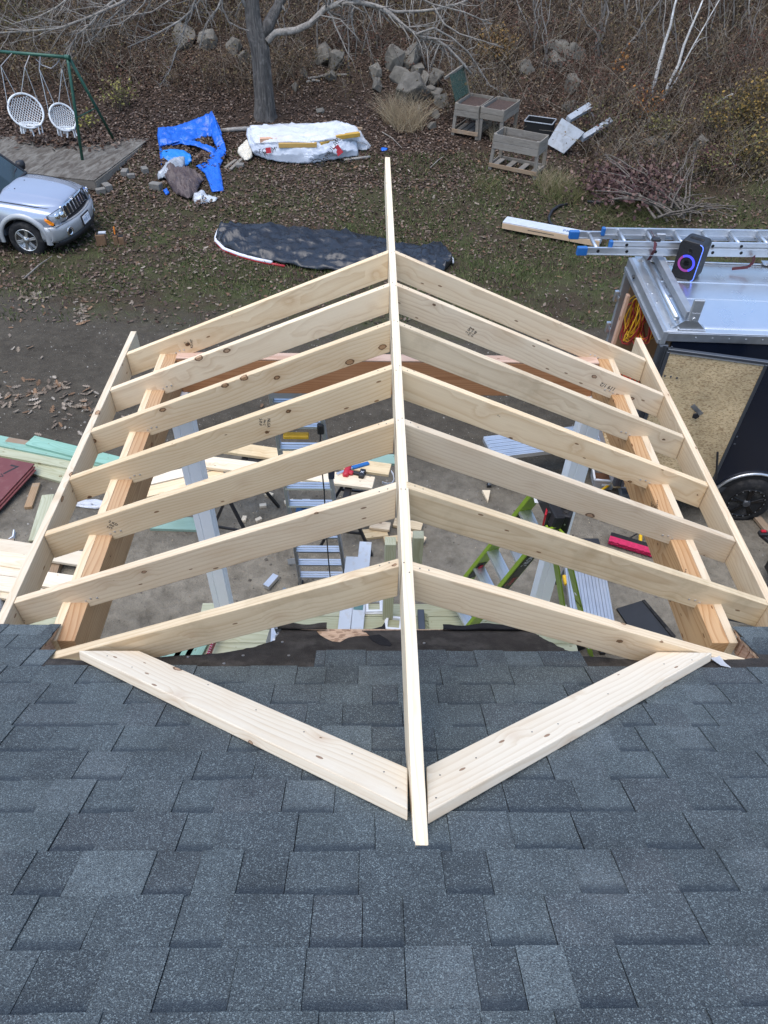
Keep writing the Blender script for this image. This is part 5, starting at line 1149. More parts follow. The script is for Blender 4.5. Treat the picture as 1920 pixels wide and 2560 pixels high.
# shelf on bumper and fog lamps, plate
for s in (-1, 1):
    c = V((.832, s * .60, .50)); MB().lathe([(.085, -.02), (.085, .012), (.066, .016), (.062, -.03)], CM @ Matrix.Translation(c) @ Matrix.Rotation(s * -rad(-17), 4, 'Z') @ Matrix.Rotation(rad(90), 4, 'Y'), 20).build('fog_lamp_bezel', M['chrome'], bump, smooth=True); MB().lathe([(.06, -.0), (.05, .010)], CM @ Matrix.Translation(c) @ Matrix.Rotation(s * rad(17), 4, 'Z') @ Matrix.Rotation(rad(90), 4, 'Y'), 18).build('fog_lamp', M['dark'], bump)
PM = CM @ Matrix.Translation((.948, -.02, .545)) @ Matrix.Rotation(rad(90), 4, 'Z') @ Matrix.Rotation(rad(82), 4, 'X')
MB().box((0, 0, -.008), (.36, .21, .012), PM).build('plate_holder', M['black'], bump); pl = MB().box((0, 0, .004), (.305, .155, .008), PM).build('number_plate', M['white_plastic'], bump, bevel=.002)
text('plate_number', '9505 27', .085, PM @ Matrix.Translation((0, -.012, .009)), M['ink_blue'], bump); text('plate_state', 'MAINE', .028, PM @ Matrix.Translation((0, .055, .009)), M['ink_blue'], bump)
# gap and ledge between bumper and body
for i in range(-9, 9):
    y0, y1 = i * .095, (i + 1) * .095; MB().bar(CM @ V((arcx(y0, .842, .26), y0, .676)), CM @ V((arcx(y1, .842, .26), y1, .676)), .012, .10).build('bumper_ledge', M['silver_low'], bump); MB().bar(CM @ V((arcx(y0, .815, .27), y0, .695)), CM @ V((arcx(y1, .815, .27), y1, .695)), .016, .06).build('bumper_gap', M['dark'], bump)
for s_ in (-1, 1):
    MB().tube([CM @ V((x, s_ * y, z)) for x, y, z in ((-.58, .755, 1.088), (-.3, .768, 1.08), (0, .768, 1.052), (.3, .745, 1.01), (.52, .68, .962), (.66, .60, .915))], .007, 6).build('hood_gap', M['dark'], hood)
# grille: chrome surround with seven slots
GR = CM @ Matrix.Translation((.775, 0, .835)) @ Matrix.Rotation(rad(-14), 4, 'Y')
def gp(y, z, dx=0.0): return GR @ V((-.16 * y * y + dx, y, z))
rows = [[gp(y, z, .0) for z in (-.125, -.06, 0, .06, .125)] for y in np.linspace(-.52, .52, 15)]
g = MB().grid(rows).build('grille', M['chrome'], car, smooth=True, fix=False); solid(g, .02)
for i in range(7):
    y = (i - 3) * .132; rows = [[gp(y + dy, z, .013 if abs(dy) < .04 else .011) for z in (-.095, -.05, .05, .10)] for dy in (-.043, -.02, .02, .043)]
    o = MB().grid(rows).build('grille_slot', M['dark'], g, fix=False); solid(o, .004)
text('hood_badge', 'Jeep', .075, CM @ Matrix.Translation((.755, 0, .965)) @ Matrix.Rotation(rad(90), 4, 'Z') @ Matrix.Rotation(rad(42), 4, 'X'), M['chrome'], hood, ext=.004)
# headlights: round-cornered lens wrapping the corner
for s in (-1, 1):
    pts = [(.735, .535, .945), (.70, .66, .935), (.63, .77, .905), (.55, .83, .87), (.56, .845, .78), (.64, .825, .735), (.72, .72, .715), (.77, .57, .715)]
    q = [CM @ V((x + .015, s * y, z)) for x, y, z in pts]; cen = sum(q, V()) / len(q) + CM.to_3x3() @ V((.055, s * .02, .01))
    bz = MB(); qc = sum(q, V()) / len(q); bz.add([qc + (p - qc) * 1.10 - CM.to_3x3() @ V((.004, 0, 0)) for p in q] + [qc + (p - qc) * .8 - CM.to_3x3() @ V((.06, s * .05, 0)) for p in q], [tuple(range(8)), tuple(range(15, 7, -1))] + [(i, 8 + i, 8 + (i + 1) % 8, (i + 1) % 8) for i in range(8)])
    b = MB(); mid = [p.lerp(cen, .45) + CM.to_3x3() @ V((.012, s * .012, 0)) for p in q]; n = len(q)
    b.add(q + mid + [cen], [(i, (i + 1) % n, n + (i + 1) % n, n + i) for i in range(n)] + [(n + i, n + (i + 1) % n, 2 * n) for i in range(n)]); hl = b.build('headlight', M['lens'], car, smooth=True); bz.build('lamp_bezel', M['gun'], hl)
    for yy, zz, r in ((.62, .84, .062), (.74, .85, .058)):
        MB().lathe([(r, 0), (r * .96, .012), (r * .5, .006), (r * .2, .02)], CM @ Matrix.Translation((.80 - .62 * (yy - .5) ** 1.5, s * yy, zz)) @ Matrix.Rotation(s * rad(28), 4, 'Z') @ Matrix.Rotation(rad(75), 4, 'Y'), 16).build('reflector', M['chrome'], hl, smooth=True)
    pa = [(.50, .862, .845), (.585, .868, .80), (.665, .848, .735), (.645, .85, .70), (.575, .88, .72), (.50, .885, .80)]
    b = MB(); b.add([CM @ V((x + .012, s * (y + .004), z)) for x, y, z in pa] + [CM @ V((x - .01, s * (y - .03), z)) for x, y, z in pa], [tuple(range(6)), tuple(range(11, 5, -1))] + [(i, 6 + i, 6 + (i + 1) % 6, (i + 1) % 6) for i in range(6)]); b.build('turn_signal', M['amber'], hl)
# fender flares and wheel wells, wheels
def wheel(x, s):
    Wm = CM @ Matrix.Translation((x, s * .80, .375)) @ Matrix.Rotation(rad(90) * (1 if s < 0 else -1), 4, 'X'); r = .375
    w = MB().lathe([(r * .58, .10), (r * .70, .118), (r * .92, .112), (r * .99, .085), (r, .03), (r, -.06), (r * .95, -.11), (r * .6, -.11)], Wm, 40).build('wheel', M['rubber'], car, smooth=True)
    MB().lathe([(r * .615, .10), (r * .615, .112), (r * .57, .115), (r * .545, .09), (r * .53, .02)], Wm, 36).build('rim', M['alloy'], w, smooth=True); MB().lathe([(r * .55, .0), (r * .55, .03)], Wm, 30).build('brake_disc', M['dark'], w)
    for i in range(6):
        a = 2 * math.pi * i / 6 + .25
        for dg in (-.13, .13): MB().bar(Wm @ V((.055 * math.cos(a + dg * 2), .055 * math.sin(a + dg * 2), .10)), Wm @ V((r * .57 * math.cos(a + dg * .62), r * .57 * math.sin(a + dg * .62), .098)), .022, .028, Wm.to_3x3().col[2]).build('spoke', M['alloy'], w, bevel=.004)
    MB().lathe([(.085, .07), (.08, .108), (.035, .116), (.03, .122), (.005, .124)], Wm, 20).build('hub', M['alloy'], w, smooth=True)
    for i in range(5): a = 2 * math.pi * i / 5; MB().lathe([(.011, .10), (.010, .120)], Wm @ Matrix.Translation((.057 * math.cos(a), .057 * math.sin(a), 0)), 6).build('lug_nut', M['dark'], w)
    # dark arch opening and silver flare
    arc = [(x + .455 * math.cos(a), .385 + .44 * math.sin(a)) for a in np.linspace(rad(-14), rad(194), 20)]
    b = MB(); n = len(arc)
    b.add([CM @ V((u, s * .905, z)) for u, z in arc] + [CM @ V((u, s * .52, z)) for u, z in arc], [tuple(range(2 * n - 1, n - 1, -1))] + [(i, n + i, n + i + 1, i + 1) for i in range(n - 1)]); b.build('wheel_arch', M['dark'], car, fix=False)
    rows = [[CM @ V((x + (.455 + dr) * math.cos(a), s * yy, .385 + (.44 + dr) * math.sin(a))) for dr, yy in ((-.0, .905), (-.004, .938), (.035, .940), (.085, .925), (.10, .89))] for a in np.linspace(rad(-8), rad(188), 22)]
    o = MB().grid(rows).build('fender_flare', M['silver_low'], car, smooth=True, fix=False)
    return w
for x in (0.0, -2.78):
    for s in (-1, 1):
        ww = wheel(x, s)
        if s < 0: ww.matrix_basis = ww.matrix_basis
# greenhouse
gs = [(-3.55, .62, 1.55, .74), (-3.2, .64, 1.68, .80), (-1.4, .64, 1.71, .80), (-1.15, .63, 1.66, .80)]
roofrows = []
for x, w, z, wb in gs: roofrows.append((x, [(w + .03, z - .05), (w, z - .01), (w * .7, z + .02), (w * .3, z + .03), (0.0, z + .032)]))
loft(roofrows, 'roof', 'silver', sub=1)
b = MB(); b.add([CM @ V(p) for p in [(-.56, -.70, 1.125), (-.56, .70, 1.125), (-1.17, .60, 1.66), (-1.17, -.60, 1.66), (-.48, 0, 1.13), (-1.13, 0, 1.69)]], [(0, 4, 5, 3), (4, 1, 2, 5)]); ws = b.build('windscreen', M['glass'], car, fix=False); solid(ws, .008)
for s in (-1, 1):
    b = MB(); b.add([CM @ V(p) for p in [(-.70, s * .80, 1.10), (-3.5, s * .78, 1.10), (-3.3, s * .68, 1.62), (-1.25, s * .66, 1.64)]], [(0, 1, 2, 3)]); solid(b.build('side_window', M['glass'], car, fix=False), .01)
    MB().bar(CM @ V((-.56, s * .76, 1.10)), CM @ V((-1.20, s * .645, 1.665)), .05, .06).build('windscreen_pillar', M['black'], car, bevel=.01)
    mr = MB(); mr.lathe([(.03, -.10), (.075, -.08), (.095, 0), (.08, .07), (.02, .09)], CM @ Matrix.Translation((-.78, s * 1.0, 1.17)) @ Matrix.Scale(1.3, 4, (0, 1, 0)), 16); mr.build('door_mirror', M['black'], car, smooth=True); MB().bar(CM @ V((-.78, s * .84, 1.10)), CM @ V((-.78, s * .96, 1.14)), .04, .06).build('mirror_arm', M['black'], car)
    MB().bar(CM @ V((-1.0, s * .913, .42)), CM @ V((-1.0, s * .905, 1.03)), .004, .006).build('door_gap', M['dark'], car)
    MB().bar(CM @ V((-.50, s * .885, .35)), CM @ V((-2.2, s * .885, .35)), .08, .05).build('rocker', M['gun'], car)
MB().bar(CM @ V((-.55, -.72, 1.128)), CM @ V((-.55, .72, 1.128)), .02, .10).build('cowl', M['black'], car, bevel=.006)
for y0, y1 in ((-.55, .05), (.12, .62)):
    MB().bar(CM @ V((-.57, y0, 1.16)), CM @ V((-.66, y1, 1.235)), .02, .02).build('wiper', M['black'], car)
    
# ------------------------------------------------------------------ concrete platform and swing set
PLZ = P(236, 474).z + .27
c1, c2 = Z(236, 450, PLZ), Z(370, 349, PLZ); ex = (c2 - c1); ex.z = 0; ln2 = ex.length; ex.normalize(); ey = V((-ex.y, ex.x, 0))
plat = thing('platform_slab', V((c1.x, c1.y, PLZ - .3)), 'weathered grey plank platform under the swing set', 'platform')
nb = 13; wpl = ln2 + .1
def plat_mat():
    m, nt, b = newmat('platform_top'); t = NT(nt); tc = t.n('TexCoord').outputs['Object']
    n1 = t.noise(t.map(tc, (1, 3, 1)), 2.2, 5, .65, .8); n2 = t.noise(t.map(tc, (2, 8, 2)), 3, 5, .6)
    c = t.mix(t.ramp(n1, [(.40, 0.0), (.66, 1.0)]), (.070, .058, .045), (.195, .182, .155)); c = t.mix(t.math('MULTIPLY', t.ramp(n2, [(.5, 0.0), (.7, 1.0)]), .5), c, (.09, .065, .045))
    t.l(c, b.inputs['Base Color']); b.inputs['Roughness'].default_value = .9; t.l(t.bump(n2, .4, .01), b.inputs['Normal']); return m
M['plat'] = plat_mat()
Mp = Matrix(((ex.x, ey.x, 0, c1.x), (ex.y, ey.y, 0, c1.y), (0, 0, 1, PLZ), (0, 0, 0, 1)))
for i, (v0, v1) in enumerate(((0, 1.62), (1.63, 3.1), (3.11, 4.6))):
    b = MB(); b.prism([(-.02, v0), (wpl, v0), (wpl, v1), (-.02, v1)], -.03, 0); mesh_obj('deck_sheet', b.mesh('deck_sheet', .004), M['plat'], plat, Mp)
for a, c in (((0, 0), (wpl - .02, 0)), ((0, 0), (0, 4.6)), ((wpl - .03, 0), (wpl - .03, 4.6))):
    lumber('rim_joist', Mp @ V((*a, -.13)), Mp @ V((*c, -.13)), .20, .04, M['grey_wood'], plat)
for px, py, s, lab in ((268, 468, .13, 'larger concrete block at the near corner of the platform'), (252, 478, .11, 'concrete block under the near platform corner'), (312, 432, .12, 'upright concrete block beside the platform edge'), (328, 440, .09, 'small concrete block beside the platform edge'), (362, 425, .11, 'concrete block in the leaves right of the platform'), (390, 466, .14, 'flat grey stone in the leaves below the brown tarp')):
    c = P(px, py, .06); tag(MB().box(c, (s * 2, s * 1.3, s * 1.2), Matrix.Translation(c) @ Matrix.Rotation(px * .7, 4, 'Z') @ Matrix.Translation(-c)).build('concrete_block', M['concrete'], bevel=.01), lab, 'block', 'concrete blocks by the platform')
# swing set: apex, legs, top bar
fb = Z(206, 400, PLZ); fyy = fb.y + 1.1
ap = Yp(169, 143, fb.y + .75); bk = Z(286, 352, PLZ); 
sw = thing('swing_set', fb, 'dark green steel swing set standing on the platform', 'swing set')
mid_ = (ap + V((.0, 0, 0)))
top2 = Yp(-60, 124, ap.y + 1.0); ddir = (top2 - ap).normalized(); top2 = ap + ddir * 3.2
MB().tube([ap + ddir * -.05, top2], .038, 10).build('top_bar', M['green_steel'], sw, smooth=True)
MB().tube([fb, ap.lerp(fb, .06) + V((0, 0, 0)), ap + ddir * .02 + V((0, .02, -.01))], .036, 10).build('leg', M['green_steel'], sw, smooth=True); MB().tube([bk, ap + V((.02, .03, -.01))], .036, 10).build('leg', M['green_steel'], sw, smooth=True)
MB().tube([fb.lerp(ap, .42), bk.lerp(ap, .42)], .014, 8).build('cross_brace', M['green_steel'], sw); MB().lathe([(.05, -.06), (.055, .06)], frame(ap, ddir, (0, 0, 1)) @ Matrix.Rotation(rad(90), 4, 'Y'), 12).build('corner_joint', M['green_steel'], sw)
for s in (-1, 1):
    foot = V((top2.x - .2, top2.y + s * .9, PLZ)); MB().tube([foot, top2], .036, 10).build('leg', M['green_steel'], sw, smooth=True)
MB().tube([V((top2.x - .2, top2.y - .9, PLZ)).lerp(top2, .42), V((top2.x - .2, top2.y + .9, PLZ)).lerp(top2, .42)], .014, 8).build('cross_brace', M['green_steel'], sw)
q = [Yp(90, 148, ap.y + .2), Yp(105, 163, ap.y + .2), Yp(128, 171, ap.y + .2), Yp(142, 160, ap.y + .2), Yp(150, 148, ap.y + .2)]; MB().tube(q, .012, 6).build('spare_chain', M['chain'], sw)
def hoop_swing(px, py, rpx_, hooks, lab, ry=0.0):
    yy = ap.y + .42; c = Yp(px, py, yy); D = (c - CP).dot(_f); r = rpx_ * D / FPX
    t = thing('macrame_swing', c - V((0, 0, r)), lab, 'swing chair', 'white macrame swing chairs')
    n = (CP - c).normalized(); n = (n * .75 + V((.25 + ry, 0, .35))).normalized()
    x = V((0, 0, 1)).cross(n).normalized(); y = n.cross(x); Hm = Matrix(((x.x, y.x, n.x, c.x), (x.y, y.y, n.y, c.y), (x.z, y.z, n.z, c.z), (0, 0, 0, 1)))
    def circ(R, zo, k=32, cy=0.0): return [Hm @ V((R * math.cos(2 * math.pi * i / k), R * math.sin(2 * math.pi * i / k) + cy, zo)) for i in range(k + 1)]
    MB().tube(circ(r, 0), .024, 8, False).build('back_ring', M['rope'], t, smooth=True)
    # seat ring: level hoop at the bottom, behind the back ring
    sc0 = Hm @ V((0, -r * .72, -.02)); sr = r * .66; bk_ = V((n.x, n.y, 0)).normalized()
    sring = [sc0 - bk_ * (sr * .45) + V((sr * math.cos(a), 0, 0)) * 1.0 + bk_ * (sr * .62 * math.sin(a)) + V((0, 0, -.04)) for a in np.linspace(0, 2 * math.pi, 33)]
    MB().tube(sring, .02, 8, False).build('seat_ring', M['rope'], t, smooth=True)
    b = MB(); m = 6
    for i in range(-m, m + 1):       # diamond net bulging backward
        for sgn in (-1, 1):
            pts = []
            for k in range(13):
                a = -1 + 2 * k / 12; u = (i / m * 1.4 + a * sgn) * .70 * r; v = a * r
                if u * u + v * v < (r * .985) ** 2: rr2 = (u * u + v * v) / (r * r); pts.append(Hm @ V((u, v, -.30 * r * (1 - rr2))))
            if len(pts) > 1: b.tube(pts, .006, 4, False)
    b.build('net', M['rope'], t)
    b = MB(); cs = sum(sring[:-1], V()) / 32
    for i in range(-4, 5):
        for ax in (0, 1):
            f = i / 4.6; h_ = math.sqrt(1 - f * f); e1_, e2_ = V((sr, 0, 0)), bk_ * (sr * .62); p = cs + (e1_ * f + e2_ * h_ if ax else e1_ * h_ + e2_ * f); q_ = cs + (e1_ * f - e2_ * h_ if ax else -e1_ * h_ + e2_ * f); b.tube([p, (p + q_) / 2 - V((0, 0, .05)), q_], .006, 4, False)
    b.build('seat_net', M['rope'], t)
    for i in range(11):
        a = math.pi * (1.0 + i / 10) if i < 7 else math.pi * (i - 7) / 4 + .3; p = sring[int((a / (2 * math.pi)) * 32) % 32]; L = r * RN.uniform(.45, .62); MB().tube([p, p - V((RN.uniform(-.01, .02), 0, L * .5)), p - V((RN.uniform(-.03, .03), RN.uniform(-.03, .03), L))], [.012, .014, .020], 6).build('tassel', M['rope'], t)
    for hx, (ux, uy) in hooks:
        hk = Yp(ux, uy, ap.y + .12)
        for ang in ((100, 160) if hx < 0 else (80, 20)):
            e_ = Hm @ V((r * math.cos(rad(ang)), r * math.sin(rad(ang)), 0)); MB().tube([hk, e_], .008, 5).build('rope', M['rope'], t)
        tb_ = ap + ddir * max(0, (hk - ap).dot(ddir)); MB().tube([hk, tb_], .014, 5).build('chain', M['chain'], t)
hoop_swing(65, 277, 40, ((-1, (2, 165)), (1, (62, 168))), 'left white macrame swing chair hanging from the green frame')
hoop_swing(157, 293, 31.5, ((-1, (98, 172)), (1, (155, 172))), 'right white macrame swing chair nearest the green front leg', .15)

# ------------------------------------------------------------------ tarps and wrapped pile
def sheet(name, rows, mat, label, cat, sub=6, folds=.05, fs=5.0, seed=0.0, t=.004, parent=None, keep=False, crease=.8):
    sub += 3
    """rows of (px,py,h): bilinear patch with folds, lying on the ground"""
    R0 = [[P(px, py, max(0, h)) for px, py, h in r] for r in rows]
    def lerp_row(r, m):
        out = []
        for i in range(len(r) - 1):
            for k in range(m): out.append(r[i].lerp(r[i + 1], k / m))
        return out + [r[-1]]
    R1 = [lerp_row(r, sub) for r in R0]; full = []
    for i in range(len(R1) - 1):
        for k in range(sub): full.append([a.lerp(b_, k / sub) for a, b_ in zip(R1[i], R1[i + 1])])
    full.append(R1[-1])
    nr_, nc_ = len(full) - 1, len(full[0]) - 1
    for ri, r in enumerate(full):
        for ci, p in enumerate(r):
            ed_ = min(1, .3 + min(ri, nr_ - ri, ci, nc_ - ci) / 3.0)
            n1 = mnoise.noise(V((p.x * fs * .35 + seed, p.y * fs, seed))); n2 = mnoise.noise(V((p.x * fs * 1.5 + seed, p.y * fs * 2.2, seed + 3)))
            n3 = 1 - abs(mnoise.noise(V((p.x * fs * .9 + p.y * fs * .5 + seed, p.y * fs * 1.1 - p.x * fs * .4, seed + 9)))) * 2.2; p.z += .015 + ed_ * folds * (abs(n1) * 1.5 + .5 * n2 + crease * max(0, n3) ** 2 + .12)
    b = MB(); b.grid(full); o = b.build(name, M[mat], parent, smooth=True, fix=False); solid(o, t)
    if label: tag(o, label, cat)
    return o
bt = thing('blue_tarp', P(480, 430), 'crumpled bright blue tarp full of dead leaves right of the platform', 'tarp')
sheet('tarp_sheet', [[(395, 322, .25), (440, 318, .15), (490, 300, .2), (524, 290, .3), (530, 281, .45)], [(398, 345, .20), (440, 340, .08), (490, 330, .10), (524, 320, .15), (545, 310, .25)], [(400, 370, .10), (430, 362, .12), (470, 355, .12), (520, 345, .05), (556, 340, .20)]], 'tarp_blue', None, None, 6, .07, 6, 1.0, parent=bt)
sheet('tarp_fold', [[(408, 356, .05), (450, 348, .10), (490, 356, .14), (540, 374, .10)], [(405, 372, .02), (450, 362, .10), (490, 368, .16), (535, 388, .08)]], 'tarp_blue', None, None, 6, .06, 7, 2.0, parent=bt)
sheet('tarp_fold', [[(528, 282, .40), (536, 292, .35), (546, 320, .2), (556, 350, .1), (560, 375, .05)], [(530, 300, .25), (542, 318, .30), (552, 345, .22), (562, 362, .12), (566, 382, .1)], [(522, 330, .02), (530, 345, .12), (536, 360, .10), (542, 372, .05), (548, 384, .02)]], 'tarp_blue', None, None, 5, .05, 7, 3.0, parent=bt)
sheet('tarp_fold', [[(546, 372, .10), (562, 380, .10), (566, 388, .05)], [(520, 398, .03), (545, 392, .10), (560, 398, .06)], [(490, 418, .02), (530, 415, .06), (550, 420, .04)], [(512, 436, .02), (535, 445, .05), (555, 445, .02)], [(530, 482, .0), (545, 482, .03), (560, 480, .0)]], 'tarp_blue', None, None, 5, .05, 7, 4.0, parent=bt)
sheet('tarp_fold', [[(395, 325, .22), (404, 335, .15), (406, 360, .05), (408, 385, .02)], [(393, 340, .05), (397, 365, .05), (400, 390, .03), (404, 425, .0)]], 'tarp_blue', None, None, 5, .03, 7, 6.0, parent=bt)
sheet('tarp_fold', [[(404, 378, .06), (430, 376, .10), (460, 378, .10), (478, 390, .05)], [(404, 400, .03), (430, 396, .10), (460, 398, .10), (482, 405, .05)], [(408, 412, .0), (440, 408, .05), (466, 418, .02), (478, 408, .02)]], 'tarp_teal', None, None, 5, .05, 7, 5.0, parent=bt)
wt = thing('brown_tarp', P(450, 470), 'brown tarp with silver underside crumpled in front of the blue tarp', 'tarp')
sheet('tarp_sheet', [[(420, 416, .20), (450, 420, .18), (480, 428, .10), (512, 452, .03)], [(412, 440, .18), (440, 445, .22), (470, 448, .14), (505, 458, .02)], [(420, 462, .08), (445, 460, .15), (470, 465, .16), (498, 470, .05)], [(432, 480, .0), (450, 478, .10), (475, 486, .10), (492, 490, .02)], [(445, 492, .0), (462, 496, .06), (476, 500, .04), (482, 498, .0)]], 'tarp_brown', None, None, 5, .11, 7, 8.0, parent=wt)
sheet('silver_underside', [[(428, 402, .22), (445, 396, .25), (462, 396, .22)], [(405, 424, .14), (430, 414, .26), (463, 416, .12)], [(393, 440, .05), (414, 432, .20), (424, 440, .18)], [(396, 452, .0), (410, 446, .10), (420, 452, .06)]], 'tarp_silver', None, None, 5, .06, 8, 9.0, parent=wt)
crumple('plastic_bag', [(481, 500), (488, 490), (508, 477), (518, 490), (545, 498), (540, 505), (522, 508), (505, 512), (490, 514)], .03, 'poly_bag', 'pale grey plastic bag in leaves below the blue tarp tail', 'plastic bag', 5.5, amp=.08)
crumple('tarp_scrap', [(408, 480), (418, 474), (425, 486), (416, 492)], .02, 'tarp_blue', 'small scrap of blue tarp in the leaves below the brown tarp', 'tarp scrap', 6.5, amp=.04)
crumple('tarp_scrap', [(950, 373), (960, 371), (970, 374), (966, 379), (955, 380)], .02, 'tarp_blue', 'tiny blue scrap in leaves right of the wrapped pile', 'tarp scrap', 7.5, amp=.03)
# wrapped lumber pile
wp = thing('wrapped_pile', P(760, 390), 'pile wrapped in white printed foil and clear plastic beside the big tree', 'wrapped pile')
sheet('white_wrap', [[(618, 322, .30), (660, 318, .42), (740, 316, .45), (800, 312, .45), (845, 308, .45), (880, 318, .40)], [(616, 340, .30), (660, 345, .42), (740, 350, .45), (800, 350, .45), (850, 345, .45), (884, 340, .38)], [(624, 368, .25), (660, 372, .30), (730, 370, .38), (790, 368, .38), (850, 362, .36), (892, 352, .28)], [(632, 386, .12), (665, 392, .15), (725, 392, .20), (790, 392, .20), (850, 388, .18), (895, 380, .12)], [(640, 392, .06), (670, 402, .06), (722, 410, .02), (770, 412, .02), (840, 402, .02), (896, 392, .01)]], 'wrap', None, None, 7, .075, 8, 11.0, parent=wp)
sheet('clear_plastic', [[(625, 318, .44), (700, 312, .50), (780, 312, .52), (842, 304, .56), (890, 320, .46), (905, 336, .30)], [(624, 340, .42), (700, 335, .52), (780, 335, .52), (840, 330, .55), (895, 340, .42), (915, 355, .15)], [(636, 362, .36), (700, 358, .48), (770, 358, .48), (820, 352, .50), (880, 352, .38), (928, 368, .02)]], 'poly', None, None, 5, .06, 6, 13.0, parent=wp)
sheet('plastic_tail', [[(884, 345, .28), (900, 345, .22), (915, 352, .1), (928, 368, .0)], [(888, 362, .15), (900, 365, .12), (912, 370, .05), (922, 374, .0)], [(896, 376, .03), (905, 377, .03), (912, 378, .02), (918, 376, .0)]], 'poly', None, None, 5, .05, 9, 14.0, parent=wp)
sheet('gathered_wrap', [[(618, 352, .22), (606, 362, .15), (596, 372, .05)], [(628, 368, .20), (612, 374, .16), (594, 384, .03)], [(630, 384, .15), (618, 388, .10), (600, 394, .0)], [(632, 396, .05), (622, 402, .04), (612, 404, .0)]], 'cream', None, None, 5, .07, 14, 15.0, parent=wp)
lumber('wrapped_board', P(650, 350, .46), P(800, 342, .48), .14, .09, M['pink_wood'], wp, up=(0, 1, 0))
def pt_text(s, px, py, h, size, ang, mt, yaw=0.0, fx=.0):
    c = P(px, py, h); n = (CP - c).normalized(); x = V((0, 0, 1)).cross(n).normalized(); y = n.cross(x); Mt = Matrix(((x.x, y.x, n.x, c.x), (x.y, y.y, n.y, c.y), (x.z, y.z, n.z, c.z), (0, 0, 0, 1))) @ Matrix.Translation((0, 0, .16)) @ Matrix.Rotation(rad(ang), 4, 'Z'); return text('printed_lettering', s, size, Mt, M[mt], wp)
pt_text('FOAMULAR', 688, 374, .26, .16, 6, 'ink'); pt_text('FOAMULAR', 822, 385, .20, .17, 52, 'ink'); pt_text('R', 664, 385, .22, .16, 20, 'ink')
for px, py, h, w, hh, a in ((845, 376, .22, .17, .22, 38), (671, 376, .28, .13, .13, 4)):
    c = P(px, py, h); n = (CP - c).normalized(); x = V((0, 0, 1)).cross(n).normalized(); y = n.cross(x); Mt = Matrix(((x.x, y.x, n.x, c.x), (x.y, y.y, n.y, c.y), (x.z, y.z, n.z, c.z), (0, 0, 0, 1))) @ Matrix.Translation((0, 0, .16)) @ Matrix.Rotation(rad(a), 4, 'Z'); MB().box((0, 0, 0), (w, hh, .004), Mt).build('printed_logo', M['red'], wp)
for px, py, h in ((722, 374, .26), (796, 403, .06), (826, 352, .40), (866, 398, .04)):
    c = P(px, py, h) + V((0, -.12, .03)); MB().tube([c + V((.12 * math.cos(a) * (1 + .3 * math.cos(2 * a)), -.02, .07 * math.sin(a))) for a in np.linspace(0, 2 * math.pi, 15)], .009, 5, False).build('printed_logo', M['ink'], wp)
def pile_board(a, c, h, w, t_, mat, lab): return tag(flat('timber', P(*a, h), P(*c, h), w, t_, M[mat]), lab, 'timber')
pile_board((697, 363), (792, 362), .44, .09, .10, 'yellow_pine', 'yellow timber weighing down the front of the wrapped pile'); pile_board((838, 343), (898, 335), .50, .14, .09, 'yellow_pine', 'yellow timber sticking out at the right end of the wrapped pile'); pile_board((800, 360), (856, 346), .42, .12, .08, 'yellow_pine', 'yellow timber half under plastic on the right of the wrapped pile'); pile_board((850, 318), (906, 322), .40, .10, .05, 'old_wood', 'weathered timber end behind the right of the wrapped pile')
for (a, c, lab) in (((563, 420), (590, 400), 'left of two weathered stakes lying beside the blue tarp'), ((576, 424), (604, 398), 'right of two weathered stakes beside the blue tarp')): board(a, c, .03, .08, .04, 'grey_wood', lab, None, 'stake', 'stake')
tag(MB().box(P(600, 414, .03), (.2, .16, .1)).build('concrete_block', M['concrete'], bevel=.01), 'pale block behind the two weathered stakes', 'block', 'concrete blocks by the platform')
a, c = P(548, 327, .05), P(625, 322, .05); tag(MB().tube([a, a.lerp(c, .5) + V((0, 0, .01)), c], [.05, .055, .06], 10).build('log', M['stump_log'], smooth=True), 'bare grey log on the leaves behind the wrapped pile', 'log')
a, c = P(860, 400, .03), P(925, 392, .03); tag(MB().tube([a, c], [.03, .035], 8).build('log', M['stump_log'], smooth=True), 'thin grey log at the front right of the wrapped pile', 'log')

# black tarp over a long board shape
tp = thing('black_tarp', P(800, 620), 'long black tarp over a paddle-shaped board with red and white edge', 'tarp')
out_t = [(548, 569), (580, 563), (640, 566), (720, 570), (800, 578), (880, 586), (950, 596), (1000, 612), (1050, 622), (1090, 612), (1105, 620), (1122, 634), (1128, 645)]
out_b = [(538, 600), (560, 620), (620, 645), (680, 655), (740, 668), (800, 678), (870, 680), (940, 684), (1000, 690), (1050, 696), (1090, 690), (1110, 680), (1132, 655)]
rows = []
for k, f in enumerate((0, .3, .65, 1)):
    rows.append([(a[0] + (c[0] - a[0]) * f, a[1] + (c[1] - a[1]) * f, (.02, .12, .12, .03)[k]) for a, c in zip(out_t, out_b)])
sheet('tarp_sheet', rows, 'tarp_black', None, None, 7, .11, 4.2, 17.0, parent=tp, crease=.45)
crumple_pts = [(1058, 628), (1080, 612), (1102, 614), (1125, 638), (1132, 655), (1118, 672), (1090, 668), (1065, 650)]
o = crumple('bunched_end', crumple_pts, .16, 'tarp_black', None, None, 19.0, amp=.12); o.parent = tp; o.matrix_basis = MWS[tp.name].inverted() @ MWS[o.name]
for nm, mt, dpx, r, seg in (('white_edge', 'white_plastic', 0, .035, slice(0, 8)), ('red_edge', 'red', 4, .028, slice(2, 9))):
    ep = [(552, 568), (545, 578), (540, 592), (540, 602), (560, 622), (600, 637), (640, 648), (680, 656), (712, 662)]
    q = [P(x, y + dpx, .05 if nm == 'white_edge' else .02) for x, y in ep][seg]; MB().tube(q, r, 8).build(nm, M[mt], tp, smooth=True)
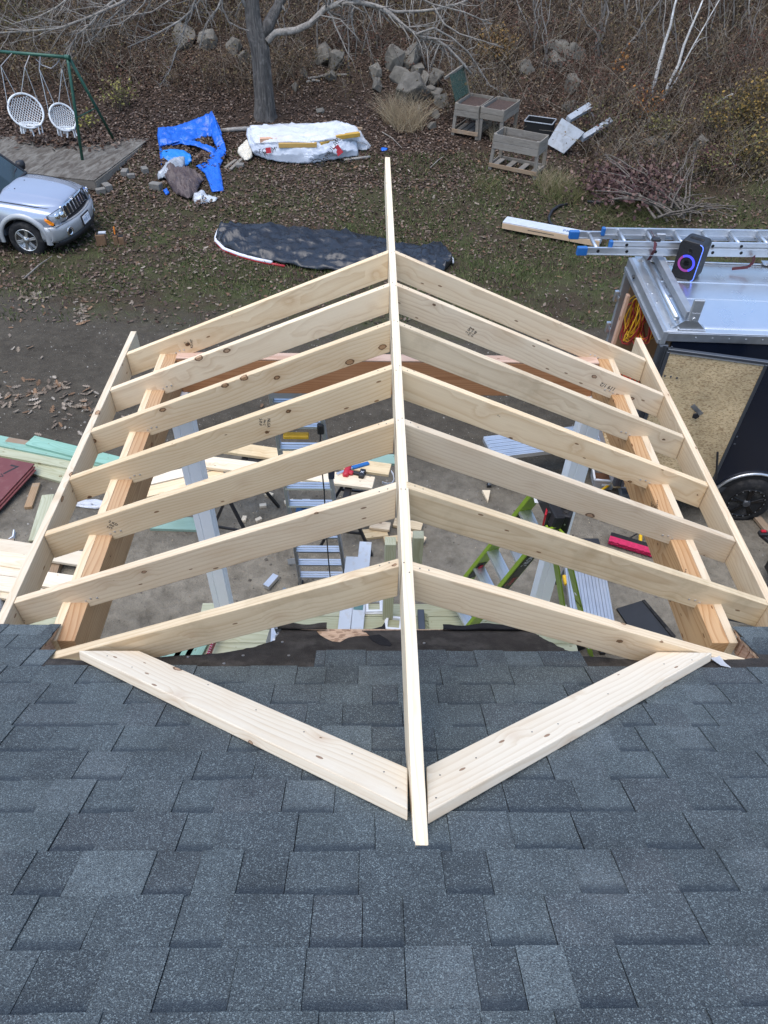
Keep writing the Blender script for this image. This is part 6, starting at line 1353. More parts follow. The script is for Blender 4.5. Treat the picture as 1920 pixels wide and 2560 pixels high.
q = [P(*p, .08) for p in ((1124, 636), (1131, 646), (1133, 656))]; MB().tube(q, .02, 6).build('white_edge', M['white_plastic'], tp)
# tool pouch on the leaves
c = P(272, 612, .0); tpch = thing('tool_belt', c, 'brown leather tool pouch with orange-handled tool lying on the leaves', 'tool belt'); Mx = Matrix.Translation(c) @ Matrix.Rotation(.15, 4, 'Z') @ Matrix.Scale(1.25, 4)
for dx, w, h in ((-.10, .16, .20), (.14, .08, .17), (.23, .09, .14)):
    b = MB(); b.prism([(dx - w / 2, -.06), (dx + w / 2, -.06), (dx + w / 2, .07), (dx - w / 2, .07)], 0, h, Mx); b.build('pouch', M['leather'], tpch, bevel=.02, seg=2); MB().box((dx, .0, h), (w * .8, .09, .012), Mx).build('pouch_mouth', M['dark'], tpch)
MB().box((-.06, .0, .215), (.12, .07, .02), Mx).build('pad', M['white_paint'], tpch); MB().tube([Mx @ V((.14, 0, .15)), Mx @ V((.15, .01, .30))], .016, 6).build('orange_handle', M['orange'], tpch)
# long white carton
a, c = Z(1250, 556, 0), Z(1466, 588, 0); a, c = P(1258, 560, .13), P(1500, 606, .13); bx_ = thing('carton', (a + c) / 2, 'long white flat carton lying on the grass behind the ladder', 'carton'); d = (c - a).normalized(); s = V((-d.y, d.x, 0))
if s.y < 0: s = -s
MB().bar(a + s * .10, c + s * .10, .16, .34).build('box', M['white_paint'], bx_, bevel=.006); MB().bar(a - s * .075 - V((0, 0, .01)), c - s * .075 - V((0, 0, .01)), .12, .012).build('brown_side', M['carton'], bx_)
Mt = Matrix(((d.x, s.x, 0, 0), (d.y, s.y, 0, 0), (0, 0, 1, 0), (0, 0, 0, 1)))
text('printed_lettering', 'PREMIUM OAK', .15, Matrix.Translation(P(1462, 586, .22)) @ Mt, M['ink_blue'], bx_); text('printed_lettering', 'VL', .12, Matrix.Translation(P(1448, 592, .22)) @ Mt, M['ink_teal'], bx_); text('printed_lettering', 'W', .1, Matrix.Translation(P(1290, 560, .22)) @ Mt, M['ink_blue'], bx_)
MB().bar(a - s * .083 + d * .6, a - s * .083 + d * 1.2, .012, .004).build('printed_line', M['ink'], bx_)
q = [P(*p, .16 if i > 5 else .05) for i, p in enumerate(((1418, 511), (1396, 515), (1380, 527), (1372, 543), (1374, 556), (1386, 568), (1402, 574), (1420, 578)))]
tag(MB().tube(q, .035, 8).build('hose', M['black'], smooth=True), 'black hose curving from the grass onto the white carton', 'hose')
q = [P(*p, .04) for p in ((1468, 504), (1500, 506), (1540, 505), (1570, 508))]; tag(MB().tube(q, .03, 8).build('hose', M['black'], smooth=True), 'straight black hose in the grass below the branch pile', 'hose')

# raised planters
def planter(px, py, ang, L, W, H, bh, lab, shelf=True, fill=True):
    c = P(px, py); t = thing('raised_planter', c, lab, 'planter', 'weathered raised planters'); Mx = Matrix.Translation(c) @ Matrix.Rotation(rad(ang), 4, 'Z')
    for i in (0, 1):
        for j in (0, 1):
            splay = (.05 if i else -.05) if shelf else 0; a = Mx @ V((L * i + splay, W * j, 0)); b_ = Mx @ V((L * i, W * j, H)); lumber('leg', a - V((0, 0, .02)), b_, .085, .045, M['grey_wood'], t, up=Mx.to_3x3() @ V((1, 0, 0)))
    for r in range(2):
        z = H - bh * (r + .5) / 2 - .005; hb = bh / 2 - .008
        for j, o in ((0, -.03), (1, .03)): lumber('side_board', Mx @ V((-.04, W * j + o, z)), Mx @ V((L + .04, W * j + o, z)), hb, .025, M['grey_wood'], t)
        for i, o in ((0, -.035), (1, .035)): lumber('end_board', Mx @ V((L * i + o, -.01, z)), Mx @ V((L * i + o, W + .01, z)), hb, .025, M['grey_wood'], t)
    if fill: MB().box((L / 2, W / 2, H - bh * .55), (L - .02, W - .02, bh * .6), Mx).build('soil', M['soil'], t)
    if shelf:
        for j, o in ((0, -.03), (1, .03)): lumber('shelf_rail', Mx @ V((-.08, W * j + o, .12)), Mx @ V((L + .08, W * j + o, .12)), .09, .03, M['grey_wood'] if j else M['old_wood'], t)
        for i in (0, 1): lumber('shelf_rail', Mx @ V((L * i + .06 * (1 if i else -1), 0, .12)), Mx @ V((L * i + .06 * (1 if i else -1), W, .12)), .09, .03, M['grey_wood'], t)
        for k in range(4): flat('shelf_slat', Mx @ V((.05 + k * (L - .1) / 3, 0, .11)), Mx @ V((.05 + k * (L - .1) / 3, W, .11)), .14, .02, M['grey_wood'], t)
    return t, Mx
planter(1229, 424, -30, 1.12, .60, .86, .34, 'nearest weathered raised planter, empty, with a low slatted shelf', True, False)
t1, M1 = planter(1136, 338, -27, .60, 1.05, .80, .30, 'farthest left raised planter with a netted lid propped open'); t2, M2 = planter(1198, 352, -29, .58, 1.1, .84, .28, 'middle raised planter full of soil and dead plants', False)
lid = MB(); lid.add([M1 @ V(p) for p in [(-.05, .0, .82), (-.05, .98, .82), (-.28, .98, 1.42), (-.28, .0, 1.42)]], [(0, 1, 2, 3)]); solid(lid.build('net_lid', M['net'], t1, fix=False), .01)
lumber('lid_bar', M1 @ V((-.30, -.25, 1.38)), M1 @ V((-.26, 1.05, 1.46)), .06, .04, M['grey_wood'], t1); lumber('lid_bar', M1 @ V((-.05, .98, .8)), M1 @ V((-.28, .98, 1.44)), .05, .03, M['grey_wood'], t1)
cr = P(1345, 338); crt = thing('plastic_crate', cr, 'black plastic crate with pale rim between planters and broken white unit', 'crate'); Mx = Matrix.Translation(cr) @ Matrix.Rotation(rad(-22), 4, 'Z')
for c_, d_ in (((0, -.25, .19), (.72, .025, .38)), ((0, .25, .19), (.72, .025, .38)), ((-.36, 0, .19), (.025, .5, .38)), ((.36, 0, .19), (.025, .5, .38)), ((0, 0, .02), (.7, .5, .03))): MB().box(c_, d_, Mx).build('side', M['dark'], crt)
for a, c in (((-.38, -.27), (.38, -.27)), ((.38, -.27), (.38, .27)), ((.38, .27), (-.38, .27)), ((-.38, .27), (-.38, -.27))): MB().tube([Mx @ V((*a, .38)), Mx @ V((*c, .38))], .014, 6).build('rim', M['grey_paint'], crt)
# broken white unit: panel with two arms
wu_ = P(1420, 350); wb = thing('broken_unit', wu_, 'broken white painted board unit tipped over in the weeds', 'broken furniture')
def wq(pts, hs): return [P(px, py, h) for (px, py), h in zip(pts, hs)]
def slab(name, q, t, mat):
    n = (q[1] - q[0]).cross(q[3] - q[0]).normalized() * t; b = MB(); b.add(q + [p - n for p in q], [(0, 1, 2, 3), (7, 6, 5, 4), (0, 4, 5, 1), (1, 5, 6, 2), (2, 6, 7, 3), (3, 7, 4, 0)]); return b.build(name, M[mat], wb)
slab('panel', wq(((1367, 360), (1406, 296), (1462, 332), (1410, 385)), (.10, .65, .60, .05)), .03, 'grey_paint')
slab('arm', wq(((1414, 298), (1468, 264), (1478, 276), (1424, 308)), (.62, .55, .50, .58)), .10, 'grey_paint'); slab('arm', wq(((1448, 348), (1520, 303), (1527, 312), (1456, 356)), (.40, .40, .36, .36)), .12, 'grey_paint'); slab('end_cap', wq(((1467, 263), (1471, 262), (1490, 296), (1486, 300)), (.55, .56, .2, .2)), .02, 'grey_paint'); slab('arm_end', wq(((1514, 300), (1528, 308), (1528, 318), (1515, 310)), (.42, .42, .3, .3)), .02, 'pink_wood'); slab('base_board', wq(((1500, 345), (1530, 322), (1532, 332), (1504, 352)), (.1, .12, .02, .0)), .05, 'grey_wood')
# ------------------------------------------------------------------ boulders
def boulder(px, py, w, h, seed, label, group=None, mat='rock'):
    r = random.Random(seed); c = P(px, py); D = (c - CP).dot(_f); W, H = w * D / FPX / 2 * 1.28, h * D / FPX / 2 * 1.28
    bm = bmesh.new()
    for i in range(13):
        v = V((r.gauss(0, 1), r.gauss(0, 1), r.gauss(0, 1))).normalized(); k = r.uniform(.85, 1.2)
        bm.verts.new((v.x * W * k, v.y * W * .85 * k, v.z * H * 1.15 * k))
    res = bmesh.ops.convex_hull(bm, input=bm.verts[:]); bmesh.ops.delete(bm, geom=list({g for g in res['geom_interior'] + res['geom_unused'] if isinstance(g, bmesh.types.BMVert)}), context='VERTS')
    bmesh.ops.bevel(bm, geom=bm.edges[:], offset=min(W, H) * .045, segments=1, affect='EDGES', clamp_overlap=True)
    bmesh.ops.triangulate(bm, faces=bm.faces[:]); bmesh.ops.subdivide_edges(bm, edges=bm.edges[:], cuts=1, use_grid_fill=True)
    for v in bm.verts:
        n = mnoise.noise(v.co * (3.0 / W) + V((seed, 0, 0))) + .5 * mnoise.noise(v.co * (8.0 / W) + V((seed, 5, 0))); v.co += v.co.normalized() * n * min(W, H) * .09
    me = bpy.data.meshes.new('boulder'); bm.to_mesh(me); bm.free()
    o = mesh_obj('boulder', me, M[mat], None, Matrix.Translation(c + V((0, W * .5, H * .55))) @ Matrix.Rotation(r.uniform(0, 6), 4, 'Z')); return tag(o, label, 'boulder', group)
BL = [(462, 120, 52, 46, 'left grey boulder of the pair behind the bare branches'), (518, 122, 48, 36, 'right grey boulder of the pair behind the bare branches'), (585, 135, 34, 34, 'half hidden boulder left of the big trunk'), (612, 158, 34, 40, 'tall boulder touching the left of the big trunk'),
      (808, 168, 48, 44, 'mossy boulder in the middle of the left rock group'), (838, 176, 48, 42, 'pointed boulder with sticks in front right of the big trunk'), (825, 202, 36, 20, 'low flat stone below the pointed boulder'), (760, 196, 16, 22, 'small upright stone right of the big trunk'), (738, 228, 16, 20, 'small pale stone low beside the big trunk'),
      (940, 198, 34, 34, 'squarish boulder left of the big rock pile'), (944, 228, 30, 26, 'dark boulder below the squarish boulder'), (985, 178, 44, 52, 'tall dark boulder at the back left of the rock pile'), (1028, 170, 62, 56, 'pointed boulder at the top of the rock pile'), (1040, 196, 58, 36, 'flat tan block resting across the rock pile'), (1000, 212, 44, 34, 'grey boulder under the tan block'), (1030, 262, 80, 62, 'largest pale grey boulder at the front of the rock pile'), (1062, 215, 26, 34, 'narrow boulder right of the tan block'), (1092, 222, 36, 40, 'upright boulder right of the rock pile'), (1075, 243, 30, 26, 'boulder right of the largest pale boulder'), (1096, 248, 36, 22, 'tan rounded stone low right of the rock pile'), (1105, 268, 40, 26, 'pale cracked stone low right of the rock pile'), (1042, 290, 26, 20, 'small rounded stone in the dry grass'), (1040, 312, 22, 16, 'lower small stone in the dry grass'), (1080, 325, 26, 16, 'stone left of the first planter'), (1085, 296, 26, 18, 'stone between the rock pile and planters'),
      (1312, 182, 44, 24, 'slanted slab of stone above the planters'), (1395, 140, 60, 34, 'pale boulder among the saplings on the right slope'), (1385, 165, 52, 26, 'low boulder under the pale boulder on the right slope'), (1440, 155, 50, 40, 'dull boulder behind thin stems on the right slope'), (1425, 232, 46, 36, 'boulder above the broken white unit'), (1425, 275, 40, 26, 'small boulder just above the broken white unit'), (1648, 370, 70, 34, 'dark broken rocks in the weeds right of the white unit'), (1745, 380, 46, 34, 'pale rock at the foot of the yellow shrub'), (662, 150 + 140, 20, 14, 'little stone at the foot of the big trunk'), (800, 285, 24, 14, 'little bluish stone in weeds right of the trunk')]
for i, (px, py, w, h, lab) in enumerate(BL): boulder(px, py, w, h, 100 + i * 7, lab, 'boulders on the slope')

# ------------------------------------------------------------------ trees
def grow(path, rads, out, depth, r, spread=1.0, n=None, droop=.3, maxd=2, lenf=.45):
    """adds child polylines (7 points) to out from a parent polyline"""
    L = sum((path[i + 1] - path[i]).length for i in range(len(path) - 1)); n = n or max(2, int(L * 2.4))
    for _ in range(n):
        t = r.uniform(.15, 1.0); f = t * (len(path) - 1); i = min(int(f), len(path) - 2); p = path[i].lerp(path[i + 1], f - i); tg = (path[i + 1] - path[i]).normalized()
        d = (tg * r.uniform(.3, .9) + V((r.gauss(0, 1), r.gauss(0, .8), r.gauss(0, .8))) * .6 * spread).normalized(); ln = lenf * L * r.uniform(.25, .75) * (1.1 - .4 * t); ln = min(ln, 2.2)
        if ln < .15: continue
        r0 = max(.0055, rads[i] * r.uniform(.35, .6)); pts = [p]; q = p.copy()
        for k in range(6):
            d = (d + V((r.gauss(0, .16), r.gauss(0, .16), r.gauss(0, .12) - droop * (.12 if k < 3 else -.10)))).normalized(); q = q + d * (ln / 6); pts.append(q)
        rr = [r0 * (1 - .75 * k / 6) for k in range(7)]; out.append((pts, rr))
        if depth < maxd: grow(pts, rr, out, depth + 1, r, spread, max(3, int(ln * 7)), droop, maxd, .55)
def emit_tubes(name, lines, mat, parent, n=4, kind=None):
    K = 7; A = np.zeros((len(lines), K, 3)); R_ = np.zeros((len(lines), K))
    for i, (p, r) in enumerate(lines):
        for k in range(K): A[i, k] = p[k]; R_[i, k] = r[k]
    v, f = tubes_np(A, R_, n); return bulk(name, v, f, None, mat, parent, kind)
tb0 = P(664, 306); TY = tb0.y + .3
bt_ = thing('big_tree', tb0, 'large bare tree with furrowed grey trunk behind the wrapped pile', 'tree')
def tp_(px, py, dy=0.0): return Yp(px, py, TY + dy)
prof_ = [(664, 312, 62), (662, 285, 52), (660, 240, 46), (655, 180, 44), (650, 120, 46), (640, 90, 44), (632, 40, 36), (626, -30, 34), (622, -140, 30), (630, -300, 24), (640, -500, 16)]
rows = []; fine = []
for (p0, p1) in zip(prof_, prof_[1:]):
    for k in range(8): fine.append(tuple(a_ + (b_ - a_) * k / 8 for a_, b_ in zip(p0, p1)))
for px, py, w in fine:
    c = tp_(px, py); D = (c - CP).dot(_f); r0 = w * D / FPX / 2; row = []
    for k in range(97):
        a = 2 * math.pi * k / 96; ca_, sa_ = math.cos(a), math.sin(a)
        rg_ = 1 - abs(mnoise.noise(V((ca_ * 4.2, sa_ * 4.2, c.z * .9)))) * 2.2 + .4 * mnoise.noise(V((ca_ * 11, sa_ * 11, c.z * 2.5))); fl2 = 1 + .08 * mnoise.noise(V((ca_ * 2, sa_ * 2, c.z * .6))) + .07 * rg_ + (.14 * max(0, (py - 270) / 40) * math.sin(a * 5) if py > 270 else 0); row.append(c + V((ca_ * r0 * fl2, sa_ * r0 * fl2, 0)))
    rows.append(row)
MB().grid(rows).build('trunk', M['bark'], bt_, smooth=True, fix=False)
limbs = [
    [(668, 105), (688, 82), (740, 76), (775, 60), (812, 22), (850, 8), (895, 5), (940, 16), (975, 34), (1010, 66), (1050, 92), (1090, 98), (1118, 118), (1150, 150), (1178, 185)],
    [(652, 95), (672, 60), (690, 25), (715, -20), (760, -90), (830, -160)],
    [(640, 60), (600, -10), (540, -60), (470, -70), (380, -40), (300, 8), (230, 40), (150, 70), (70, 78), (0, 82), (-60, 70)],
    [(630, -60), (560, -110), (460, -100), (380, -50), (300, -10), (255, 25), (225, 62), (195, 85), (172, 125), (163, 150)],
    [(630, -80), (600, -110), (540, -80), (500, -30), (478, 28), (450, 52), (400, 80), (360, 100), (320, 118)],
    [(636, 20), (600, -40), (560, -20), (545, 20), (530, 40), (515, 60), (505, 90), (500, 120)],
    [(640, 20), (590, -30), (555, -15), (556, 20), (572, 55), (600, 70), (640, 82)],
    [(940, 14), (990, 30), (1050, 28), (1100, 22), (1150, 8), (1210, -20), (1280, -60)],
    [(1040, 85), (1085, 70), (1130, 95), (1170, 130), (1200, 175), (1225, 215), (1262, 235)],
    [(880, 5), (880, 60), (892, 100), (888, 150)], [(715, -20), (800, -70), (900, -60), (1000, -30), (1080, 10), (1160, 30), (1230, 60)], [(600, -110), (500, -160), (420, -90), (350, -20), (300, 25), (262, 60), (240, 90), (210, 110)], [(540, -60), (500, 0), (470, 40), (455, 90), (440, 130), (425, 175), (400, 215)], [(380, -40), (360, 10), (330, 40), (300, 60), (240, 72), (180, 78)], [(630, -60), (620, -20), (600, 10), (588, 40), (600, 60)], [(500, -160), (380, -150), (280, -90), (190, -20), (140, 20), (90, 45), (30, 60)], [(470, -70), (440, -10), (380, 30), (320, 40), (280, 50)], [(775, 60), (800, 38), (850, 48), (890, 90), (905, 110)], [(1080, 10), (1110, 60), (1150, 85), (1200, 100), (1260, 120)]]
lr = random.Random(3); twigs = []
for li, pl in enumerate(limbs):
    q = [tp_(px, py, lr.uniform(-.15, .15) + (-.8 if li in (2, 3, 11, 15) else .4 * math.sin(li)) * min(1, i / 3)) for i, (px, py) in enumerate(pl)]
    r0 = (.085, .17, .045, .04, .036, .028, .026, .036, .025, .018, .028, .028, .018, .016, .016, .028, .016, .013, .016)[li]; rs = [r0 * (1 - .78 * i / (len(q) - 1)) + .006 for i in range(len(q))]
    if li == 0: rs = [max(.03, x) for x in rs]
    b = MB(); b.tube(q, rs, 8); b.build('limb', M['bark_pale'] if li != 1 else M['bark'], bt_, smooth=True)
    grow(q[2:], rs[2:], twigs, 0, lr, 1.0, int(5 + 3.2 * len(q)), .5, 2, .36)
emit_tubes('crown', twigs, M['bark_pale'], bt_, 3)

def sapling(px, py, toppx, toppy, r0, mat, label, group, cat='sapling', name='sapling', nb=6, seed=0, dy=.5, thick_top=.35):
    r = random.Random(seed); a = P(px, py); e = Yp(toppx, toppy, a.y + dy); t = thing(name, a, label, cat, group); n = 7
    pts = [a.lerp(e, k / (n - 1)) + (V((r.gauss(0, .02 if mat == 'birch' else .05), r.gauss(0, .03), 0)) if 0 < k < n - 1 else V()) for k in range(n)]; pts[0] = a - V((0, 0, .05))
    rs = [r0 * (1 - (1 - thick_top) * k / (n - 1)) for k in range(n)]; MB().tube(pts, rs, 7).build('trunk', M[mat], t, smooth=True)
    tw = []; grow(pts[1:], rs[1:], tw, 0, r, .8, nb, -.3, 1, .35)
    if tw: emit_tubes('crown', tw, M[mat], t, 3)
    return t
sapling(1624, 252, 1702, -40, .055, 'birch', 'left white birch trunk leaning right on the slope', None, 'birch', 'birch_tree', 1, 21, .3)
sapling(1655, 250, 1768, -30, .050, 'birch', 'right white birch trunk leaning more steeply', None, 'birch', 'birch_tree', 2, 22, .3)
sapling(1660, 244, 1810, -20, .026, 'birch', 'thin pale birch stem branching right beside the birches', None, 'birch', 'birch_tree', 7, 23, .3)
sapling(1490, 130, 1515, -30, .075, 'bark_dark', 'twin grey trunk above the broken white unit', None, 'tree', 'bare_tree', 6, 24, .3)
sapling(1500, 148, 1518, -30, .05, 'bark_dark', 'slim grey trunk beside the twin trunk above the white unit', None, 'tree', 'bare_tree', 5, 25, .3)
sapling(1525, 172, 1650, 0, .045, 'bark_dark', 'slanting grey stem leaning right toward the birches', None, 'tree', 'bare_tree', 9, 26, .3)
sapling(1520, 140, 1445, 20, .04, 'bark_dark', 'slanting grey stem leaning left beside the twin trunk', None, 'tree', 'bare_tree', 7, 27, .3)
sapling(702, 150, 690, -10, .035, 'bark_dark', 'thin stem standing close right of the big trunk', None, 'tree', 'bare_tree', 4, 28, .2); sapling(712, 145, 720, -10, .03, 'bark_dark', 'second thin stem right of the big trunk', None, 'tree', 'bare_tree', 4, 29, .2)
SG = 'bare saplings on the slope'
sr = random.Random(77)
sl_ = []
for i in range(74):
    px, py = (sr.uniform(730, 1920), sr.uniform(40, 190)) if i < 58 else (sr.uniform(10, 600), sr.uniform(20, 120))
    sl_.append((px, py, px + sr.gauss(8, 26), py - sr.uniform(120, 260), sr.uniform(.016, .034), sr.random() < .68, sr.randint(2, 5)))
sl_.sort(); ORD = ('first', 'second', 'third', 'fourth', 'fifth', 'sixth', 'seventh', 'eighth', 'ninth', 'tenth', 'eleventh', 'twelfth', 'thirteenth', 'fourteenth', 'fifteenth', 'sixteenth', 'seventeenth', 'eighteenth'); tally = {}
for i, (px, py, tx, ty, rr_0, dk_, nb_) in enumerate(sl_):
    zone = 'above the swing set' if px < 330 else 'left of the big trunk' if px < 640 else 'behind the rock piles' if px < 1130 else 'above the planters' if px < 1400 else 'left of the birches' if px < 1640 else 'right of the birches'
    key = (zone, dk_); tally[key] = tally.get(key, 0) + 1
    sapling(px, py, tx, ty, rr_0, 'bark_dark' if dk_ else 'bark_pale', '%s %s bare sapling from the left %s' % (ORD[tally[key] - 1], 'dark' if dk_ else 'pale', zone), SG, 'sapling', 'sapling', nb_, 200 + i, .3)
a, c = P(1780, 270, .05), P(1832, 236, .5); tag(MB().tube([a, a.lerp(c, .5) + V((0, 0, .05)), c], [.05, .045, .035], 8).build('log', M['stump_log'], smooth=True), 'fallen grey limb lying in the weeds near the yellow shrub', 'log')

# ------------------------------------------------------------------ ground cover (uncountable): leaves, grass, pebbles, brush
def ground_pts(N, reg):
    """N random points with pixel-space density reg(px,py)->0..1; returns list of world points"""
    out = []
    xs = NR.uniform(-13, 15, N * 3); ys = NR.uniform(9.5, 32, N * 3)
    for x, y in zip(xs, ys):
        px, py = topx((x, y, gz0(y)))
        if px < -150 or px > 2080 or py < -130: continue
        if RN.random() < reg(x, y, px, py): out.append((x, y, gz(x, y)))
        if len(out) >= N: break
    return np.array(out) if out else np.zeros((0, 3))
def nz(x, y, s, o=0.0): return mnoise.noise(V((x * s + o, y * s, o)))
def bank(px, py):   # rough weeds: hill and the right hand bank
    if py < 300 - (60 if px < 620 else 0) - (40 if 620 < px < 1000 else 0): return True
    return px > 1400 and py < 530 and px > 1400 + (py - 330) * .95
# fallen leaves
def leafreg(x, y, px, py):
    if px > 1560 and py < 560: k = .55
    elif y < 10.8: k = .12
    elif y < 13: k = .32
    else: k = .85
    if px > 880 and 380 < py < 800 and y < 16.5: k *= .42
    if 330 < px < 900 and 520 < py: k *= .7
    return k * (.45 + .9 * max(0, .5 + nz(x, y, .8, 3.3)))
lp = ground_pts(90000, leafreg)
tv = np.array([(-.5, 0, 0), (-.2, .26, .05), (.15, .30, .04), (.5, 0, .10), (.15, -.28, .05), (-.2, -.25, .04)]); tv[:, 2] += .04
tf = np.array([(0, 1, 2, 3), (0, 3, 4, 5)])
def leafcols(n, pal):
    pal = np.array(pal); c = pal[NR.integers(0, len(pal), n)] * NR.uniform(.65, 1.3, (n, 1)); return c
PAL = [(.135, .092, .066), (.088, .057, .042), (.160, .116, .088), (.062, .040, .031), (.21, .165, .130), (.130, .076, .048), (.100, .072, .058), (.075, .052, .043)]
def put_leaves(name, pts, size, pal, lift=.012, tilt=.35, kind='stuff', parent=None):
    n = len(pts); p = pts.copy(); p[:, 2] += lift + NR.uniform(0, .02, n)
    v, f = scatter_np(tv, tf, p, rand_rot(n, tilt), NR.uniform(size[0], size[1], n)); c = np.repeat(leafcols(n, pal), len(tv), axis=0); return bulk(name, v, f, c, M['leaf'], parent, kind)
o = put_leaves('fallen_leaves', lp, (.045, .095), PAL); tag(o, 'brown fallen leaves carpeting the yard and slope', 'leaves')
# lobed oak leaves: big enough to see singly, strewn in drifts on the drive and yard
lob = []
for s in (1, -1):
    seq = [(-.5, .0), (-.32, .07), (-.30, .20), (-.18, .09), (-.08, .27), (.03, .10), (.16, .24), (.22, .09), (.34, .14), (.5, .0)]
    lob += [(x, s * y, .10 * abs(y) + .05 * abs(x)) for x, y in (seq if s > 0 else seq[::-1][1:-1])]
otv = np.array(lob); n_ = len(otv); cen_ = np.array([[0, 0, 0.0]]); otv = np.vstack([otv, cen_]); otf = np.array([(i, (i + 1) % n_, n_) for i in range(n_)])
def oak(name, pts, size, pal, label):
    n = len(pts); p = pts.copy(); p[:, 2] += .02; v, f = scatter_np(otv, otf, p, rand_rot(n, .28), NR.uniform(size[0], size[1], n)); c = np.repeat(leafcols(n, pal), len(otv), axis=0); return tag(bulk(name, v, f, c, M['leaf']), label, 'leaves')
op = []
for (cx, cy, sx_, sy_, n) in ((80, 745, 25, 8, 28), (205, 780, 14, 17, 36), (50, 1000, 50, 22, 46), (150, 970, 60, 16, 26), (40, 880, 60, 40, 10), (205, 1015, 40, 20, 34), (120, 1090, 70, 16, 10), (300, 760, 200, 60, 30), (1200, 480, 120, 60, 60), (1480, 540, 90, 60, 45), (1560, 480, 60, 30, 20), (520, 640, 220, 40, 70), (1330, 640, 100, 60, 40), (690, 1050, 20, 20, 4), (190, 1285, 40, 20, 5), (860, 440, 250, 60, 60)):
    for _ in range(n): q = P(RN.gauss(cx, sx_), RN.gauss(cy, sy_)); op.append((q.x, q.y, q.z))
oak('oak_leaves', np.array(op), (.08, .16), [(.27, .22, .17), (.22, .175, .13), (.32, .275, .22), (.22, .135, .08), (.18, .14, .105)], 'larger pale lobed leaves strewn over the drive and grass')
# grass
def grassreg(x, y, px, py):
    g = nz(x, y, .45, 8.8) + .6 * nz(x, y, 1.7, 2.2)
    if py < 330 or y > 18.5: return .0
    if bank(px, py): return .12
    k = .2 + 1.5 * max(0, g + (.42 if px > 960 else 0) + (.22 if 560 < py < 720 and 450 < px < 1560 else 0) - .08 - (.22 if 330 < py < 520 and px < 1000 else 0))
    if y < 10.6: k *= .35
    return min(1, k)
gp_ = ground_pts(85000, grassreg)
gt = np.array([(-.07, 0, 0), (.07, 0, 0), (.03, .12, .55), (-.02, .34, .95)]); gf = np.array([(0, 1, 2, 3)])
n = len(gp_); col = np.array([(.075, .102, .032), (.095, .124, .04), (.120, .130, .054), (.18, .160, .085), (.060, .084, .028)])[NR.integers(0, 5, n)] * NR.uniform(.7, 1.3, (n, 1))
v, f = scatter_np(gt, gf, gp_, rand_rot(n, .35), NR.uniform(.06, .13, n)); tag(bulk('grass', v, f, np.repeat(col, 4, axis=0), M['grassm']), 'thin green and tan lawn grass between the leaves', 'grass')
# tall dry grass tufts (things) and long green clumps
def tuft(px, py, nb, h, spread, pal, label, name='grass_tuft', lean=.35):
    c = P(px, py); A = np.zeros((nb, 5, 3)); R_ = np.zeros((nb, 5))
    for i in range(nb):
        a = RN.uniform(0, 6.28); rr = spread * math.sqrt(RN.random()); b0 = V((c.x + rr * math.cos(a), c.y + rr * math.sin(a), 0)); b0.z = gz(b0.x, b0.y); d = V((RN.gauss(0, lean), RN.gauss(0, lean), 1)).normalized(); hh = h * RN.uniform(.5, 1.1)
        for k in range(5): t = k / 4; A[i, k] = b0 + d * hh * t + V((d.x, d.y, -.35)) * hh * t * t * .5; R_[i, k] = .005 * (1 - .8 * t)
    v, f = tubes_np(A, R_, 3); cols = np.repeat(np.array(pal)[NR.integers(0, len(pal), nb)] * NR.uniform(.75, 1.25, (nb, 1)), 15, axis=0); t_ = thing(name, c, label, 'grass tuft', None); bulk('blades', v, f, cols, M['twig'], t_, 'stuff')
DRY = [(.42, .34, .22), (.34, .26, .16), (.48, .40, .27), (.26, .19, .12)]; GRN = [(.12, .14, .05), (.18, .17, .07), (.24, .21, .11), (.08, .10, .035)]
tuft(1020, 318, 420, .95, .45, DRY, 'pale dry grass tuft in front of the rock pile'); tuft(985, 300, 260, .9, .35, DRY, 'dry grass tuft left of the pale boulder'); tuft(1378, 470, 380, .55, .45, DRY + GRN, 'long yellow-green grass tuft below the nearest planter'); tuft(1400, 490, 260, .5, .5, GRN, 'green grass tuft left of the branch pile'); tuft(1250, 350, 220, .6, .3, DRY, 'dry grass at the feet of the middle planter', ); tuft(1640, 520, 420, .5, .8, GRN, 'long flattened green grass below the branch pile', lean=.8); tuft(1560, 540, 260, .4, .6, GRN, 'green grass tuft beside the ladder end', lean=.8); tuft(1220, 470, 160, .35, .4, GRN, 'green grass tuft left of the nearest planter')
# pebbles and grit on the drive
pp = []
while len(pp) < 6000:
    x, y = RN.uniform(-7.5, 7.5), RN.uniform(2.6, 11.5)
    if RN.random() < .35 + .6 * max(0, nz(x, y, .7, 5.5)): pp.append((x, y, gz(x, y)))
pp = np.array(pp); ct = np.array([(-.5, -.4, 0), (.5, -.35, 0), (.4, .45, 0), (-.45, .4, 0), (-.3, -.2, .42), (.3, -.22, .4), (.22, .28, .45), (-.25, .25, .38)]); cf = np.array([(4, 5, 6, 7), (0, 1, 5, 4), (1, 2, 6, 5), (2, 3, 7, 6), (3, 0, 4, 7)])
n = len(pp); s = np.exp(NR.normal(-4.35, .45, n)); v, f = scatter_np(ct, cf, pp, rand_rot(n, .1), s); col = np.array([(.15, .135, .115), (.20, .185, .16), (.11, .098, .082), (.27, .255, .225)])[NR.integers(0, 4, n)] * NR.uniform(.7, 1.2, (n, 1)); tag(bulk('pebbles', v, f, np.repeat(col, 8, axis=0), M['stone']), 'loose pebbles and grit on the dirt drive', 'pebbles')
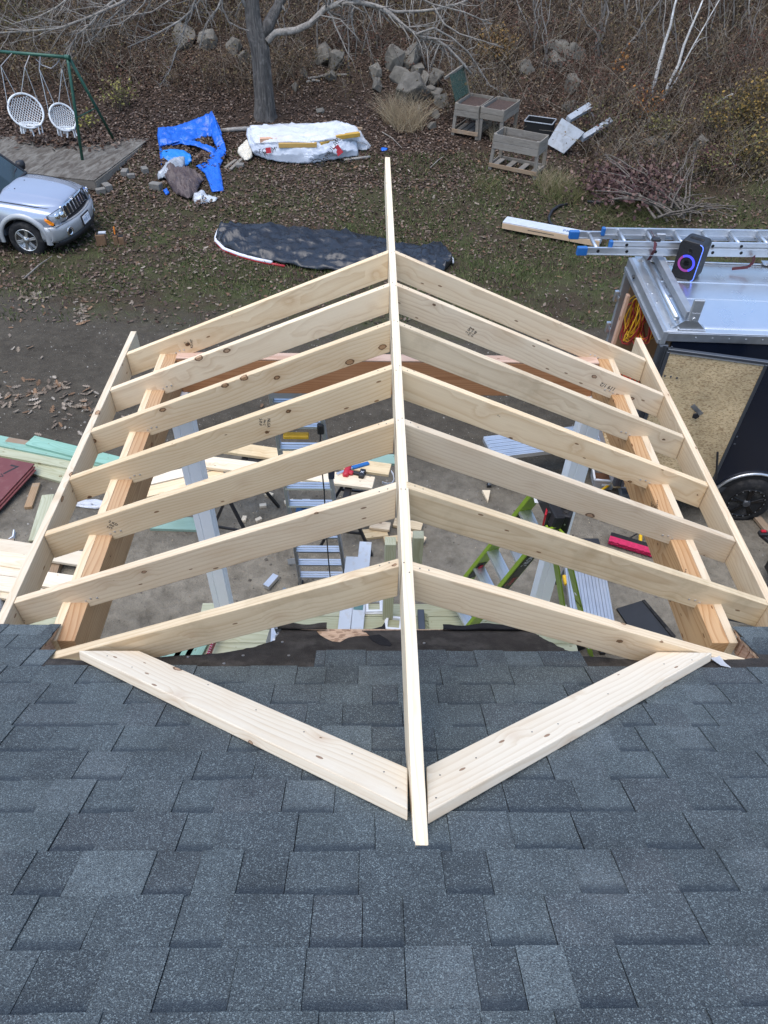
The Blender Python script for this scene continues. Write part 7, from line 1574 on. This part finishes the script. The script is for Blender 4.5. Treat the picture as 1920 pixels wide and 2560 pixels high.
# wood chips and litter by the porch
wpx = []
for _ in range(420): q = P(RN.gauss(930, 260), RN.gauss(1330, 110)); wpx.append((q.x, q.y, q.z + .004))
wpx = np.array(wpx); n = len(wpx); s = NR.uniform(.008, .026, n); v, f = scatter_np(ct * np.array([1, .5, .3]), cf, wpx, rand_rot(n, .2), s); tag(bulk('wood_chips', v, f, np.repeat(leafcols(n, [(.40, .33, .24), (.30, .235, .165), (.24, .19, .14)]), 8, axis=0), M['stone']), 'pale wood chips scattered on the dirt by the porch', 'wood chips')
# brush: arching stems with clinging dead leaves
def brushreg(x, y, px, py):
    if not bank(px, py): return 0
    k = .55 + .5 * nz(x, y, .5, 6.1)
    if 700 < px < 1120 and py > 240: k *= .35
    if px < 560 and py > 210: k *= .5
    if py > 300: k *= .9
    if 880 < px < 1130 and 120 < py < 280: k *= .25
    if 430 < px < 640 and 90 < py < 180: k *= .3
    if 770 < px < 880 and 130 < py < 230: k *= .3
    if 1300 < px < 1460 and 120 < py < 300: k *= .5
    return k
bp = ground_pts(13000, brushreg); nb = len(bp)
hgt = NR.uniform(.35, 1.5, nb) * np.where(bp[:, 1] < 19, .6, 1.0); K = 5; A = np.zeros((nb, K, 3)); R_ = np.zeros((nb, K))
ln1 = NR.normal(0, .28, (nb, 2)); ln2 = NR.normal(0, .35, (nb, 2))
for k in range(K):
    t = k / (K - 1); A[:, k, 0] = bp[:, 0] + hgt * (ln1[:, 0] * t + ln2[:, 0] * t * t); A[:, k, 1] = bp[:, 1] + hgt * (ln1[:, 1] * t + ln2[:, 1] * t * t); A[:, k, 2] = bp[:, 2] + hgt * (t - .22 * t * t); R_[:, k] = .0085 * (1 - .7 * t)
v, f = tubes_np(A, R_, 3); cb = np.array([(.165, .126, .092), (.235, .195, .15), (.10, .073, .053), (.29, .25, .195), (.18, .12, .075)])[NR.integers(0, 5, nb)] * NR.uniform(.7, 1.3, (nb, 1))
br_ = thing('brush', (0, 24, gz(0, 24)), 'tangled brown brush and dead weeds covering the slope', 'brush'); br_['kind'] = 'stuff'
bulk('stems', v, f, np.repeat(cb, K * 3, axis=0), M['twig'], br_)
ntw = nb * 2; idx = NR.integers(0, nb, ntw); kk = NR.integers(1, K, ntw); base = A[idx, kk]; A2 = np.zeros((ntw, 3, 3)); R2 = np.zeros((ntw, 3)); d2 = NR.normal(0, .22, (ntw, 3)); d2[:, 2] = np.abs(d2[:, 2]) + .05
for k in range(3): A2[:, k] = base + d2 * (k / 2) * NR.uniform(.6, 1.4, (ntw, 1)); R2[:, k] = .005 * (1 - .3 * k)
v, f = tubes_np(A2, R2, 3); bulk('side_twigs', v, f, np.repeat(cb[idx], 9, axis=0), M['twig'], br_)
nl_ = 70000; idx = NR.integers(0, nb, nl_); t = NR.uniform(.15, 1, nl_); k0 = np.minimum((t * (K - 1)).astype(int), K - 2); fr = (t * (K - 1) - k0)[:, None]; lp2 = A[idx, k0] * (1 - fr) + A[idx, k0 + 1] * fr + NR.normal(0, .09, (nl_, 3))
tone = np.array([mnoise.noise(V((a_[0] * .45, a_[1] * .45, 2.2))) + .5 * mnoise.noise(V((a_[0] * 1.3, a_[1] * 1.3, 7.7))) for a_ in lp2])
palb = np.array([(.100, .070, .046), (.138, .098, .060), (.068, .046, .034), (.185, .132, .072), (.105, .088, .043)]); cl_ = palb[NR.integers(0, 5, nl_)]
cl_ = np.where((tone > .28)[:, None], np.array([.125, .095, .042]), cl_); cl_ = np.where((tone < -.30)[:, None], np.array([.100, .050, .035]), cl_) * NR.uniform(.6, 1.35, (nl_, 1))
v, f = scatter_np(tv, tf, lp2, rand_rot(nl_, .9), NR.uniform(.035, .085, nl_)); bulk('dead_leaves', v, f, np.repeat(cl_, 6, axis=0), M['leaf'], br_)
# shrubs with coloured leaves
def shrub(px, py, w, h, nst, nlv, pal, label, ls=(.045, .09)):
    c = P(px, py); D = (c - CP).dot(_f); W, H = w * D / FPX / 2, h * D / FPX; t_ = thing('shrub', c, label, 'shrub', 'coloured shrubs on the bank'); A = np.zeros((nst, 5, 3)); R_ = np.zeros((nst, 5))
    for i in range(nst):
        a = RN.uniform(0, 6.28); rr = math.sqrt(RN.random()); b0 = V((c.x + W * .45 * rr * math.cos(a), c.y + W * .45 * rr * math.sin(a), 0)); b0.z = gz(b0.x, b0.y); e = V((c.x + W * rr * math.cos(a) * 1.0, c.y + W * rr * math.sin(a) * .9, b0.z + H * RN.uniform(.45, 1.0) * (1 - .45 * rr * rr)))
        for k in range(5): s_ = k / 4; q = b0.lerp(e, s_) + V((RN.gauss(0, .04), RN.gauss(0, .04), .12 * math.sin(s_ * 3.1))); A[i, k] = q; R_[i, k] = .010 * (1 - .7 * s_)
    v, f = tubes_np(A, R_, 3); bulk('stems', v, f, np.repeat(np.array([(.16, .125, .095)]) * NR.uniform(.7, 1.3, (nst, 1)), 15, axis=0), M['twig'], t_, 'stuff')
    i = NR.integers(0, nst, nlv); k0 = NR.integers(1, 4, nlv); fr = NR.uniform(0, 1, (nlv, 1)); q = A[i, k0] * (1 - fr) + A[i, np.minimum(k0 + 1, 4)] * fr + NR.normal(0, .10, (nlv, 3))
    v, f = scatter_np(tv, tf, q, rand_rot(nlv, .8), NR.uniform(ls[0], ls[1], nlv)); bulk('foliage', v, f, np.repeat(leafcols(nlv, pal), 6, axis=0), M['leaf'], t_, 'stuff')
YEL = [(.22, .145, .045), (.17, .115, .042), (.26, .165, .045), (.13, .095, .042), (.10, .082, .035)]; ORG = [(.40, .15, .035), (.32, .14, .04), (.24, .13, .05)]; OLV = [(.10, .092, .038), (.13, .12, .045), (.075, .068, .03), (.16, .14, .05)]; MAR = [(.085, .036, .036), (.12, .05, .045), (.065, .034, .032)]
shrub(1880, 330, 150, 190, 70, 1500, YEL, 'tall yellow-leaved shrub at the right edge of the slope'); shrub(1800, 340, 150, 120, 60, 1000, YEL + OLV, 'yellow-olive shrub left of the tall yellow shrub'); shrub(1870, 420, 160, 120, 60, 900, YEL + OLV, 'low yellow-green shrub at the right edge above the brush'); shrub(1770, 440, 120, 80, 40, 600, OLV + MAR, 'olive weedy shrub above the cut branches')
shrub(1230, 150, 130, 80, 60, 900, [(.22, .13, .045), (.17, .10, .045), (.26, .16, .05)], 'rusty yellow shrub above the planters'); shrub(1550, 205, 40, 90, 14, 70, ORG, 'little orange-leaved sapling right of centre on the slope', (.06, .11)); shrub(1600, 300, 90, 90, 40, 380, ORG + MAR, 'rusty red weeds right of the broken white unit'); shrub(1640, 350, 100, 60, 40, 380, OLV, 'green-olive weeds near the dark broken rocks'); shrub(300, 270, 100, 90, 34, 260, [(.30, .28, .08), (.22, .20, .07), (.16, .13, .06)], 'yellow-green leafy weeds behind the swing set leg', (.05, .1)); shrub(225, 320, 50, 40, 14, 60, [(.36, .34, .08), (.26, .24, .07)], 'small yellow-green weed beside the swing chair', (.05, .1)); shrub(40, 90, 150, 100, 50, 500, OLV, 'olive brush at the upper left corner'); shrub(1500, 345, 140, 80, 50, 500, MAR + OLV, 'dark weeds in front of the broken white unit')
# pile of cut branches
M['pile_bark'] = bark_mat('cut_branch_bark', (.075, .062, .05), (.17, .145, .12), (6, 6, 3), .3)
cbp = P(1640, 500); pl_ = thing('branch_pile', cbp, 'pile of cut branches with dark withered leaves at the foot of the bank', 'branch pile'); lines = []; r_ = random.Random(9)
for i in range(46):
    a = P(r_.uniform(1640, 1730), r_.uniform(500, 555), r_.uniform(.02, .25)); e = P(r_.uniform(1480, 1640), r_.uniform(380, 500), r_.uniform(.1, .8))
    if i % 4 == 0: e = P(r_.uniform(1720, 1850), r_.uniform(440, 545), r_.uniform(.1, .5))
    if i % 9 == 0: e = P(r_.uniform(1680, 1760), r_.uniform(360, 420), r_.uniform(.5, 1.2))
    pts = [a.lerp(e, k / 6) + V((r_.gauss(0, .03), r_.gauss(0, .03), .10 * math.sin(k / 6 * 3.1))) for k in range(7)]; rr = [r_.uniform(.012, .034) * (1 - .8 * k / 6) + .003 for k in range(7)]; rr = sorted(rr, reverse=True); lines.append((pts, rr)); grow(pts, rr, lines, 0, r_, .8, 4, .2, 0, .4)
emit_tubes('branches', lines, M['pile_bark'], pl_, 5, 'stuff')
q = np.array([tuple(P(RN.gauss(1580, 55), RN.gauss(455, 26), RN.uniform(.05, .65))) for _ in range(2600)]); o = put_leaves('withered_leaves', q, (.07, .13), [(.10, .055, .05), (.075, .042, .042), (.14, .085, .07), (.17, .11, .09)], 0, .9, 'stuff', pl_)
# leaves heaped on the platform and in the tarps
q = []
for _ in range(2600):
    px, py = RN.gauss(175, 62), RN.gauss(346, 10); w_ = Z(px, py, PLZ + .01); 
    if 40 < px < 310 and py > 322 + max(0, (px - 250) * .2): q.append((w_.x, w_.y, PLZ + .005 + RN.uniform(0, .05)))
tag(put_leaves('leaf_drift', np.array(q), (.08, .14), PAL, 0, .5), 'drift of brown leaves on the platform under the swings', 'leaves')
q = []
for (cx, cy, sx_, sy_, n) in ((500, 352, 28, 7, 260), (428, 374, 16, 4, 120), (512, 390, 16, 12, 330), (462, 372, 6, 7, 80), (553, 385, 5, 8, 70), (410, 408, 6, 6, 60), (500, 505, 6, 5, 30), (760, 362, 60, 6, 14)):
    for _ in range(n): w_ = P(RN.gauss(cx, sx_), RN.gauss(cy, sy_), .09); q.append(tuple(w_))
tag(put_leaves('leaf_drift', np.array(q), (.06, .11), PAL, 0, .5), 'brown leaves gathered in the folds of the blue tarp', 'leaves')
# loose sticks on the yard
for i, (a, c, lab) in enumerate((((62, 694), (130, 640), 'stick on the dirt in front of the SUV wheel'), ((255, 352), (300, 372), 'dry twig on the right of the platform'), ((955, 330), (1005, 370), 'thin stick on the leaves right of the wrapped pile'), ((1075, 420), (1110, 390), 'thin stick on the lawn below the planters'), ((770, 196), (868, 186), 'broken branch lying across the pointed boulder'), ((765, 205), (800, 203), 'short stick left of the low flat stone'))):
    p, q_ = P(*a, .03), P(*c, .05); tag(MB().tube([p, p.lerp(q_, .5) + V((.02, .03, .03)), q_], [.014, .012, .006] if i < 4 else [.03, .035, .02], 6).build('stick', M['bark_pale']), lab, 'stick')
